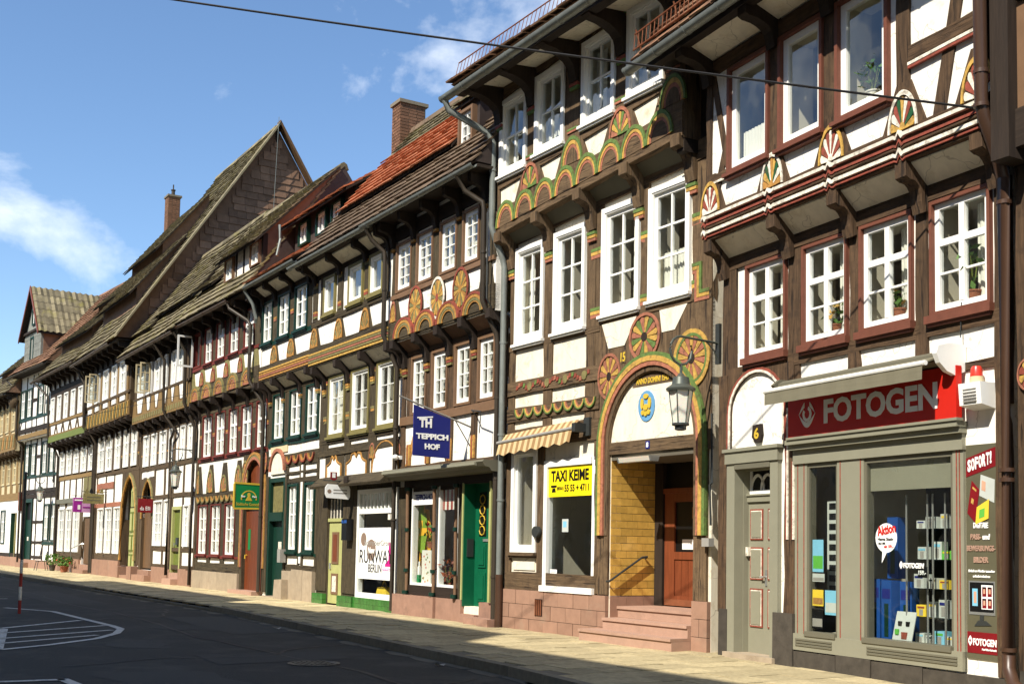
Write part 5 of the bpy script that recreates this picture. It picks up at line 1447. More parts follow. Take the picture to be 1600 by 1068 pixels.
# green door in its recess
h.box('reveal', 2.93, 2.97, -.5, .03, .3, 2.68, 'door_green'); h.box('reveal', 3.92, 3.97, -.5, .03, .42, 2.68, 'door_green'); h.box('door_frame', 2.9, 2.95, 0, .05, .42, 2.68, 'pale_green'); h.box('door_frame', 3.95, 4.02, 0, .05, .42, 2.68, 'pale_green')
d = fwd(h.box('door', 2.97, 3.92, -.52, -.46, .2, 2.68, 'door_green'), .24)
for (x0, x1, z0, z1) in ((3.12, 3.42, .4, .95), (3.5, 3.8, .4, .95), (3.12, 3.42, 1.05, 1.5), (3.5, 3.8, 1.05, 1.5)):
    ob('door_panel', MB().box(x0, x1, -.47, -.44, z0, z1, 'door_green').box(x0 + .05, x1 - .05, -.44, -.425, z0 + .05, z1 - .05, 'door_green').mesh('door_panel'), d)
for x0 in (3.14, 3.52):
    ob('pane', MB().box(x0, x0 + .26, -.46, -.452, 1.65, 2.5, 'black').mesh('pane'), d)
    mb = MB()
    for k in range(4): mb.tube([(x0 + .13 + .1 * math.cos(t * PI / 4), -.44, 1.76 + k * .2 + .09 * math.sin(t * PI / 4)) for t in range(9)], .011, 'sign_gold', 5)
    ob('door_grille', mb.mesh('door_grille'), d)
ob('letter_slot', MB().box(3.3, 3.5, -.46, -.445, 1.55, 1.6, 'steel').mesh('letter_slot'), d); ob('handle', MB().tube([(3.86, -.46, 1.3), (3.86, -.4, 1.3), (3.78, -.4, 1.3)], .014, 'sign_gold', 6).mesh('handle'), d)
ic = h.box('intercom', 2.97, 2.985, -.18, -.04, 1.25, 1.6, 'iron')
h.pipe([(3.9, .86, 8.36), (3.92, .7, 8.1), (4.2, .46, 7.85), (4.22, .44, 7.7), (4.22, .44, 6.0), (4.24, .36, 5.8), (4.28, .16, 5.4), (4.3, .13, 5.2), (4.3, .12, .1)], .05, 'pipe_dark', [(4.22, .44, 6.9), (4.3, .12, 4.2), (4.3, .12, 2.7), (4.3, .12, .9)])
h.P('cable', MB().tube([(4.38, .46, 7.6), (4.38, .44, 6.0), (4.4, .1, 5.5), (4.39, .05, .5)], .016, 'iron', 5))
# carpet shop goods and signs
e = one(h, 'window_banner', 'white paper strip with dark lettering at top of carpet shop window', 'sign', .68, -.012, 2.3, MB().box(0, .98, -.008, -.001, 0, .28, 'print_white'))
text('TEPPICH-HOF', e, .06, .9, .1, .22, .001, 'sign_blue', .02)
e = thing(h, 'striped_blind', 'small red and white striped blind in the carpet shop window', 'blind', 1.88, -.05, 2.18)
for i in range(8): sub(e, 'stripe', MB().box(i * .085, (i + 1) * .085 - .001, -.03, -.02, 0, .46, ['cloth_red', 'cloth'][i % 2]))
def drape(hh, nm, lab, s_, o_, z_, w_, ht, m1, m2, cat='cloth'):
    e = thing(hh, nm, lab, cat, s_, o_, z_)
    mb = MB(); n_ = 8
    for i in range(n_):
        for k in range(6):
            f = lambda a, b: (w_ * (a / n_ - .5) * (.35 + .65 * (1 - b / 6) ** .6 if b > 2 else 1 - .08 * b * (2 - b)) , .05 * math.sin(a * 1.9 + b * .5), ht * b / 6 - .06 * ((a % 2) if b == 0 else 0))
            mb.quad([f(i, k), f(i + 1, k), f(i + 1, k + 1), f(i, k + 1)], m1 if (i + k) % 3 else m2)
    sub(e, 'folded_cloth', mb, True)
    return e
drape(h, 'patterned_scarf', 'green and yellow patterned scarf hanging in carpet shop window', 0.62, -.22, 1.35, .5, .95, 'cloth_green', 'cloth_yellow')
drape(h, 'yellow_curtain', 'yellow cloth draped to the floor in carpet shop window', 0.7, -.3, .62, .4, 1.6, 'cloth_yellow', 'cloth_yellow')
e = one(h, 'flowered_cloth', 'white flowered cloth over a stand in carpet shop window', 'cloth', .9, -.12, .64, MB().box(0, .42, -.25, 0, 0, .72, 'cloth'))
for i in range(14):
    x, z = random.uniform(.04, .36), random.uniform(.06, .66); ob('printed_flower', MB().prism([(x + .025 * math.cos(t), z + .025 * math.sin(t)) for t in (0, 1.2, 2.4, 3.6, 4.8)], 0, .003, random.choice(['flower_red', 'c_orange', 'leaf'])).mesh('printed_flower'), e)
plant(h, 'bunch of red flowers above the flowered cloth in carpet shop', 1.12, -.22, 1.4, .4, .16, 'terracotta', 40, flower='flower_red')
one(h, 'spray_bottle', 'green and white bottle in corner of carpet shop window', 'bottle', .72, -.1, .62, MB().box(0, .1, -.06, 0, 0, .22, 'sign_green').box(.01, .09, -.05, -.01, .22, .4, 'print_white').tube([(.05, -.03, .4), (.05, -.03, .5)], .02, 'print_white'))
plant(h, 'brown dried bouquet standing in right carpet shop window', 1.95, -.2, .62, .55, .2, None, 60, leafm='door_brown', lw=.07)
# flag sign on its pole
fs = thing(h, 'hanging_sign', 'blue hanging carpet shop sign with white letters on slanted pole', 'sign', 3.1, 0, 3.1)
sub(fs, 'pole', MB().tube([(0, .0, .66), (0, 1.55, 1.14)], .018, 'sign_grey', 8), True)
sub(fs, 'stay', MB().tube([(0, .02, .3), (0, .35, .77)], .01, 'iron', 6))
bd = sub(fs, 'board', MB().px([(.46, .02), (1.24, .04), (1.24, 1.0), (.46, .78)], -.015, .015, 'sign_blue'))
def sidetext(body, par, o_a, o_b, z0, z1, mat, bold=.02, x=.018):
    """lettering on a board that stands out from the wall, read from the right-hand side"""
    me, a, b, c, d_ = textmesh(body, bold); m2_ = me.copy(); sx = (o_a - o_b) / (b - a); sz = (z1 - z0) / (d_ - c)
    for v in m2_.vertices:
        q = v.co.copy(); v.co = (x + q.z, -(o_a - (q.x - a) * sx), z0 + (q.y - c) * sz)
    m2_.materials.clear(); m2_.materials.append(M[mat])
    return ob('lettering', m2_, par)
sidetext('TEPPICH', fs, 1.19, .5, .36, .47, 'print_white', .05); sidetext('HOF', fs, 1.0, .68, .17, .28, 'print_white', .05); sidetext('TH', fs, 1.13, .86, .58, .76, 'print_white', .05)
sub(fs, 'letter_roof', MB().px([(.84, .78), (1.17, .745), (1.17, .77), (.84, .805)], .015, .021, 'print_white'))
one(h, 'swing_arm', 'thin iron arm on wall under carpet shop windows', 'bracket', 3.3, .02, 4.0, MB().tube([(0, 0, 0), (.3, .25, .02), (.75, .3, -.05)], .014, 'iron', 6).tube([(.75, .3, -.05), (.7, .3, -.45)], .01, 'iron', 5))
one(h, 'security_lamp', 'small white lamp on the post left of carpet shop', 'lamp', .02, .02, 3.3, MB().box(0, .1, 0, .06, 0, .08, 'white_paint').lathe(.05, .14, [(.03, -.02), (.07, .02), (.07, .07), (.02, .1)], 'white_paint'))

# ================================================================ HOUSE 4b: the runway shop
h = House('half_timbered_house', 'dark half-timbered house with olive windows above white fashion shop window', 'house', (-6.82, 32.15), -58.6, 3.78)
h4 = h
h.tv, h.th = 'olive_v', 'olive_h'
A4, B4 = 3.78, 8.46
u4 = [(4.53, 5.27), (6.05, 6.9), (7.24, 7.98)]
m4 = [(4.32, 5.34), (5.7, 6.75), (7.16, 8.16)]
h.wall(A4, B4, 0, 3.05, 0, [(6.22, 8.36, .22, 2.7), (4.48, 5.36, .0, 2.55)], 'olive_v')
h.wall(A4, B4, 3.05, 5.85, 0, [hole(a, b, 4.08, 5.6) for a, b in m4])
h.wall(A4, B4, 5.85, 8.5, .3, [hole(a, b, 7.05, 8.0) for a, b in u4])
h.shell(A4, B4, [2.95, 5.8, 8.4], 3.0, 'room')
for x, wd in between(m4, A4, B4 - .2, .34): h.post(x, wd, 3.7, 5.7, 0)
h.rail(A4, B4, 5.6, 5.82, 0, out=.03); h.rail(A4, B4, 3.92, 4.07, 0); h.rail(A4, B4, 3.62, 3.76, 0, out=.03)
for x in (4.1, 5.5, 6.94): stripes(h, x, 4.62, .2, 0, ('c_olive', 'c_orange', 'c_olive'), .06); stripes(h, x, 5.5, .2, 0, ('c_red', 'c_yellow'), .05)
S4 = dict(cas='olive_paint', cw=.07, cols=2, rows=(1, 1, 1), mull=.016, bar=.014, sw=.06, cm='white_paint', sill='olive_paint')
row(h, m4, 4.08, 5.6, 0, S4, inner=('full', 'curtain', 'curtain'))
# ogee white fields with gilded outline
for (a, b, n_) in ((4.28, 5.25, 3), (5.5, 6.72, 3), (7.0, 8.36, 1)):
    c = (a + b) / 2; r_ = (b - a) / 2; pts = []
    if n_ == 3:
        pts = [(a + .04, 3.05), (b - .04, 3.05), (b - .04, 3.38), (b - .16, 3.4), (b - .3, 3.46), (b - .36, 3.58), (c + .1, 3.6), (c, 3.5), (c - .1, 3.6), (a + .36, 3.58), (a + .3, 3.46), (a + .16, 3.4), (a + .04, 3.38)]
    else:
        pts = [(a, 3.05), (b, 3.05)] + [(c + r_ * math.cos(PI * i / 12), 3.15 + .62 * math.sin(PI * i / 12)) for i in range(13)]
    h.poly('spandrel', [(a - .1, 3.02), (b + .1, 3.02), (b + .1, 3.82), (a - .1, 3.82)], -.05, .004, 'olive_v')
    h.poly('infill_panel', pts, -.02, .014, 'plaster')
    mb = MB(); P_ = pts[1:] + [pts[0]]
    for p, q in zip(P_[:-1], P_[1:]): mb.tube([(p[0], .02, p[1]), (q[0], .02, q[1])], .024, 'c_orange', 5)
    h.P('gilded_outline', mb)
for x in (7.0, 8.3): h.rosette(x, 3.42, .16, .34, .012, ['c_orange', 'c_olive'], 7, name='carved_fan')
for x in (4.05, 5.52, 6.94, 8.34): h.bracket(x, 5.84, .02, .36, .5, .15, 'dark_v', tips=('c_orange', 'c_yellow', 'c_olive'))
for a, b in ((4.15, 5.43), (5.6, 6.85), (7.03, 8.25)): h.soffit(a, b, .03, 5.62, .28, 5.84, 'plaster_old')
h.rail(A4 - .05, B4 - .1, 5.86, 6.34, .3, out=.04)
for (z, c) in ((5.9, 'c_yellow'), (5.97, 'c_olive'), (6.03, 'c_salmon'), (6.09, 'c_olive'), (6.15, 'c_yellow')): h.box('moulding', A4 - .05, B4 - .1, .33, .365, z, z + .045, c)
h.rail(A4, B4 - .15, 6.86, 7.0, .3, out=.03); h.rail(A4, B4, 8.02, 8.3, .3, 'dark_h')
for x, wd in ((3.95, .3), (4.4, .16), (5.55, .34), (7.08, .28), (8.2, .1)): h.post(x, wd, 6.95, 8.1, .3)
for x in (4.0, 5.55, 7.08):
    h.poly('foot_board', [(x - .36, 6.32), (x + .36, 6.32), (x + .12, 6.88), (x - .12, 6.88)], .25, .32, 'olive_v')
    h.rosette(x, 6.34, .24, .48, .322, ['c_orange', 'c_olive'], 9, border='c_orange', name='carved_fan')
    stripes(h, x, 7.25, .2, .312, ('c_orange', 'c_red', 'c_olive'), .06); stripes(h, x, 7.95, .2, .312, ('c_orange', 'c_olive'), .06)
row(h, u4, 7.05, 8.0, .3, dict(S4, cols=1, rows=(1,)), inner=('both', 'net', 'both'))
for x in (4.0, 5.55, 7.08, 8.3): h.bracket(x, 8.36, .32, .66, .45, .14, 'dark_v')
for a, b in ((4.1, 5.45), (5.65, 7.0), (7.2, 8.2)): h.soffit(a, b, .33, 8.14, .6, 8.32, 'plaster_old')
h.box('eaves_board', A4 - .2, B4 - .1, .25, .74, 8.36, 8.42, 'dark_h'); h.gutter(A4 - .35, B4 - .1, .84, 8.4, 'zinc', .075)
h.pipe([(8.15, .84, 8.34), (8.16, .7, 8.1), (8.3, .46, 7.85), (8.32, .44, 7.7), (8.32, .44, 6.0), (8.34, .3, 5.7), (8.4, .13, 5.3), (8.42, .12, .05)], .05, 'pipe_dark', [(8.32, .44, 7.0), (8.42, .12, 4), (8.42, .12, 2)])
# canopy, pillars, door, shop window
h.P('canopy', MB().px([(0, 2.84), (.42, 2.78), (.45, 2.84), (.2, 3.06), (0, 3.1)], 4.28, B4 - .08, 'olive_h'))
for (a, b) in ((A4, 4.44), (5.4, 6.2)): h.box('pier', a, b, -.15, .012, .3, 2.85, 'olive_v', .004)
for (a, b, c) in ((A4, 4.46, .1), (5.36, 6.22, .1), (6.22, 8.4, .06)):
    n_ = int((b - a) / .15)
    for r_ in range(2):
        for i in range(n_): h.box('base_tile', a + (b - a) * i / n_ + .003, a + (b - a) * (i + 1) / n_ - .003, -.1, c, .14 * r_ - .03, .14 * (r_ + 1) - .034, 'glazed_green')
d = fwd(h.box('door', 4.5, 5.34, -.36, -.3, .03, 2.0, 'pale_green'), .27)
for (z0, z1, m_) in ((.25, .75, 'c_white'), (.98, 1.75, 'door_brown')):
    ob('door_panel', MB().box(4.72, 5.12, -.31, -.28, z0, z1, 'brown_paint').box(4.8, 5.04, -.28, -.275, z0 + .06, z1 - .06, m_).mesh('door_panel'), d)
ob('handle', MB().box(4.6, 4.68, -.31, -.27, .85, 1.0, 'steel').mesh('handle'), d)
fwd(h.box('transom', 4.48, 5.36, -.38, -.25, 2.0, 2.08, 'pale_green'), .26)
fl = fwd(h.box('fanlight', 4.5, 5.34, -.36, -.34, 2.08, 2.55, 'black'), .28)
for i in range(5): ob('glazing_bar', MB().box(4.52 + i * .19, 4.56 + i * .19, -.345, -.32, 2.08, 2.55, 'c_white').mesh('glazing_bar'), fl)
w_ = h.P('shop_window', MB().box(6.22, 6.34, -.12, .01, .24, 2.72, 'white_paint').box(8.26, 8.38, -.12, .01, .24, 2.72, 'white_paint').box(6.34, 8.26, -.12, .01, .24, .36, 'white_paint').box(6.34, 8.26, -.12, .01, 2.62, 2.72, 'white_paint').box(6.34, 8.26, -.12, .01, 2.16, 2.27, 'white_paint'))
ob('pane', MB().quad([(6.34, -.015, .36), (8.26, -.015, .36), (8.26, -.015, 2.16), (6.34, -.015, 2.16)], 'glass_shop').mesh('pane'), w_)
ob('pane', MB().quad([(6.34, -.015, 2.27), (8.26, -.015, 2.27), (8.26, -.015, 2.62), (6.34, -.015, 2.62)], 'glass_shop').mesh('pane'), w_)
for i in range(9): ob('glazing_bar', MB().box(6.5 + i * .195, 6.54 + i * .195, -.06, 0, 2.27, 2.62, 'white_paint').mesh('glazing_bar'), w_)
h.box('display_floor', 6.25, 8.35, -1.0, -.24, .2, .3, 'room'); h.box('display_back', 6.25, 8.35, -1.06, -1.0, .1, 2.7, 'room_dark')
h.box('house_number', 6.4, 6.62, .42, .45, 2.86, 3.0, 'dark_h'); h.box('alarm_light', 8.3, 8.42, .1, .2, 2.0, 2.12, 'c_white')
rp = thing(h, 'window_poster', 'white poster with large fashion lettering filling the shop window', 'poster', 6.36, -.008, .68)
sub(rp, 'sheet', MB().box(0, 1.88, 0, .006, 0, 1.16, 'print_white'))
text('RUNWAY', rp, .06, 1.8, .36, .66, .008, 'black', 0.0); text('BERLIN', rp, .55, 1.25, .16, .34, .008, 'black', 0.0); text('SchreiberGroup', rp, .3, 1.78, .72, .88, .008, 'sign_grey', 0.0)
for (x, z, r_, m_) in ((.25, .9, .15, 'taupe'), (.68, .66, .24, 'taupe')): sub(rp, 'printed_dot', MB().prism([(x + r_ * math.cos(t * PI / 12), z + r_ * 1.0 * math.sin(t * PI / 12)) for t in range(24)], .006, .0085 if r_ < .2 else .011, m_, False))
text('New', rp, .52, .88, .58, .72, .013, 'print_white', .03); text('MANHATTAN', rp, 1.3, 1.82, .2, .26, .008, 'sign_pink', .0)
sub(rp, 'printed_shoe', MB().prism([(1.42, .3), (1.85, .3), (1.86, .36), (1.7, .4), (1.68, .75), (1.74, .8), (1.6, .84), (1.6, .45), (1.44, .36)], .006, .009, 'magenta', False))
one(h, 'handbag', 'yellow handbag on the floor of the fashion shop window', 'bag', 6.9, -.2, .3, MB().prism([(0, 0), (.6, 0), (.52, .18), (.42, .22), (.1, .2)], -.2, 0, 'box_yellow').tube([(.12, -.1, .2), (.25, -.1, .36), (.4, -.1, .22)], .012, 'sign_gold'))
wp = thing(h, 'projecting_sign', 'white scalloped name plate hanging beside the pale green door', 'sign', 6.05, .05, 2.5)
sub(wp, 'arm', MB().tube([(0, -.05, .42), (0, .75, .42)], .015, 'iron', 6))
sub(wp, 'plate', MB().px([(.08, .06), (.12, 0), (.66, .02), (.7, .1), (.7, .26), (.64, .34), (.12, .32), (.08, .24)], -.012, .012, 'print_white'))
sub(wp, 'shield', MB().px([(.42, .46), (.5, .42), (.58, .46), (.58, .62), (.42, .62)], -.012, .012, 'sign_maroon').px([(.46, .49), (.54, .49), (.54, .6), (.46, .6)], .012, .016, 'print_white'))
sub(wp, 'printed_dot', MB().px([(.6 + .05 * math.cos(t * PI / 5), .17 + .05 * math.sin(t * PI / 5)) for t in range(10)], .012, .015, 'taupe'))
for i in range(2): sub(wp, 'text_line', MB().box(.012, .014, .16, .5, .12 + i * .07, .15 + i * .07, 'sign_grey'))
one(h, 'mail_box', 'black box with blue strip on the dark post beside the fashion shop', 'box', 5.75, .03, 1.55, MB().box(0, .3, 0, .16, 0, .5, 'black').box(0, .3, .16, .165, .4, .47, 'box_blue'))

# ================================================================ HOUSE 4a: the green-framed house
h = House('half_timbered_house', 'narrow half-timbered house with dark green windows and dark green door', 'house', (-6.82, 32.15), -58.6, 0.0)
h4a = h
h.tv, h.th = 'olive_v', 'olive_h'
W4 = 3.76
u5 = [(.04, .88), (1.3, 2.18), (2.56, 3.46)]
m5 = [(.33, 1.2), (1.6, 2.48), (2.8, 3.65)]
g5 = [(1.68, 2.42), (2.88, 3.6)]
h.wall(0, W4, 0, 3.3, 0, [hole(a, b, 1.24, 3.02) for a, b in g5] + [(.2, 1.46, 0, 3.24)])
h.wall(0, W4, 3.3, 5.9, 0, [hole(a, b, 4.28, 5.55) for a, b in m5])
h.wall(0, W4, 5.9, 8.6, .3, [hole(a, b, 6.97, 8.14) for a, b in u5])
h.shell(0, W4, [3.1, 5.8, 8.5], 3.0, 'room')
S5 = dict(cas='green_paint', cw=.04, cols=2, rows=(1, 1, 1), mull=.09, bar=.035, sw=.055, sill='green_paint', sillh=.06)
row(h, u5, 6.97, 8.14, .3, S5, inner=('net', 'full', None)); row(h, m5, 4.28, 5.55, 0, S5, inner=('full', 'net', 'curtain'))
row(h, g5, 1.24, 3.02, 0, dict(S5, rows=(.8, .8, 1, 1), transom=None, cw=.06), inner=('net', 'full'))
for x, wd in between(m5, 0, W4 - .1, .3): h.post(x, wd, 4.2, 5.6, 0)
h.rail(0, W4, 5.56, 5.84, 0, out=.03); h.rail(0, W4, 4.1, 4.22, 0, 'green_paint', out=.02); h.rail(0, W4, 3.52, 3.86, 0, out=.02); h.rail(1.5, W4, 3.06, 3.18, 0); h.rail(1.5, W4, 3.3, 3.36, 0)
for x, wd in ((1.56, .16), (2.52, .1), (2.78, .1), (3.7, .14)): h.post(x, wd, .75, 3.55, 0)
h.box('infill_panel', 2.58, 2.72, 0, .02, .95, 3.5, 'plaster'); h.rail(1.55, W4, .76, .9, 0); h.rail(1.55, W4, 1.13, 1.2, 0, 'green_paint')
for i in range(4):
    x = 1.72 + i * .52; h.arcs(x, 3.78, .24, -.22, .02, [(.8, 1.0, 'c_red'), (.62, .8, 'c_orange')], name='carved_scallop')
h.poly('infill_panel', [(.32, 3.34)] + [(.85 - .5 * math.cos(PI * i / 10), 3.42 + .5 * math.sin(PI * i / 10)) for i in range(11)] + [(1.38, 3.34)], -.05, .035, 'plaster_old')
h.arcs(.85, 3.42, .6, .62, .03, [(.86, 1.0, 'c_salmon')], name='carved_arch')
h.box('infill_panel', .2, 1.5, -.02, .016, 3.92, 4.12, 'cream')
for (a, b, c) in ((.0, .2, .9), (1.48, 1.62, 3.3)): h.box('post', a, b, -.1, .04, .1, 3.3, 'olive_v', .004)
h.box('door_frame', .2, .34, -.3, .03, 0, 3.24, 'green_paint'); h.box('door_frame', 1.34, 1.46, -.3, .03, 0, 3.24, 'green_paint'); h.box('door_frame', .34, 1.34, -.25, .03, 3.12, 3.24, 'green_paint'); h.box('door_frame', .34, 1.34, -.25, .05, 2.06, 2.3, 'green_paint')
fl = fwd(h.box('fanlight', .34, 1.34, -.2, -.18, 2.3, 3.12, 'c_olive'), .12)
d = fwd(h.box('door', .34, 1.34, -.36, -.3, .02, 2.06, 'green_paint'), .2)
for z0, z1 in ((.2, .9), (1.05, 1.9)): ob('door_panel', MB().box(.5, 1.2, -.3, -.28, z0, z1, 'green_paint').mesh('door_panel'), d)
ob('notice', MB().box(.8, 1.05, -.3, -.275, 1.3, 1.5, 'c_white').mesh('notice'), d)
for (a, b, c) in ((1.6, 2.3, .74), (2.3, 3.1, .78), (3.1, W4, .76)): h.box('plinth_stone', a + .004, b - .004, -.15, .1, -.05, c, 'stone_grey', .008)
h.box('plinth_stone', 1.5, 2.1, .1, .28, -.05, .5, 'stone_grey', .03)
h.box('letter_box', 1.5, 1.72, .04, .2, .95, 1.3, 'sign_grey')
h.box('step', .16, 1.5, -.3, .12, -.05, .02, 'stone_grey')
for x in (.1, 1.12, 2.4, 3.6): h.bracket(x, 5.92, .02, .36, .5, .15, 'dark_v', tips=('c_orange', 'c_olive'))
for a, b in ((.2, 1.03), (1.22, 2.3), (2.5, 3.5)): h.soffit(a, b, .03, 5.68, .28, 5.9, 'plaster_old')
h.rail(0, W4, 5.94, 6.34, .3, out=.04)
for (z, c) in ((5.97, 'c_orange'), (6.04, 'c_salmon'), (6.1, 'c_orange'), (6.17, 'c_yellow')): h.box('moulding', 0, W4 - .04, .33, .36, z, z + .045, c)
h.rail(0, W4, 6.84, 6.94, .3, 'green_paint', out=.03); h.rail(0, W4, 8.16, 8.4, .3, 'dark_h')
for x, wd in between(u5, 0, W4 - .05, .32): h.post(x, wd, 6.9, 8.2, .3)
for x in (1.09, 2.37):
    h.poly('foot_board', [(x - .34, 6.32), (x + .34, 6.32), (x + .12, 6.86), (x - .12, 6.86)], .25, .32, 'olive_v'); h.rosette(x, 6.34, .25, .46, .322, ['c_orange', 'c_olive'], 9, border='c_orange', name='carved_fan'); stripes(h, x, 7.6, .2, .312, ('c_orange', 'c_salmon'), .06)
for x in (.1, 1.09, 2.37, 3.6): h.bracket(x, 8.52, .32, .66, .45, .14, 'dark_v')
for a, b in ((.2, 1.0), (1.2, 2.27), (2.5, 3.5)): h.soffit(a, b, .33, 8.3, .6, 8.48, 'plaster_old')
h.box('eaves_board', -.1, W4 + .1, .25, .74, 8.54, 8.6, 'dark_h'); h.gutter(-.1, W4 + .05, .84, 8.56, 'zinc', .075)
h.roof(-.1, W4 + .2, (.8, 8.66), (-2.5, 11.1), (-5, 8.66), 'tile_orange', .22, .3, 'slate_dark')
h.shed(.2, 4.4, -.5, 9.3, 10.55, (-2.6, 11.95), 'tile_orange', 'slate_grey', [(.7, 1.4, 9.72, 10.38), (2.0, 2.7, 9.72, 10.38), (3.05, 3.75, 9.72, 10.38)], dict(cas='green_paint', cw=.05, cols=2, rows=(1, ), mull=.05, bar=.03, sw=.07), ov=.35, tw=.24, tl=.3, over=.25, cheek='slate_dark')
h.pipe([(.6, .12, 10.3), (.65, .1, 9.9), (.7, .2, 9.4)], .04, 'zinc')
h.pipe([(-.1, .84, 8.5), (-.08, .7, 8.3), (.0, .6, 8.1), (.0, .5, 7.7), (-.05, .5, 7.6)], .05, 'zinc')

# ================================================================ HOUSE 5: the red-framed house with the gate
h = House('half_timbered_house', 'half-timbered house with red window frames and a big brown arched gate', 'house', (-10.24, 37.56), -57.7)
h5 = h
h.tv, h.th = 'olive_v', 'olive_h'
W5 = 6.34
u6 = [(.05, .85), (1.22, 2.03), (2.4, 3.23), (3.64, 4.5), (4.93, 5.8)]
m6 = [(.38, 1.35), (1.68, 2.62), (2.96, 3.8), (4.1, 5.03), (5.38, 6.24)]
g6 = [(.23, 1.18), (1.52, 2.5), (2.88, 3.83)]
h.wall(0, W5, 0, 4.0, 0, [hole(a, b, 1.06, 2.64) for a, b in g6] + [(4.55, 6.2, 0, 3.86)])
h.wall(0, W5, 4.0, 5.95, 0, [hole(a, b, 4.15, 5.52) for a, b in m6])
h.wall(0, W5, 5.95, 8.6, .3, [hole(a, b, 7.07, 8.2) for a, b in u6])
h.shell(0, W5, [3.9, 5.9, 8.5], 3.0, 'room')
S6 = dict(cas='crimson', cw=.032, cols=2, rows=(1.0, .9, .9), transom=.07, mull=.08, bar=.03, sw=.055, sill='crimson', sillh=.05)
row(h, u6[1:], 7.07, 8.2, .3, S6, inner=(None, 'net', None, 'net')); row(h, m6, 4.15, 5.52, 0, S6, inner=('net', 'full', 'net', 'curtain', 'net')); row(h, g6, 1.06, 2.64, 0, dict(S6, rows=(1, 1, 1, 1), transom=None), inner=('full', 'full', 'net'))
for x, wd in between(m6, 0, W5, .3): h.post(x, wd, 4.1, 5.6, 0); stripes(h, x, 4.9, min(wd, .22), 0, ('c_orange', 'c_salmon'), .06)
for x, wd in between(g6, 0, 4.3, .3): h.post(x, wd, .8, 2.75, 0)
h.rail(0, W5, 5.54, 5.85, 0, out=.03); h.rail(0, W5, 4.02, 4.13, 0, 'crimson'); h.rail(0, 4.4, 2.66, 3.0, 0, out=.03); h.rail(0, 4.3, .55, .82, 0); h.rail(0, 4.35, .96, 1.03, 0, 'crimson')
for i, x in enumerate((.12, 1.35, 2.68, 4.0)):
    lo, hi = max(0, x - .42), x + .42
    h.poly('foot_board', [(lo, 2.98), (hi, 2.98), (x + .14, 3.9), (max(0, x - .14), 3.9)], -.05, .018, 'olive_v')
    h.rosette(x, 3.02, .3 if x > .3 else .15, .72 if i != 2 else .5, .022, ['c_orange', 'c_salmon', 'c_olive'], 9, border='c_olive', name='carved_fan')
for i in range(9): h.arcs(.3 + i * .48, 2.9, .22, -.2, .03, [(.78, 1.0, 'c_olive'), (.56, .78, 'c_orange')], name='carved_scallop')
for a, b in ((0, 1.2), (1.2, 2.5), (2.5, 3.5), (3.5, 4.4)): h.box('plinth_stone', a + .003, b - .003, -.15, .1, -.05, .55, 'stone_grey', .004)
# gate
GX, GZ = 5.38, 2.7
arcp = [(GX - .86 * math.cos(PI * i / 18), GZ + 1.14 * math.sin(PI * i / 18)) for i in range(19)]
h.poly('spandrel', [(4.4, 2.6), (4.52, 2.6)] + arcp[:10] + [(GX, 4.02), (4.4, 4.02)], -.08, .02, 'olive_v'); h.poly('spandrel', [(6.34, 2.6), (6.34, 4.02), (GX, 4.02)] + arcp[9:] + [(6.24, 2.6)], -.08, .02, 'olive_v')
def gateband(k0, k1, c, o1):
    mb = MB(); e = lambda i, k: (GX - .86 * k * math.cos(PI * i / 18), GZ + 1.14 * k * math.sin(PI * i / 18))
    for i in range(18): mb.prism([e(i, k0), e(i + 1, k0), e(i + 1, k1), e(i, k1)], .0, o1, c, True)
    for s_ in (-1, 1):
        x0, x1 = sorted((GX + s_ * .86 * k0, GX + s_ * .86 * k1)); mb.box(x0, x1, 0, o1, .75, GZ, c)
    h.P('arch_moulding', mb)
gateband(1.0, 1.07, 'c_salmon', .07); gateband(1.07, 1.13, 'c_olive', .06); gateband(1.13, 1.19, 'c_orange', .07)
h.rosette(4.62, 3.35, .24, .5, .03, ['c_orange', 'c_salmon', 'c_olive'], 14, True, 'c_olive', name='carved_wheel'); h.rosette(6.2, 3.7, .2, .3, .03, ['c_orange', 'c_salmon'], 12, True, name='carved_wheel')
h.box('post', 4.36, 4.56, -.15, .035, .1, 2.75, 'olive_v', .004); h.box('post', 6.19, 6.34, -.15, .035, .1, 2.75, 'olive_v', .004)
gt = fwd(h.box('gate', 4.53, 6.22, -.22, -.18, .08, 2.5, 'door_brown'), .08)
for i in range(8): ob('plank', MB().box(4.53 + i * .2112 + .004, 4.53 + (i + 1) * .2112 - .004, -.18, -.15, .08, 2.42, 'door_brown').mesh('plank'), gt)
ob('transom', MB().box(4.53, 6.22, -.2, -.1, 2.42, 2.56, 'olive_h').mesh('transom'), gt)
for i in range(4): ob('plank', MB().box(4.53 + i * .4225 + .004, 4.53 + (i + 1) * .4225 - .004, -.2, -.16, 2.56, 3.84, 'door_brown').mesh('plank'), gt)
ob('notice', MB().box(4.8, 4.98, -.15, -.14, 1.25, 1.85, 'sign_green').mesh('notice'), gt); ob('handle', MB().tube([(4.72, -.15, 1.1), (4.72, -.09, 1.1), (4.72, -.09, 1.0)], .02, 'sign_gold', 6).mesh('handle'), gt)
h.box('step', 4.2, 6.2, -.2, .3, -.05, .1, 'stone_pink')
for x in (.1, 1.05, 2.2, 3.45, 4.7, 6.1): h.bracket(x, 5.94, .02, .36, .5, .15, 'dark_v')
h.rail(-.02, W5 - .1, 5.95, 6.45, .3, out=.03)
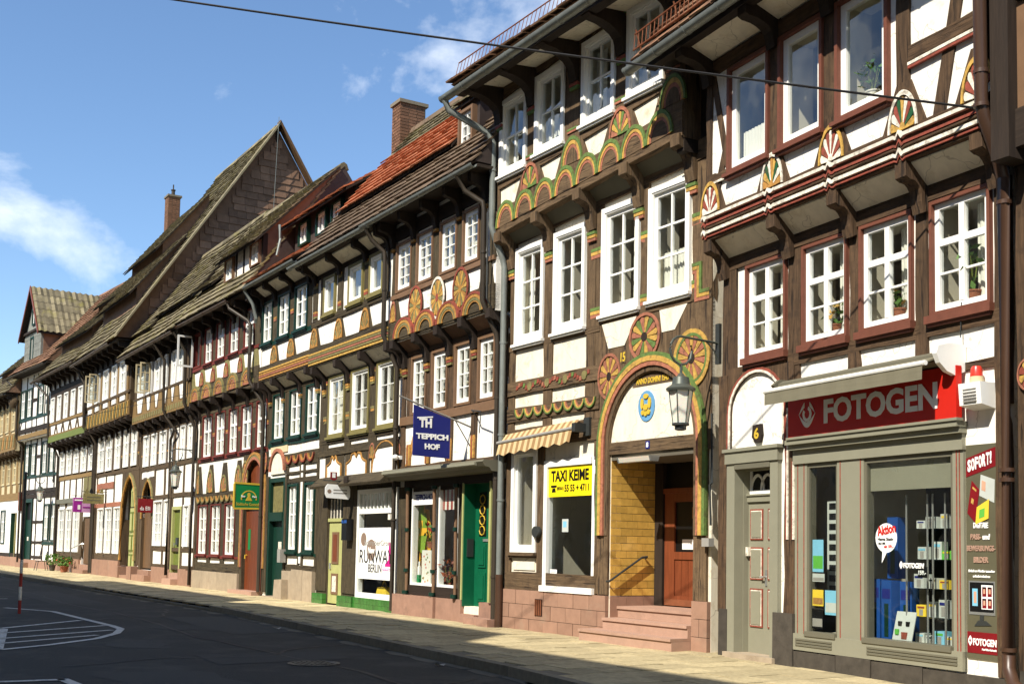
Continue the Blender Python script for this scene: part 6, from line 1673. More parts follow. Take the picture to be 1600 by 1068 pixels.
for x in (.45, 1.65, 2.85, 4.12, 5.38): h.arcs(x, 5.98, .5, .5, .33, [(.86, 1.0, 'c_olive'), (.72, .86, 'c_orange'), (.6, .72, 'c_olive')], fill='olive_h'); h.rosette(x, 5.98, .28, .3, .345, ['c_salmon', 'c_orange'], 7, name='carved_fan')
for x in (.0, 1.05, 2.2, 3.45, 4.72, 5.95):
    lo, hi = max(0, x - .36), min(W5 - .1, x + .36)
    h.poly('foot_board', [(lo, 6.3), (hi, 6.3), (min(hi, x + .14), 6.95), (max(lo, x - .14), 6.95)], .25, .325, 'c_olive')
    if x > .3 and x < 5.9: h.rosette(x, 6.42, .2, .42, .328, ['c_salmon', 'c_orange', 'c_olive'], 7, border='c_red', name='carved_fan')
h.rail(0, W5 - .1, 6.95, 7.05, .3, 'crimson', out=.04)
for x, wd in between(u6, 0, W5, .34): h.post(x, wd, 7.0, 8.3, .3)
h.rail(0, W5, 8.2, 8.4, .3, 'dark_h')
for i in range(7): h.bracket(.1 + i * 1.0, 8.42, .32, .66, .45, .14, 'dark_v')
h.box('eaves_board', -.1, W5, .25, .78, 8.44, 8.5, 'dark_h'); h.gutter(-.2, 5.0, .86, 8.44, 'pipe_brown', .075)
H5R = (-2.05, 12.6)
h.roof(-.1, W5, (.84, 8.54), H5R, (-5, 8.5), 'slab', .3, .36, 'slate_dark', sag=.015, th=.045)
h.shed(2.95, 6.3, .3, 9.1, 10.2, (-1.9, 12.5), 'slab', 'dark_h', [(3.15, 3.9, 9.33, 10.02), (5.4, 6.15, 9.36, 10.05)], dict(cas='brown_paint', cw=.03, cols=2, rows=(1, 1), mull=.06, bar=.03, sw=.06), ov=.3, over=.12, cheek='slate_red')
for x in (2.99, 4.05, 4.7, 5.3, 6.26): h.box('post', x - .05, x + .05, .2, .34, 9.15, 10.2, 'dark_v')
h.box('dormer_wall', 2.96, 6.29, .2, .318, 9.15, 10.19, 'plaster')
h.shed(.1, 1.8, .15, 9.2, 9.75, (-1.2, 11.0), 'slab', 'dark_h', ov=.25)
# open casement at the left end
cs = h.P('window', MB().box(.05, .1, .2, .35, 7.07, 8.2, 'crimson').box(.8, .85, .2, .35, 7.07, 8.2, 'crimson').box(.1, .8, .2, .35, 7.07, 7.12, 'crimson').box(.1, .8, .2, .35, 8.15, 8.2, 'crimson'))
lf = ob('sash', MB().px([(.36, 7.12), (.42, 7.12), (.42, 8.15), (.36, 8.15)], .1, .13, 'white_paint').px([(.82, 7.12), (.88, 7.12), (.88, 8.15), (.82, 8.15)], .1, .13, 'white_paint').px([(.42, 7.12), (.82, 7.12), (.82, 7.18), (.42, 7.18)], .1, .13, 'white_paint').px([(.42, 8.09), (.82, 8.09), (.82, 8.15), (.42, 8.15)], .1, .13, 'white_paint').mesh('sash'), cs)
ob('pane', MB().quad([(.115, .42, 7.18), (.115, .82, 7.18), (.115, .82, 8.09), (.115, .42, 8.09)], 'glass').mesh('pane'), cs)
h.pipe([(4.9, .86, 8.4), (4.95, .8, 8.2), (5.75, .5, 7.75), (5.85, .46, 7.6), (5.85, .46, 6.1), (5.9, .42, 5.95), (6.2, .16, 5.4), (6.24, .13, 5.2), (6.24, .12, .1)], .05, 'pipe_dark', [(5.85, .46, 6.8), (6.24, .12, 4), (6.24, .12, 2.2)])
gs = thing(h, 'hanging_sign', 'green pub sign with gold ring emblem hanging before the brown gate', 'sign', 6.22, .03, 2.42)
sub(gs, 'board', MB().px([(.04, .02), (.84, 0), (.84, .66), (.04, .64)], -.02, .02, 'sign_green'))
sub(gs, 'frame', MB().px([(.02, -.03), (.86, -.05), (.86, 0), (.02, .02)], -.03, .03, 'sign_gold').px([(.02, .64), (.86, .66), (.86, .71), (.02, .69)], -.03, .03, 'sign_gold').px([(.84, 0), (.88, 0), (.88, .66), (.84, .66)], -.03, .03, 'sign_gold'))
mb = MB()
for i in range(12):
    t0, t1 = -.2 + (PI + .4) * i / 12, -.2 + (PI + .4) * (i + 1) / 12
    e = lambda t, r: (.44 + r * math.cos(t), .26 + r * math.sin(t))
    mb.px([e(t0, .2), e(t0, .23), e(t1, .23), e(t1, .2)], .02, .026, 'sign_gold')
mb.px([(.44 + .05 * math.cos(t), .36 + .07 * math.sin(t)) for t in (0, 1, 2, 3, 4, 5)], .02, .027, 'sign_gold').px([(.34, .2), (.54, .2), (.47, .32), (.41, .32)], .02, .026, 'sign_gold')
sub(gs, 'ring_emblem', mb)
sidetext('Städtische Gaststube', gs, .8, .08, .06, .15, 'sign_gold', .0, .022); sidetext('Bier', gs, .66, .54, .29, .35, 'print_white', .02, .028); sidetext('Haus', gs, .34, .22, .29, .35, 'print_white', .02, .028)

# ================================================================ HOUSE 6: olive door, small pointed arch
OF = (-18.27, 50.59)
h = House('half_timbered_house', 'half-timbered house with olive door and small pointed arch doorway behind lantern', 'house', OF, -58.4, 7.75)
h6 = h
h.tv, h.th = 'old_v', 'old_h'
A6, B6 = 7.75, 15.3
u7 = [(8.4, 9.25), (9.6, 10.4), (10.75, 11.5), (11.75, 12.45), (13.0, 13.6), (13.75, 14.4)]
m7 = [(8.2, 9.02), (9.34, 10.1), (10.5, 11.4), (11.75, 12.3), (13.15, 13.78), (14.06, 14.66)]
h.wall(A6, B6, 0, 4.15, 0, [hole(10.02, 11.2, 1.3, 2.93), hole(11.42, 11.98, 1.3, 2.93), hole(13.87, 14.55, 1.3, 2.7), (12.5, 13.58, .3, 2.62), (8.32, 9.85, .4, 3.7)])
h.wall(A6, B6, 4.15, 5.85, 0, [hole(a, b, 4.25, 5.42) for a, b in m7])
h.wall(A6, B6, 5.85, 8.4, .35, [hole(a, b, 6.82, 7.98) for a, b in u7], 'old_v')
h.shell(A6, B6, [4.1, 5.8, 8.3], 3.0, 'room')
S7 = dict(cas='white_paint', cw=.05, cols=2, rows=(1, 1, 1), transom=.06, mull=.08, bar=.03, sw=.055)
row(h, [q for i, q in enumerate(u7) if i != 1], 6.82, 7.98, .35, S7, inner=('net', 'full', None)); row(h, m7, 4.25, 5.42, 0, S7, inner=('net', 'full', 'curtain'))
for (a, b, z1) in ((10.02, 11.2, 2.93), (11.42, 11.98, 2.93), (13.87, 14.55, 2.7)): h.window(a, b, 1.3, z1, 0, **dict(S7, cols=4 if b - a > 1 else 2, rows=(1, 1, 1, 1), transom=None, inner='net'))
for q in (u7[1],):
    c = h.P('window', MB().box(q[0], q[0] + .05, .25, .4, 6.82, 7.98, 'white_paint').box(q[1] - .05, q[1], .25, .4, 6.82, 7.98, 'white_paint').box(q[0] + .05, q[1] - .05, .25, .4, 6.82, 6.87, 'white_paint').box(q[0] + .05, q[1] - .05, .25, .4, 7.93, 7.98, 'white_paint'))
    for (x, sg_) in ((q[0] + .06, 1), (q[1] - .09, -1)):
        mb = MB()
        for (o0, o1, z0, z1) in ((.42, .47, 6.87, 7.93), (.74, .79, 6.87, 7.93), (.47, .74, 6.87, 6.92), (.47, .74, 7.88, 7.93), (.47, .74, 7.2, 7.23), (.47, .74, 7.54, 7.57)): mb.box(x, x + .03, o0, o1, z0, z1, 'cream')
        ob('sash', mb.mesh('sash'), c); ob('pane', MB().quad([(x + .015, .47, 6.92), (x + .015, .74, 6.92), (x + .015, .74, 7.88), (x + .015, .47, 7.88)], 'glass').mesh('pane'), c)
for x, wd in between(m7, A6, B6 - .2, .3): h.post(x, wd, 4.15, 5.5, 0); stripes(h, x, 4.7, min(.2, wd), 0, ('c_orange',), .06)
h.rail(A6, B6, 5.44, 5.8, 0, out=.03); h.rail(A6, B6, 4.08, 4.2, 0); h.rail(10.0, B6, 2.98, 3.12, 0); h.rail(10.0, B6, 1.14, 1.26, 0); h.rail(9.9, B6, .52, .66, 0)
for x, wd in ((7.85, .2), (9.95, .14), (11.3, .18), (12.12, .24), (12.4, .12), (13.7, .14), (14.65, .14), (15.2, .2)): h.post(x, wd, .55, 4.15, 0)
h.box('infill_panel', 8.2, 8.72, -.05, .015, 3.84, 4.04, 'plaster'); h.box('infill_panel', 9.05, 9.8, -.05, .015, 3.84, 4.04, 'plaster')
pa = [(9.08 - .77, 2.3), (9.08 - .74, 2.9), (9.08 - .55, 3.35), (9.08 - .25, 3.62), (9.08, 3.72)]
pts = pa + [(2 * 9.08 - x, z) for x, z in pa[::-1][1:]]
h.poly('spandrel', [(8.0, 2.2), (8.31, 2.2)] + pts[:5] + [(9.08, 3.8), (8.0, 3.8)], -.1, .02, 'old_v'); h.poly('spandrel', [(9.95, 2.2), (9.95, 3.8), (9.08, 3.8)] + pts[4:] + [(9.85, 2.2)], -.1, .02, 'old_v')
for k, c in ((.0, 'c_orange'), (.07, 'c_olive')): h.P('arch_moulding', MB().tube([(9.08 + (x - 9.08) * (1 + k), .04, 2.3 + (z - 2.3) * (1 + k * .5)) for x, z in pts], .04, c, 6))
h.box('post', 8.1, 8.36, -.4, .03, .4, 2.35, 'old_v', .004); h.box('post', 9.82, 10.02, -.1, .03, .5, 2.35, 'old_v', .004)
d = fwd(h.box('door', 8.32, 9.85, -.42, -.35, .45, 2.55, 'door_old'), .25)
for i in range(6): ob('plank', MB().box(8.33 + i * .255, 8.33 + (i + 1) * .255 - .01, -.35, -.33, .47, 2.5, 'door_old').mesh('plank'), d)
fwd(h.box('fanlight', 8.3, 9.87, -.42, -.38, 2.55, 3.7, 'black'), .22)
for (x0, x1, o1, z1) in ((8.2, 10.1, .3, .22), (8.3, 9.9, .1, .4), (10.1, 11.9, .06, .55), (11.9, 12.5, .06, .5), (13.58, 14.5, .06, .55), (14.5, B6, .06, .52)): h.box('plinth_stone' if z1 > .45 else 'step', x0 + .003, x1 - .003, -.3, o1, -.05, z1, 'sandstone', .006)
h.box('step', 12.5, 13.6, -.2, .3, -.05, .2, 'stone_pink'); h.box('step', 12.5, 13.58, -.3, .06, .2, .4, 'stone_pink')
d = fwd(h.box('door', 12.56, 13.52, -.2, -.14, .42, 2.56, 'moss_green'), .08); ob('mail_flap', MB().box(12.95, 13.2, -.14, -.08, 1.35, 1.6, 'iron').mesh('mail_flap'), d); ob('handle', MB().box(12.65, 12.7, -.14, -.1, 1.3, 1.42, 'steel').mesh('handle'), d)
h.box('door_frame', 12.46, 12.58, -.2, .03, .4, 2.66, 'pale_green'); h.box('door_frame', 13.5, 13.62, -.2, .03, .4, 2.66, 'pale_green'); h.box('door_frame', 12.58, 13.5, -.2, .03, 2.55, 2.66, 'pale_green')
for i in range(8): h.bracket(A6 + .15 + i * 1.03, 5.86, .02, .4, .42, .13, 'dark_v')
h.rail(A6, B6, 5.88, 6.2, .35, 'ochre_h', out=.04)
for i in range(24): h.box('carved_tooth', A6 + .1 + i * .31, A6 + .3 + i * .31, .38, .405, 5.95, 6.12, 'c_olive')
for i, x in enumerate([8.0, 9.42, 10.57, 11.62, 12.72, 13.68, 14.9]):
    h.poly('foot_board', [(x - .3, 6.2), (x + .3, 6.2), (x + .16, 6.76), (x - .16, 6.76)], .3, .372, 'ochre_v')
for a, b in ((8.35, 9.1), (9.75, 10.25), (10.9, 11.3), (11.95, 12.4), (13.05, 13.35), (14.05, 14.55)): h.poly('infill_panel', [(a + .12, 6.24), (b - .12, 6.24), (b + .05, 6.74), (a - .05, 6.74)], .3, .368, 'plaster')
h.rail(A6, B6, 6.74, 6.82, .35, out=.04); h.rail(A6, B6, 8.0, 8.2, .35, 'dark_h', out=.03)
for i in range(8): h.bracket(A6 + .1 + i * 1.04, 8.34, .37, .72, .4, .13, 'dark_v')
h.box('eaves_board', A6 - .3, B6 - .1, .3, .84, 8.34, 8.4, 'dark_h'); h.gutter(A6 - .5, B6 - .3, .92, 8.34, 'pipe_brown', .075)
h.roof(A6 - .3, B6 - .05, (.9, 8.42), (-2.1, 12.7), (-5, 8.4), 'slab', .3, .36, 'slate_dark', sag=.02, th=.05)
h.shed(10.2, 14.7, .05, 9.2, 9.9, (-1.5, 11.9), 'slab', 'dark_h', ov=.25, cheek='slate_red'); h.shed(7.9, 10.4, .35, 8.95, 9.4, (-1.0, 11.1), 'slab', 'dark_h', ov=.2, cheek='slate_red')
h.pipe([(12.6, .92, 8.3), (12.62, .8, 8.1), (12.6, .52, 7.7), (12.6, .5, 6.0), (12.65, .4, 5.75), (12.85, .15, 5.3), (12.35, .14, 5.0), (12.3, .12, 4.8), (12.3, .12, .3)], .05, 'pipe_dark')
h.pipe([(15.05, .9, 8.3), (15.08, .5, 7.7), (15.08, .48, 6.0), (15.12, .2, 5.4), (15.14, .12, 5.2), (15.14, .12, .05)], .055, 'pipe_dark')
def board_sign(hh, lab, s_, z_, o0, o1, ht, mat, extra=None):
    e = thing(hh, 'hanging_sign', lab, 'sign', s_, 0, z_)
    sub(e, 'board', MB().px([(o0, 0), (o1, 0), (o1, ht), (o0, ht)], -.02, .02, mat))
    sub(e, 'arm', MB().tube([(0, -.02, ht + .08), (0, o1 + .05, ht + .08)], .015, 'iron', 6))
    for o_ in (o0 + .08, o1 - .08): sub(e, 'hanger', MB().tube([(0, o_, ht), (0, o_, ht + .08)], .008, 'iron', 5))
    return e
e = board_sign(h6, 'dark red hanging sign before the small pointed arch', 9.95, 2.5, .05, .58, .5, 'sign_maroon'); sidetext('da Elli', e, .5, .14, .08, .22, 'print_white', .0, .022)

# ================================================================ HOUSE 7: tall roof with slate gable
h = House('half_timbered_house', 'half-timbered house with tallest roof, slate-hung gable and large pointed arch', 'house', OF, -58.4, 0.0)
h7 = h
h.tv, h.th = 'old_v', 'old_h'
W7 = 7.7
OU = .5
u8 = [(.1, 1.05), (1.5, 2.4), (3.05, 4.05), (4.6, 5.5), (6.0, 7.0)]
m8 = [(.28, 1.5), (1.8, 2.96), (3.46, 4.42), (4.97, 5.84), (6.27, 7.16)]
g8 = [(.7, 1.82), (2.2, 3.34), (3.72, 4.84)]
h.wall(0, W7, 0, 4.25, 0, [hole(a, b, .94, 2.84) for a, b in g8] + [(5.15, 7.5, .1, 3.95)])
h.wall(0, W7, 4.25, 6.2, 0, [hole(a, b, 4.4, 5.92) for a, b in m8], 'old_v')
h.wall(0, W7, 6.2, 9.1, OU, [hole(a, b, 7.25, 8.5) for a, b in u8], 'old_v')
h.shell(0, W7, [4.2, 6.1, 9.0], 3.0, 'room')
row(h, [q for i, q in enumerate(u8) if i != 1], 7.25, 8.5, OU, S7, inner=('net', 'full', None)); row(h, m8, 4.4, 5.92, 0, S7, inner=('net', 'curtain', 'full')); row(h, g8, .94, 2.84, 0, dict(S7, rows=(1, 1, 1, 1), transom=None), inner=('net',))
q = u8[1]
c = h.P('window', MB().box(q[0], q[0] + .05, .4, .55, 7.25, 8.5, 'white_paint').box(q[1] - .05, q[1], .4, .55, 7.25, 8.5, 'white_paint').box(q[0] + .05, q[1] - .05, .4, .55, 7.25, 7.3, 'white_paint').box(q[0] + .05, q[1] - .05, .4, .55, 8.45, 8.5, 'white_paint'))
for x in (q[0] + .06, q[1] - .09):
    mb = MB()
    for (o0, o1, z0, z1) in ((.57, .62, 7.3, 8.45), (.9, .95, 7.3, 8.45), (.62, .9, 7.3, 7.35), (.62, .9, 8.4, 8.45), (.62, .9, 7.66, 7.69), (.62, .9, 8.02, 8.05)): mb.box(x, x + .03, o0, o1, z0, z1, 'cream')
    ob('sash', mb.mesh('sash'), c); ob('pane', MB().quad([(x + .015, .62, 7.35), (x + .015, .9, 7.35), (x + .015, .9, 8.4), (x + .015, .62, 8.4)], 'glass').mesh('pane'), c)
for x, wd in between(m8, 0, W7, .3): h.post(x, wd, 4.3, 6.0, 0)
for x in (4.7, 6.05, 7.4): stripes(h, x, 4.9, .2, 0, ('c_orange', 'c_olive'), .06)
h.rail(0, W7, 5.94, 6.18, 0, out=.03); h.rail(0, W7, 4.2, 4.34, 0); h.rail(0, 5.0, 2.88, 3.05, 0, 'c_salmon'); h.rail(0, 5.0, .66, .9, 0)
for x, wd in ((.3, .5), (2.0, .3), (3.52, .3), (5.0, .26)): h.post(x, wd, .68, 3.0, 0); h.post(x, .14, 3.0, 4.25, 0)
for (x, m_) in ((2.06, 'green_paint'), (3.58, 'green_paint')): h.box('painted_line', x, x + .08, .01, .03, .95, 2.85, m_)
h.rail(.3, 3.4, 3.64, 3.9, 0, 'c_salmon')
PX = 6.35
pa = [(PX - 1.15, 2.2), (PX - 1.1, 2.8), (PX - .85, 3.4), (PX - .42, 3.82), (PX, 4.0)]
pts = pa + [(2 * PX - x, z) for x, z in pa[::-1][1:]]
h.poly('spandrel', [(4.95, 2.1), (PX - 1.16, 2.1)] + pts[:5] + [(PX, 4.22), (4.95, 4.22)], -.1, .02, 'old_v'); h.poly('spandrel', [(7.68, 2.1), (7.68, 4.22), (PX, 4.22)] + pts[4:] + [(PX + 1.16, 2.1)], -.1, .02, 'old_v')
for k, c in ((.02, 'c_orange'), (.1, 'c_olive')): h.P('arch_moulding', MB().tube([(PX + (pts[0][0] - PX) * (1 + k), .05, .7)] + [(PX + (x - PX) * (1 + k), .05, 2.2 + (z - 2.2) * (1 + k * .5)) for x, z in pts] + [(PX + (pts[-1][0] - PX) * (1 + k), .05, .7)], .055, c, 6))
h.box('post', 4.96, 5.2, -.4, .03, .5, 2.3, 'old_v', .004); h.box('post', 7.46, 7.7, -.12, .03, .5, 2.3, 'old_v', .004)
h.box('door_surround', 5.15, 7.5, -.5, -.45, .1, 3.95, 'dark_v')
d = h.box('door', 6.3, 7.45, -.4, -.33, .12, 2.75, 'pale_green'); d.location.x -= .35; fwd(d, .22)
for z0, z1 in ((.2, .95), (1.05, 1.7), (1.8, 2.6)):
    for x0 in (6.38, 6.92): ob('door_panel', MB().box(x0, x0 + .44, -.34, -.3, z0, z1, 'moss_green').box(x0 + .07, x0 + .37, -.3, -.29, z0 + .07, z1 - .07, 'pale_green').mesh('door_panel'), d)
for i in range(5): ob('turned_baluster', MB().tube([(6.4 + i * .24, -.36, 2.8), (6.4 + i * .24, -.36, 3.4)], .04, 'pale_green', 6).mesh('turned_baluster'), d)
ob('pediment', MB().prism([(6.3, 3.4), (7.45, 3.4), (7.2, 3.6), (6.88, 3.9), (6.55, 3.6)], -.4, -.33, 'pale_green').mesh('pediment'), d)
for (a, b, z1, o1) in ((0, 1.7, .66, .1), (1.7, 3.4, .66, .1), (3.4, 5.1, .66, .1), (5.1, 5.4, .45, .16), (7.4, W7 + .4, .5, .3)): h.box('plinth_stone', a + .004, b - .004, -.2, o1, -.05, z1, 'sandstone', .008)
h.box('step', 5.4, 7.4, -.6, .1, -.05, .12, 'sandstone')
for i in range(9): h.bracket(.1 + i * .94, 6.25, .02, OU + .05, .5, .13, 'dark_v')
h.rail(0, W7, 6.28, 6.86, OU, 'ochre_h', out=.03)
for i in range(26): h.poly('carved_twist', [(.1 + i * .292, 6.32), (.24 + i * .292, 6.32), (.36 + i * .292, 6.8), (.22 + i * .292, 6.8)], OU + .02, OU + .06, ['c_olive', 'c_yellow'][i % 2])
for a, b in ((.2, .95), (1.6, 2.3), (3.15, 3.95), (4.7, 5.4), (6.1, 6.9)): h.box('infill_panel', a, b, OU - .05, OU + .02, 6.92, 7.12, 'plaster')
for x in (1.28, 2.72, 4.32, 5.75, 7.3): h.box('painted_post', x - .14, x + .14, OU - .05, OU + .03, 6.86, 8.4, 'ochre_v')
h.rail(0, W7, 7.14, 7.24, OU, out=.04); h.rail(0, W7, 8.55, 8.8, OU, 'dark_h', out=.03)
for i in range(9): h.bracket(.1 + i * .94, 9.06, OU + .02, .95, .45, .13, 'dark_v')
h.box('eaves_board', -.3, W7 + .1, .4, 1.08, 9.08, 9.14, 'dark_h'); h.gutter(-.6, W7 - .9, 1.16, 9.1, 'pipe_brown', .08)
RG = (-4.95, 18.6)
h.roof(-.2, W7 + .1, (1.12, 9.2), RG, (-11, 9.2), 'slab', .32, .38, 'slate_red', sag=.03, th=.05)
h.box('rear_wall', .0, W7, -11, -3.2, 0, 9.25, 'slate_red'); 
# shed dormers stepping up the roof
h.shed(1.2, 7.0, .25, 10.6, 11.4, (-1.6, 13.7), 'slab', 'slate_red', ov=.3, over=.2); h.shed(.0, 5.2, -1.15, 12.9, 13.75, (-3.0, 16.1), 'slab', 'slate_red', ov=.3, over=.15)
# slates of the gable that faces along the street
gx = W7 + .085
def gz(o_): return (9.2 + (o_ - 1.12) * (RG[1] - 9.2) / (RG[0] - 1.12)) if o_ > RG[0] else (9.2 + (o_ + 11) * (RG[1] - 9.2) / (RG[0] + 11))
sm = {}
gab = MB(); cnt = 0
gpart = h.box('gable_board', gx - .01, gx + .03, RG[0] - .06, RG[0] + .06, 17.6, 18.5, 'dark_v')
z = 10.2; i = 0
while z < 18.3:
    o_ = 1.0 + (.2 if i % 2 else 0)
    while o_ > -10.5:
        wd = random.choice((.34, .4, .46, .52)); c_ = o_ - wd / 2
        if z + .3 < min(gz(o_), gz(o_ - wd)) - .05 and c_ > -8.5:
            ky = (wd, random.randint(0, 2))
            if ky not in sm:
                e = random.uniform(.0, .012)
                q = MB(); q.quad([(.05 + e, -.004, 0), (.05 + e, -wd + .004, 0), (.018, -wd + .004, .36), (.018, -.004, .36)], 'slate_red'); q.quad([(.05 + e, -.004, 0), (.018, -.004, .36), (0, -.004, .36), (0, -.004, 0)], 'slate_red'); q.quad([(.05 + e, -wd + .004, 0), (.05 + e, -.004, 0), (0, -.004, 0), (0, -wd + .004, 0)], 'slate_red')
                q.quad([(.05 + e, -wd + .004, 0), (0, -wd + .004, 0), (0, -wd + .004, .36), (.018, -wd + .004, .36)], 'slate_red')
                sm[ky] = q.mesh('slate')
            if cnt < 298 and z > 11.5:
                ob('slate', sm[ky], h.root, (gx, -o_, z + random.uniform(-.012, .012))); cnt += 1
            else:
                m0 = sm[ky]; b0 = len(gab.v)
                for v in m0.vertices: gab.v.append((v.co.x + gx, v.co.y - o_, v.co.z + z))
                for p in m0.polygons: gab.face([b0 + k for k in p.vertices], 'slate_red')
        o_ -= wd
    z += .29; i += 1
h.P('slates', gab, kind='stuff')
h.P('verge_board', MB().px([(1.2, 9.16), (RG[0], RG[1] + .02), (RG[0], RG[1] + .14), (1.2, 9.27)], W7 + .08, W7 + .5, 'slab')); h.P('verge_board', MB().px([(RG[0], RG[1] + .05), (-11, 9.1), (-11, 9.27), (RG[0], RG[1] + .22)], W7 + .08, W7 + .5, 'door_old'))
h.P('lightning_rod', MB().tube([(W7 + .54, RG[0] + .1, 18.9), (W7 + .2, RG[0] + .1, 14.5)], .012, 'zinc', 5))
h.chimney(-.6, -3.0, 14.5, 17.45, .62, .55, True)
h.pipe([(.1, 1.16, 9.0), (.3, .9, 8.8), (.05, .66, 8.5), (.05, .62, 6.5), (.15, .3, 6.0), (.25, .14, 5.7), (.25, .12, .05)], .055, 'pipe_dark')
e = board_sign(h7, 'weathered olive sign with carved figures on top, left of large arch', 2.15, 3.0, .1, .95, .42, 'c_olive')
mb = MB()
for i, x in enumerate((.2, .34, .62, .8)): mb.px([(x - .07, .44), (x + .07, .44), (x + .05, .58), (x, .66 - .04 * (i % 2)), (x - .05, .56)], -.03, .03, ['c_olive', 'c_orange', 'black', 'c_olive'][i])
sub(e, 'carved_figures', mb)
for i in range(2): sub(e, 'text_line', MB().box(.02, .024, .25, .8, .12 + i * .12, .17 + i * .12, 'sign_khaki'))

# ================================================================ HOUSE 8: white triangles
h = House('half_timbered_house', 'half-timbered house with row of white triangles and flower pots outside', 'house', (-22.19, 56.41), -56.1)
h8 = h
h.tv, h.th = 'old_v', 'old_h'
W8 = 7.0
OU = .55
u9 = [(.15 + i * 1.36, .95 + i * 1.36) for i in range(5)]
m9 = [(.1 + i * 1.38, 1.12 + i * 1.38) for i in range(5)]
g9 = [(.35, 1.5), (1.85, 2.95), (3.3, 4.4)]
h.wall(0, W8, 0, 4.4, 0, [hole(a, b, .92, 2.96) for a, b in g9] + [(4.95, 6.75, .3, 2.52)])
h.wall(0, W8, 4.4, 6.1, 0, [hole(a, b, 4.58, 5.72) for a, b in m9], 'old_v')
h.wall(0, W8, 6.1, 9.2, OU, [hole(a, b, 7.12, 8.32) for a, b in u9])
h.shell(0, W8, [4.3, 6.0, 9.1], 3.0, 'room')
row(h, u9, 7.12, 8.32, OU, S7, inner=('full', 'net', None)); row(h, m9, 4.58, 5.72, 0, S7, inner=('net', 'full')); row(h, g9, .92, 2.96, 0, dict(S7, rows=(1, 1, 1, 1), transom=None), inner=('net',))
for x, wd in between(m9, 0, W8, .3): h.post(x, wd, 4.5, 5.8, 0)
for x, wd in between(u9, 0, W8, .3): h.post(x, wd, 7.0, 8.5, OU)
h.rail(0, W8, 5.74, 6.05, 0, out=.03); h.rail(0, W8, 4.32, 4.5, 0, 'ochre_h'); h.rail(0, 4.8, 3.2, 3.4, 0, 'grey_dark', out=.12); h.rail(0, 4.8, .6, .88, 0)
for x in (.1, 1.15, 2.3, 3.5, 4.6, 5.7, 6.9): h.post(x, .16, 3.4, 4.4, 0)
for x, wd in ((.15, .3), (1.68, .3), (3.12, .3), (4.7, .5), (6.88, .22)): h.post(x, wd, .6, 3.3, 0)
h.box('infill_panel', 4.9, 6.9, -.05, .01, 3.0, 4.3, 'c_olive')
d = fwd(h.box('door', 5.15, 6.7, -.3, -.24, .4, 2.5, 'door_old'), .16)
for i in range(4): ob('plank', MB().box(5.17 + i * .38, 5.53 + i * .38, -.24, -.22, .42, 2.45, 'door_old').mesh('plank'), d)
h.box('step', 4.9, 6.8, -.2, .35, -.05, .16, 'sandstone'); h.box('step', 5.0, 6.75, -.3, .1, .16, .38, 'sandstone')
for i in range(4): h.box('plinth_stone', i * 1.22 + .004, (i + 1) * 1.22 - .004, -.2, .08, -.05, .6, 'sandstone', .008)
h.P('handrail', MB().tube([(4.95, .45, 0), (4.95, .45, 1.05), (5.05, .4, 1.12), (5.4, .1, 1.3), (5.45, 0, 1.3)], .022, 'steel', 8), smooth=True)
for i in range(8): h.bracket(.1 + i * .96, 6.14, .02, OU + .05, .5, .13, 'dark_v')
h.rail(0, W8, 6.16, 6.44, OU, 'moss_green', out=.05); h.rail(0, W8, 6.44, 6.52, OU, 'ochre_h', out=.03); h.rail(0, W8, 6.98, 7.1, OU, 'ochre_h', out=.03)
for i in range(6):
    x = -.05 + i * 1.38
    for (p, q) in ((x - .3, x), (x + .3, x)):
        if 0 <= p <= W8: h.brace(p, 6.52, max(.03, min(q, W8)), 7.0, .17, OU, 'old_v')
h.rail(0, W8, 8.34, 8.7, OU, 'dark_h', out=.03)
for i in range(8): h.bracket(.1 + i * .96, 9.2, OU + .02, 1.0, .5, .13, 'dark_v')
h.box('eaves_board', -1.2, W8 + .2, .4, 1.12, 9.22, 9.28, 'dark_h'); h.gutter(-1.6, W8 + .1, 1.2, 9.24, 'pipe_brown', .08)
h.roof(-.9, W8 + .2, (1.16, 9.34), (-3.3, 14.6), (-8, 9.3), 'slab', .32, .38, 'slate_red', sag=.03, th=.05)
h.shed(1.2, 6.9, .4, 10.2, 10.9, (-1.9, 13.1), 'slab', 'slate_red', ov=.3, over=.2); h.shed(2.5, 7.0, -.9, 12.0, 12.7, (-2.8, 14.7), 'slab', 'slate_red', ov=.25)
h.pipe([(-.9, 1.2, 9.15), (-.6, 1.0, 8.9), (.0, .66, 8.4), (.02, .62, 6.4), (.06, .3, 5.9), (.1, .12, 5.5), (.1, .1, .1)], .055, 'pipe_dark')
h.pipe([(6.4, 1.2, 9.15), (6.6, .8, 8.8), (6.92, .64, 8.3), (6.94, .62, 6.4), (6.96, .14, 5.6), (6.97, .12, .05)], .055, 'pipe_dark')
e = board_sign(h8, 'purple and pale pink hanging sign left of large arch house', 6.72, 2.68, .06, .86, .64, 'sign_pink')
sub(e, 'colour_field', MB().box(.02, .026, .5, .85, .02, .62, 'sign_purple').box(.02, .025, .08, .5, .44, .62, 'sign_purple')); sub(e, 'white_symbol', MB().box(.026, .03, .55, .66, .12, .32, 'print_white')); sub(e, 'text_line', MB().box(.024, .03, .12, .45, .2, .25, 'sign_purple')); sub(e, 'text_line', MB().box(.026, .031, .4, .8, .5, .56, 'print_white'))
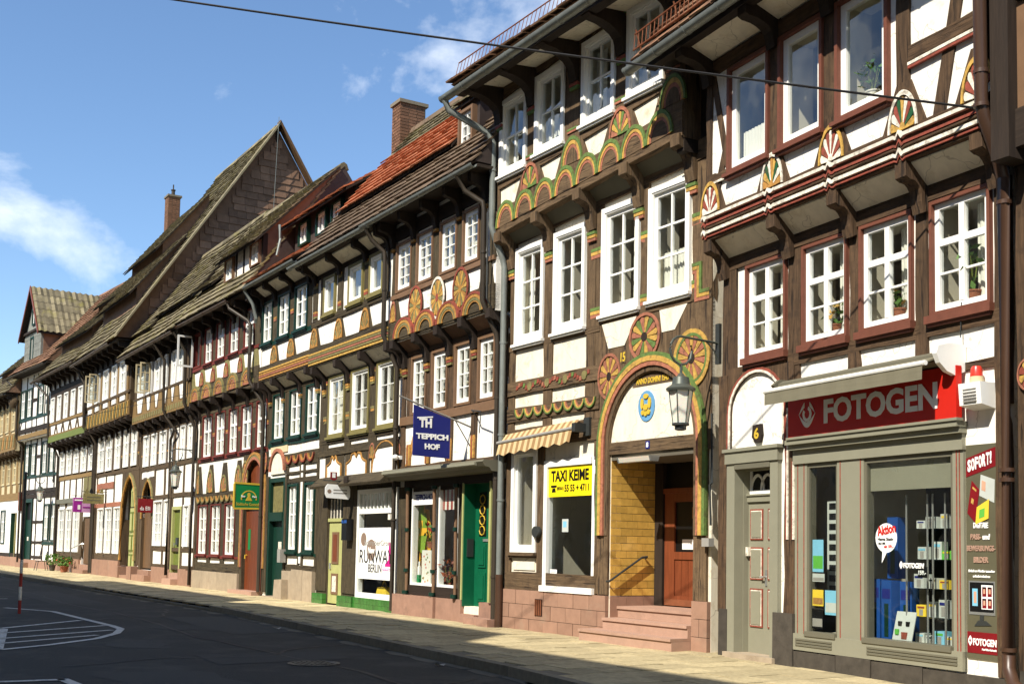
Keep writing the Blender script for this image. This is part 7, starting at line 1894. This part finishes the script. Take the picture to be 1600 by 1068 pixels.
for (lab, s_, o_, ht, sp2, pot, fl_) in (('large leafy potted shrub in front of white window at far house', 1.9, .55, .7, .4, 'stone_black', None), ('red flowering plant on the sill beside the far house door', 3.6, .35, .5, .4, 'terracotta', 'flower_red'), ('green plant in terracotta pot beside the steps of far house', 4.35, .6, .6, .42, 'terracotta', None)):
    plant(h8, lab, s_, o_, 0.0, ht * .75, sp2 * .75, pot, 140, flower=fl_, rp=.15, hp=.28, lw=.07)
ch = thing(h8, 'garden_chair', 'black metal garden chair among the flower pots outside far house', 'chair', 1.2, .9, 0)
sub(ch, 'seat', MB().box(-.24, .24, -.22, .22, .43, .46, 'iron'))
for (x, o_) in ((-.22, .2), (.22, .2), (-.22, -.2), (.22, -.2)): sub(ch, 'leg', MB().tube([(x * 1.25, o_ * 1.3, 0), (x * .9, o_ * .9, .44)], .016, 'iron', 6))
sub(ch, 'backrest', MB().tube([(-.22, -.2, .45), (-.2, -.28, .85), (0, -.3, .95), (.2, -.28, .85), (.22, -.2, .45)], .016, 'iron', 6).tube([(-.1, -.22, .46), (-.08, -.29, .9)], .01, 'iron', 5).tube([(.1, -.22, .46), (.08, -.29, .9)], .01, 'iron', 5).tube([(0, -.22, .46), (0, -.3, .94)], .01, 'iron', 5))

# ================================================================ HOUSE 9: green and white with dormer tower
h = House('half_timbered_house', 'white half-timbered house with green window frames and gabled slate dormer', 'house', (-26.29, 61.95), -53.4)
h9 = h
h.tv, h.th = 'dark_v', 'dark_h'
W9 = 6.86
OU = .35
u10 = [(.25, 1.2), (1.5, 2.5), (3.75, 4.7), (5.4, 6.3)]; m10 = [(.2, 1.05), (1.4, 2.35), (3.6, 4.5), (4.95, 5.8)]; g10 = [(4.45, 5.35), (5.7, 6.5)]
h.wall(0, W9, 0, 3.9, 0, [hole(a, b, 1.4, 3.26) for a, b in g10] + [(.5, 2.15, .3, 3.55)])
h.wall(0, W9, 3.9, 6.7, 0, [hole(a, b, 4.8, 6.5) for a, b in m10]); h.wall(0, W9, 6.7, 10.1, OU, [hole(a, b, 7.8, 9.35) for a, b in u10])
h.shell(0, W9, [3.8, 6.6, 10], 3.0, 'room')
S9 = dict(cas='green_paint', cw=.06, cols=2, rows=(1, 1, 1), transom=.07, mull=.08, bar=.03, sw=.06)
row(h, u10, 7.8, 9.35, OU, S9, inner=('net',)); row(h, m10, 4.8, 6.5, 0, S9, inner=('net', 'full')); row(h, g10, 1.4, 3.26, 0, S9, inner=('full',))
for o_, zz in ((0, (3.6, 3.85, 4.7, 5.7)), (OU, (6.75, 7.05, 7.7, 8.6))):
    for z in zz[:2]: h.rail(0, W9, z, z + .22, o_, 'dark_h' if z != 6.75 else 'ochre_h', out=.04)
    h.rail(0, W9, zz[2] - .02, zz[2] + .09, o_, 'green_paint', out=.03); h.rail(2.5, 3.4, zz[3], zz[3] + .14, o_)
for z in (.5, 1.25, 2.3): h.rail(2.2, 4.4, z, z + .14, 0)
h.rail(4.3, W9, 1.2, 1.34, 0, 'green_paint')
for x in (.08, 2.2, 2.9, 4.36, 5.52, 6.75): h.post(x, .15, .4, 3.7, 0)
for x in (.08, 1.22, 2.45, 3.3, 4.72, 6.0, 6.78): h.post(x, .13, 3.8, 6.7, 0)
for x in (.08, 1.35, 2.6, 3.5, 4.95, 6.78): h.post(x, .13, 6.9, 10.0, OU)
h.brace(.1, 7.1, .5, 7.7, .12, OU); h.brace(4.0, .6, 4.35, 1.2, .12, 0)
for (a, b) in ((.46, .62), (2.05, 2.2)): h.box('door_frame', a, b, -.2, .05, .3, 3.58, 'green_paint')
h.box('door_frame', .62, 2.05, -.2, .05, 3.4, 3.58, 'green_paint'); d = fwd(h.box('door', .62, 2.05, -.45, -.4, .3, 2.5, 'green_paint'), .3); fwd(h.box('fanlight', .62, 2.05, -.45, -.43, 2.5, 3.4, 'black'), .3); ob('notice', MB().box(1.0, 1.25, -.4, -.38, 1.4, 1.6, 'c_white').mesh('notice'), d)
for i in range(5): h.box('plinth_stone', i * 1.37 + .004, (i + 1) * 1.37 - .004, -.2, .08, -.05, .42, 'sandstone', .01)
h.box('step', .5, 2.1, -.2, .35, -.05, .25, 'sandstone')
h.box('eaves_board', -.3, W9 + .2, .1, .9, 10.08, 10.16, 'dark_h'); h.gutter(-1.4, W9, .95, 10.1, 'pipe_dark', .08)
h.roof(-.4, W9 + .2, (.9, 10.2), (-3.4, 15.0), (-7, 10.2), 'slab_brown', .3, .36, 'slate_red', sag=.02)
h.pipe([(-.7, .95, 10.0), (-.3, .6, 9.6), (-.05, .5, 9.3), (-.05, .48, 6.9), (-.02, .14, 6.4), (.0, .12, .2)], .055, 'pipe_dark')
# gabled dormer
X0, X1, ZF, ZE, ZA = .2, 3.5, 10.2, 12.45, 14.75
dm = h.P('dormer', MB().box(X0, X1, -3.6, .3, ZF - .4, ZE, 'slate_grey').prism([(X0, ZE), (X1, ZE), ((X0 + X1) / 2, ZA - .1)], -3.6, .27, 'slate_grey'))
ob('dormer_cheek', MB().box(X1, X1 + .03, -3.5, .2, ZF, ZE, 'slate_red').mesh('dormer_cheek'), dm)
for i in range(9):
    for k in range(12): ob('slate', MB().box(X0 + .01 + i * .366, X0 + .366 + i * .366 - .004, .3, .325 - .008 * (k % 2), ZF + k * .185, ZF + .18 + k * .185, 'slate_grey').mesh('slate'), dm) if not (1.2 < X0 + .18 + i * .366 < 2.2 and 10.8 < ZF + .09 + k * .185 < 12.2) else None
cxm = (X0 + X1) / 2
for sgn in (-1, 1):
    mb = MB(); n_ = 15
    hw = (X1 - X0) / 2 + .25; rise = ZA - ZE + .3
    for i in range(n_):
        for k in range(6):
            o1_ = .55 - i * .3; o0_ = o1_ - .31
            f = lambda t: (cxm + sgn * hw * t, ZA - rise * t)
            (xa, za), (xb, zb) = f(k / 6), f((k + 1) / 6 + .02)
            lift = .05 + .03 * math.sin(i * 2.1)
            for (oa, ob2, la, lb) in ((o1_, (o1_ + o0_) / 2, .02, .09), ((o1_ + o0_) / 2, o0_, .09, .02)):
                mb.quad([(xa, oa, za + la), (xb, oa, zb + la + .03), (xb, ob2, zb + lb + .03), (xa, ob2, za + lb)], 'slab')
    mb.prism([(cxm, ZA - .02), (cxm + sgn * hw, ZA - rise - .02), (cxm + sgn * hw, ZA - rise - .1), (cxm, ZA - .1)], -3.9, .55, 'dark_h')
    ob('dormer_roof', mb.mesh('dormer_roof'), dm)
    ob('barge_board', MB().prism([(cxm, ZA + .08), (cxm + sgn * (hw + .06), ZA - rise + .02), (cxm + sgn * (hw + .06), ZA - rise - .16), (cxm, ZA - .14)], .55, .6, 'door_red').mesh('barge_board'), dm)
h.window(1.4, 2.1, 10.85, 12.15, .3, **dict(S9, cw=.1)); h.window(1.55, 2.1, 12.75, 13.6, .3, **dict(S9, cw=.08, rows=(1,), transom=None))
ob('dormer_cornice', MB().box(X0 - .1, X1 + .1, .28, .42, ZE - .1, ZE + .02, 'dark_h').mesh('dormer_cornice'), dm)

# ================================================================ HOUSE 10: ochre house at the left edge
h = House('half_timbered_house', 'ochre half-timbered house with carved corner posts at the left edge', 'house', (-29.11, 66.01), -55.2, -6.0)
h10 = h
h.tv, h.th = 'ochre_v', 'ochre_h'
A10, W10 = -6.0, 4.93
u11 = [(-5.2 + i * 1.5, -4.3 + i * 1.5) for i in range(7)]
h.wall(A10, W10, 0, 3.9, 0, [hole(-2.5 + i * 2.2, -1.4 + i * 2.2, 1.2, 3.1) for i in range(2)] + [(2.6, 3.6, .3, 2.9)]); h.wall(A10, W10, 3.9, 6.2, 0, [hole(a, b, 4.5, 5.9) for a, b in u11], 'cream'); h.wall(A10, W10, 6.2, 9.2, .5, [hole(a, b, 7.3, 8.7) for a, b in u11], 'cream')
h.shell(A10, W10, [3.8, 6.1, 9.1], 3.0)
row(h, u11, 7.3, 8.7, .5, dict(S7, cas='cream', sash='cream')); row(h, u11, 4.5, 5.9, 0, dict(S7, cas='cream', sash='cream')); row(h, [(-2.5, -1.4), (-.3, .8)], 1.2, 3.1, 0, S9)
for x, wd in between(u11, A10, W10, .3): h.post(x, wd, 4.0, 6.1, 0); h.post(x, wd, 6.9, 9.0, .5)
h.rail(A10, W10, 5.95, 6.2, 0); h.rail(A10, W10, 3.6, 4.0, 0); h.rail(A10, W10, 6.25, 7.15, .5, out=.04); h.rail(A10, W10, .5, .7, 0, 'dark_h')
for i in range(12):
    h.bracket(A10 + .1 + i * .97, 6.24, .02, .55, .5, .16, 'old_v'); h.bracket(A10 + .1 + i * .97, 9.15, .52, .95, .5, .14, 'dark_v')
for i in range(20): h.poly('carved_twist', [(A10 + .1 + i * .55, 6.4), (A10 + .3 + i * .55, 6.4), (A10 + .5 + i * .55, 7.05), (A10 + .25 + i * .55, 7.05)], .52, .56, ['c_orange', 'c_olive'][i % 2])
d = h.box('door', 2.6, 3.6, -.2, -.14, .3, 2.4, 'pale_green'); h.box('door_frame', 2.5, 2.62, -.2, .05, .3, 2.9, 'green_paint'); h.box('door_frame', 3.58, 3.7, -.2, .05, .3, 2.9, 'c_olive'); h.box('fanlight', 2.62, 3.58, -.2, -.16, 2.4, 2.9, 'c_olive')
h.box('corner_post', 4.5, 4.95, -.1, .12, 3.0, 4.0, 'c_red'); h.P('carved_head', MB().lathe(4.7, .6, [(.12, 8.5), (.28, 8.7), (.3, 8.9), (.2, 9.1), (.1, 9.2)], 'old_v', 10), smooth=True)
for i in range(6): h.box('plinth_stone', A10 + i * 1.8 + .005, A10 + (i + 1) * 1.8 - .005, -.2, .08, -.05, .5, 'sandstone', .01)
h.box('eaves_board', A10, W10, .4, 1.1, 9.2, 9.26, 'dark_h'); h.gutter(A10, W10, 1.18, 9.22, 'pipe_dark', .08)
h.roof(A10, W10 + .1, (1.12, 9.32), (-3.6, 14.6), (-8, 9.3), 'slab', .32, .38, 'slate_red', sag=.03, th=.05)
h.shed(-1.0, 4.6, .2, 10.2, 11.0, (-2.0, 13.2), 'slab', 'slate_red', ov=.3)

# ================================================================ HOUSE 0: the brown house cut by the right edge
h = House('half_timbered_house', 'dark brown timber house cut off by the right edge of the photo', 'house', (2.97, 16.15), -64.5, 5.04)
h0 = h
h.wall(5.04, 9, 0, 5.8, -.02, [hole(5.9, 6.8, 4.0, 5.3), hole(7.2, 8.1, 4.0, 5.3)], 'timber_v'); h.wall(5.04, 9, 5.8, 8.8, .28, [hole(5.9, 6.8, 6.7, 8.0), hole(7.2, 8.1, 6.7, 8.0)], 'brown_paint')
h.shell(5.04, 9, [2.8, 5.7, 8.7], 3.0)
for (a, b) in ((5.9, 6.8), (7.2, 8.1)): h.window(a, b, 4.0, 5.3, -.02); h.window(a, b, 6.7, 8.0, .28)
h.post(5.14, .2, .3, 5.8, 0, 'timber_v', out=.05); h.post(5.45, .2, 0.3, 5.8, -.02, 'timber_v'); h.box('post', 5.06, 5.28, .1, .4, 5.4, 8.7, 'dark_v', .01); h.rail(5.05, 9, 5.5, 5.9, .1, 'dark_h', out=.2); h.rail(5.3, 9, 7.0, 7.06, .28, 'dark_h', out=.03); h.rail(5.3, 9, 3.2, 3.5, -.02)
h.box('painted_panel', 5.26, 5.34, .0, .05, 3.6, 4.6, 'c_white'); h.box('painted_panel', 5.26, 5.34, 0, .055, 3.5, 3.6, 'c_red'); h.box('painted_panel', 5.2, 5.4, .05, .07, 4.9, 4.98, 'c_white')
h.box('plinth_stone', 5.04, 9, -.2, .05, -.05, .3, 'stone_black'); h.roof(5.3, 9, (.9, 8.9), (-2.6, 13.6), (-6.2, 8.9), 'slab_brown', .25, .3, 'dark_h')
h.rosette(5.2, 3.25, .12, .16, .06, ['c_yellow', 'c_red'], 8, True, name='carved_wheel')

# ================================================================ the other side of the street (it shades the road)
def across(lab, s_lo, s_hi, eave, ridge_z, wallm, roofm):
    o0 = st(s_hi, 13.3); wd = s_hi - s_lo
    hh = House('town_house', lab, 'house', (o0.x, o0.y), -58 + 180)
    n_ = max(2, int(wd / 1.9)); fl = [(i + .5) * wd / n_ for i in range(n_)]
    wins = [(x - .45, x + .45) for x in fl]
    zs = [1.0, 3.9, 6.6][: 2 if eave < 7 else 3]
    hh.wall(.01, wd - .01, 0, eave, 0, [hole(a, b, z, z + 1.5) for a, b in wins for z in zs if not (z == 1.0 and a == wins[0][0])] + [hole(wins[0][0], wins[0][1], .05, 2.4)], wallm)
    hh.shell(0, wd, [3.3, 6.1, eave], 3.0)
    for a, b in wins:
        for z in zs:
            if z == 1.0 and a == wins[0][0]: continue
            hh.window(a, b, z, z + 1.5, 0, 'white_paint', .07, rows=(1, 1, 1))
    hh.box('door', wins[0][0] + .03, wins[0][1] - .03, -.2, -.14, 0.05, 2.4, 'green_paint')
    hh.roof(-.02, wd + .02, (.45, eave - .05), (-3.7, ridge_z), (-7.8, eave - .05), roofm, .3, .36, wallm)
    hh.box('eaves_board', 0, wd, .05, .42, eave - .2, eave - .12, 'white_paint')
    return hh
across('cream rendered house across the street, farthest left', -42, -29, 8.6, 15.3, 'render_a', 'tile_brown')
across('white house across the street beyond the parking bay', -28.9, -20, 8.6, 15.5, 'plaster', 'tile_orange')
across('cream house across the street with brown tiles', -19.9, -12, 9.0, 16.9, 'render_a', 'tile_brown')
across('white house across the street opposite the red-framed house', -11.9, -5, 9.0, 17.0, 'plaster_old', 'tile_brown')
across('low cream house across the street opposite the fashion shop', -4.9, 0, 12.2, 16.0, 'render_a', 'tile_orange')
across('tall white house across the street opposite the carpet shop', .1, 7, 9.4, 17.2, 'plaster_old', 'tile_brown')
across('cream house right behind the viewer', 7.1, 16, 8.8, 15.7, 'render_a', 'tile_brown')
across('white house across the street farthest right', 16.1, 28, 8.6, 15.6, 'plaster', 'tile_orange')

# ================================================================ lanterns, post, wires
def lantern(hh, lab, s_, z_arm, reach, scale=1.0, zl=.0):
    e = thing(hh, 'wall_lantern', lab, 'street lamp', s_, 0.0, z_arm, 'wall lanterns along the facades')
    k = scale; r = reach
    sub(e, 'wall_plate', MB().box(-.04, .04, 0.0, .05, -.3, .28, 'iron'))
    arm = [(0, .05, .0), (0, r * 1.0, .02)] + [(0, r * 1.0 + .2 * math.sin(t), -.18 + .2 * math.cos(t)) for t in (.4, .8, 1.2, 1.57, 2.0, 2.5, 3.0, 3.6, 4.2, 4.8, 5.2)]
    sub(e, 'arm', MB().tube(arm, .018, 'lamp_metal', 8), True)
    sub(e, 'brace', MB().tube([(0, .04, -.26), (0, .1, -.12), (0, .2, -.04), (0, .26, 0)], .012, 'lamp_metal', 6), True)
    sub(e, 'stem', MB().tube([(0, r, -.36), (0, r, -.6)], .02, 'lamp_metal', 8), True)
    sub(e, 'hood', MB().lathe(0, r, [(.03, -.5), (.06, -.54), (.11, -.56), (.13, -.66), (.19, -.7), (.21, -.72), (.2, -.75)], 'lamp_metal', 18), True)
    sub(e, 'lamp_glass', MB().lathe(0, r, [(.165, -.75), (.105, -1.2)], 'milk_glass', 6))
    for i in range(6):
        t = 2 * PI * i / 6
        sub(e, 'glazing_bar', MB().tube([(.168 * math.cos(t), r + .168 * math.sin(t), -.75), (.108 * math.cos(t), r + .108 * math.sin(t), -1.2)], .008, 'lamp_metal', 5))
    sub(e, 'lamp_base', MB().lathe(0, r, [(.12, -1.2), (.12, -1.23), (.08, -1.24), (.08, -1.29), (.05, -1.3)], 'iron', 14), True)
    return e
lantern(h2, 'grey wall lantern with milky glass on scrolled arm beside the arched doorway', 5.62, 4.4, .72)
lantern(h6, 'wall lantern on scrolled arm beside the olive door', 15.05, 4.45, .66)
lantern(h9, 'far wall lantern on the white house with green window frames', 5.9, 4.6, .62)
e = thing(h2, 'traffic_post', 'thin red and white banded post standing on the road hatching', 'post', 0, 0, 0)
e.location = st(-7.98, 6.95, -.12)
for i in range(5): sub(e, 'band', MB().tube([(0, 0, i * .28), (0, 0, (i + 1) * .28)], .032, ['cloth_red', 'c_white'][i % 2] if i < 4 else 'iron', 10), True)
sub(e, 'upper_tube', MB().tube([(0, 0, 1.4), (0, 0, 2.9)], .026, 'iron', 10), True)
sub(e, 'cap', MB().lathe(0, 0, [(.04, 2.9), (.04, 2.93), (.01, 2.96)], 'iron', 10), True)
def wire(name, lab, a, b, sag, r, n=24):
    P_ = []
    for i in range(n + 1):
        t = i / n; p = a.lerp(b, t); p.z -= sag * 4 * t * (1 - t); P_.append((p.x - a.x, -(p.y - a.y), p.z - a.z))
    q = ob(name, MB().tube(P_, r, 'rubber', 6).mesh(name, True), None, a)
    return tag(q, lab, 'cable')
A_ = h1.world(4.9, .36, 6.02)
E_ = st(-3.0, 13.25, 10.56)
wire('overhead_cable', 'thick black overhead cable sagging from the moulded beam across the sky', A_, E_, .1, .013)
wire('overhead_wire', 'thin dark wire along the far facades under the eaves', h5.world(6.3, .6, 6.0), h10.world(-5, .8, 7.6), .1, .008)
for i, (s_, o_) in enumerate(((4.6, 3.9), (-.6, 3.45), (-2.1, 3.5))):
    q = ob('litter', MB().quad([(0, 0, .01), (.14, .02, .03), (.12, .1, .012), (.01, .08, .04)], 'c_white').mesh('litter'), None, st(s_, o_, -.115), (0, 0, i * 1.3))
    tag(q, ['crumpled white paper in the gutter nearest the arched doorway', 'crumpled white paper in the gutter before carpet shop', 'white paper scrap in gutter farthest from the viewer'][i], 'litter')
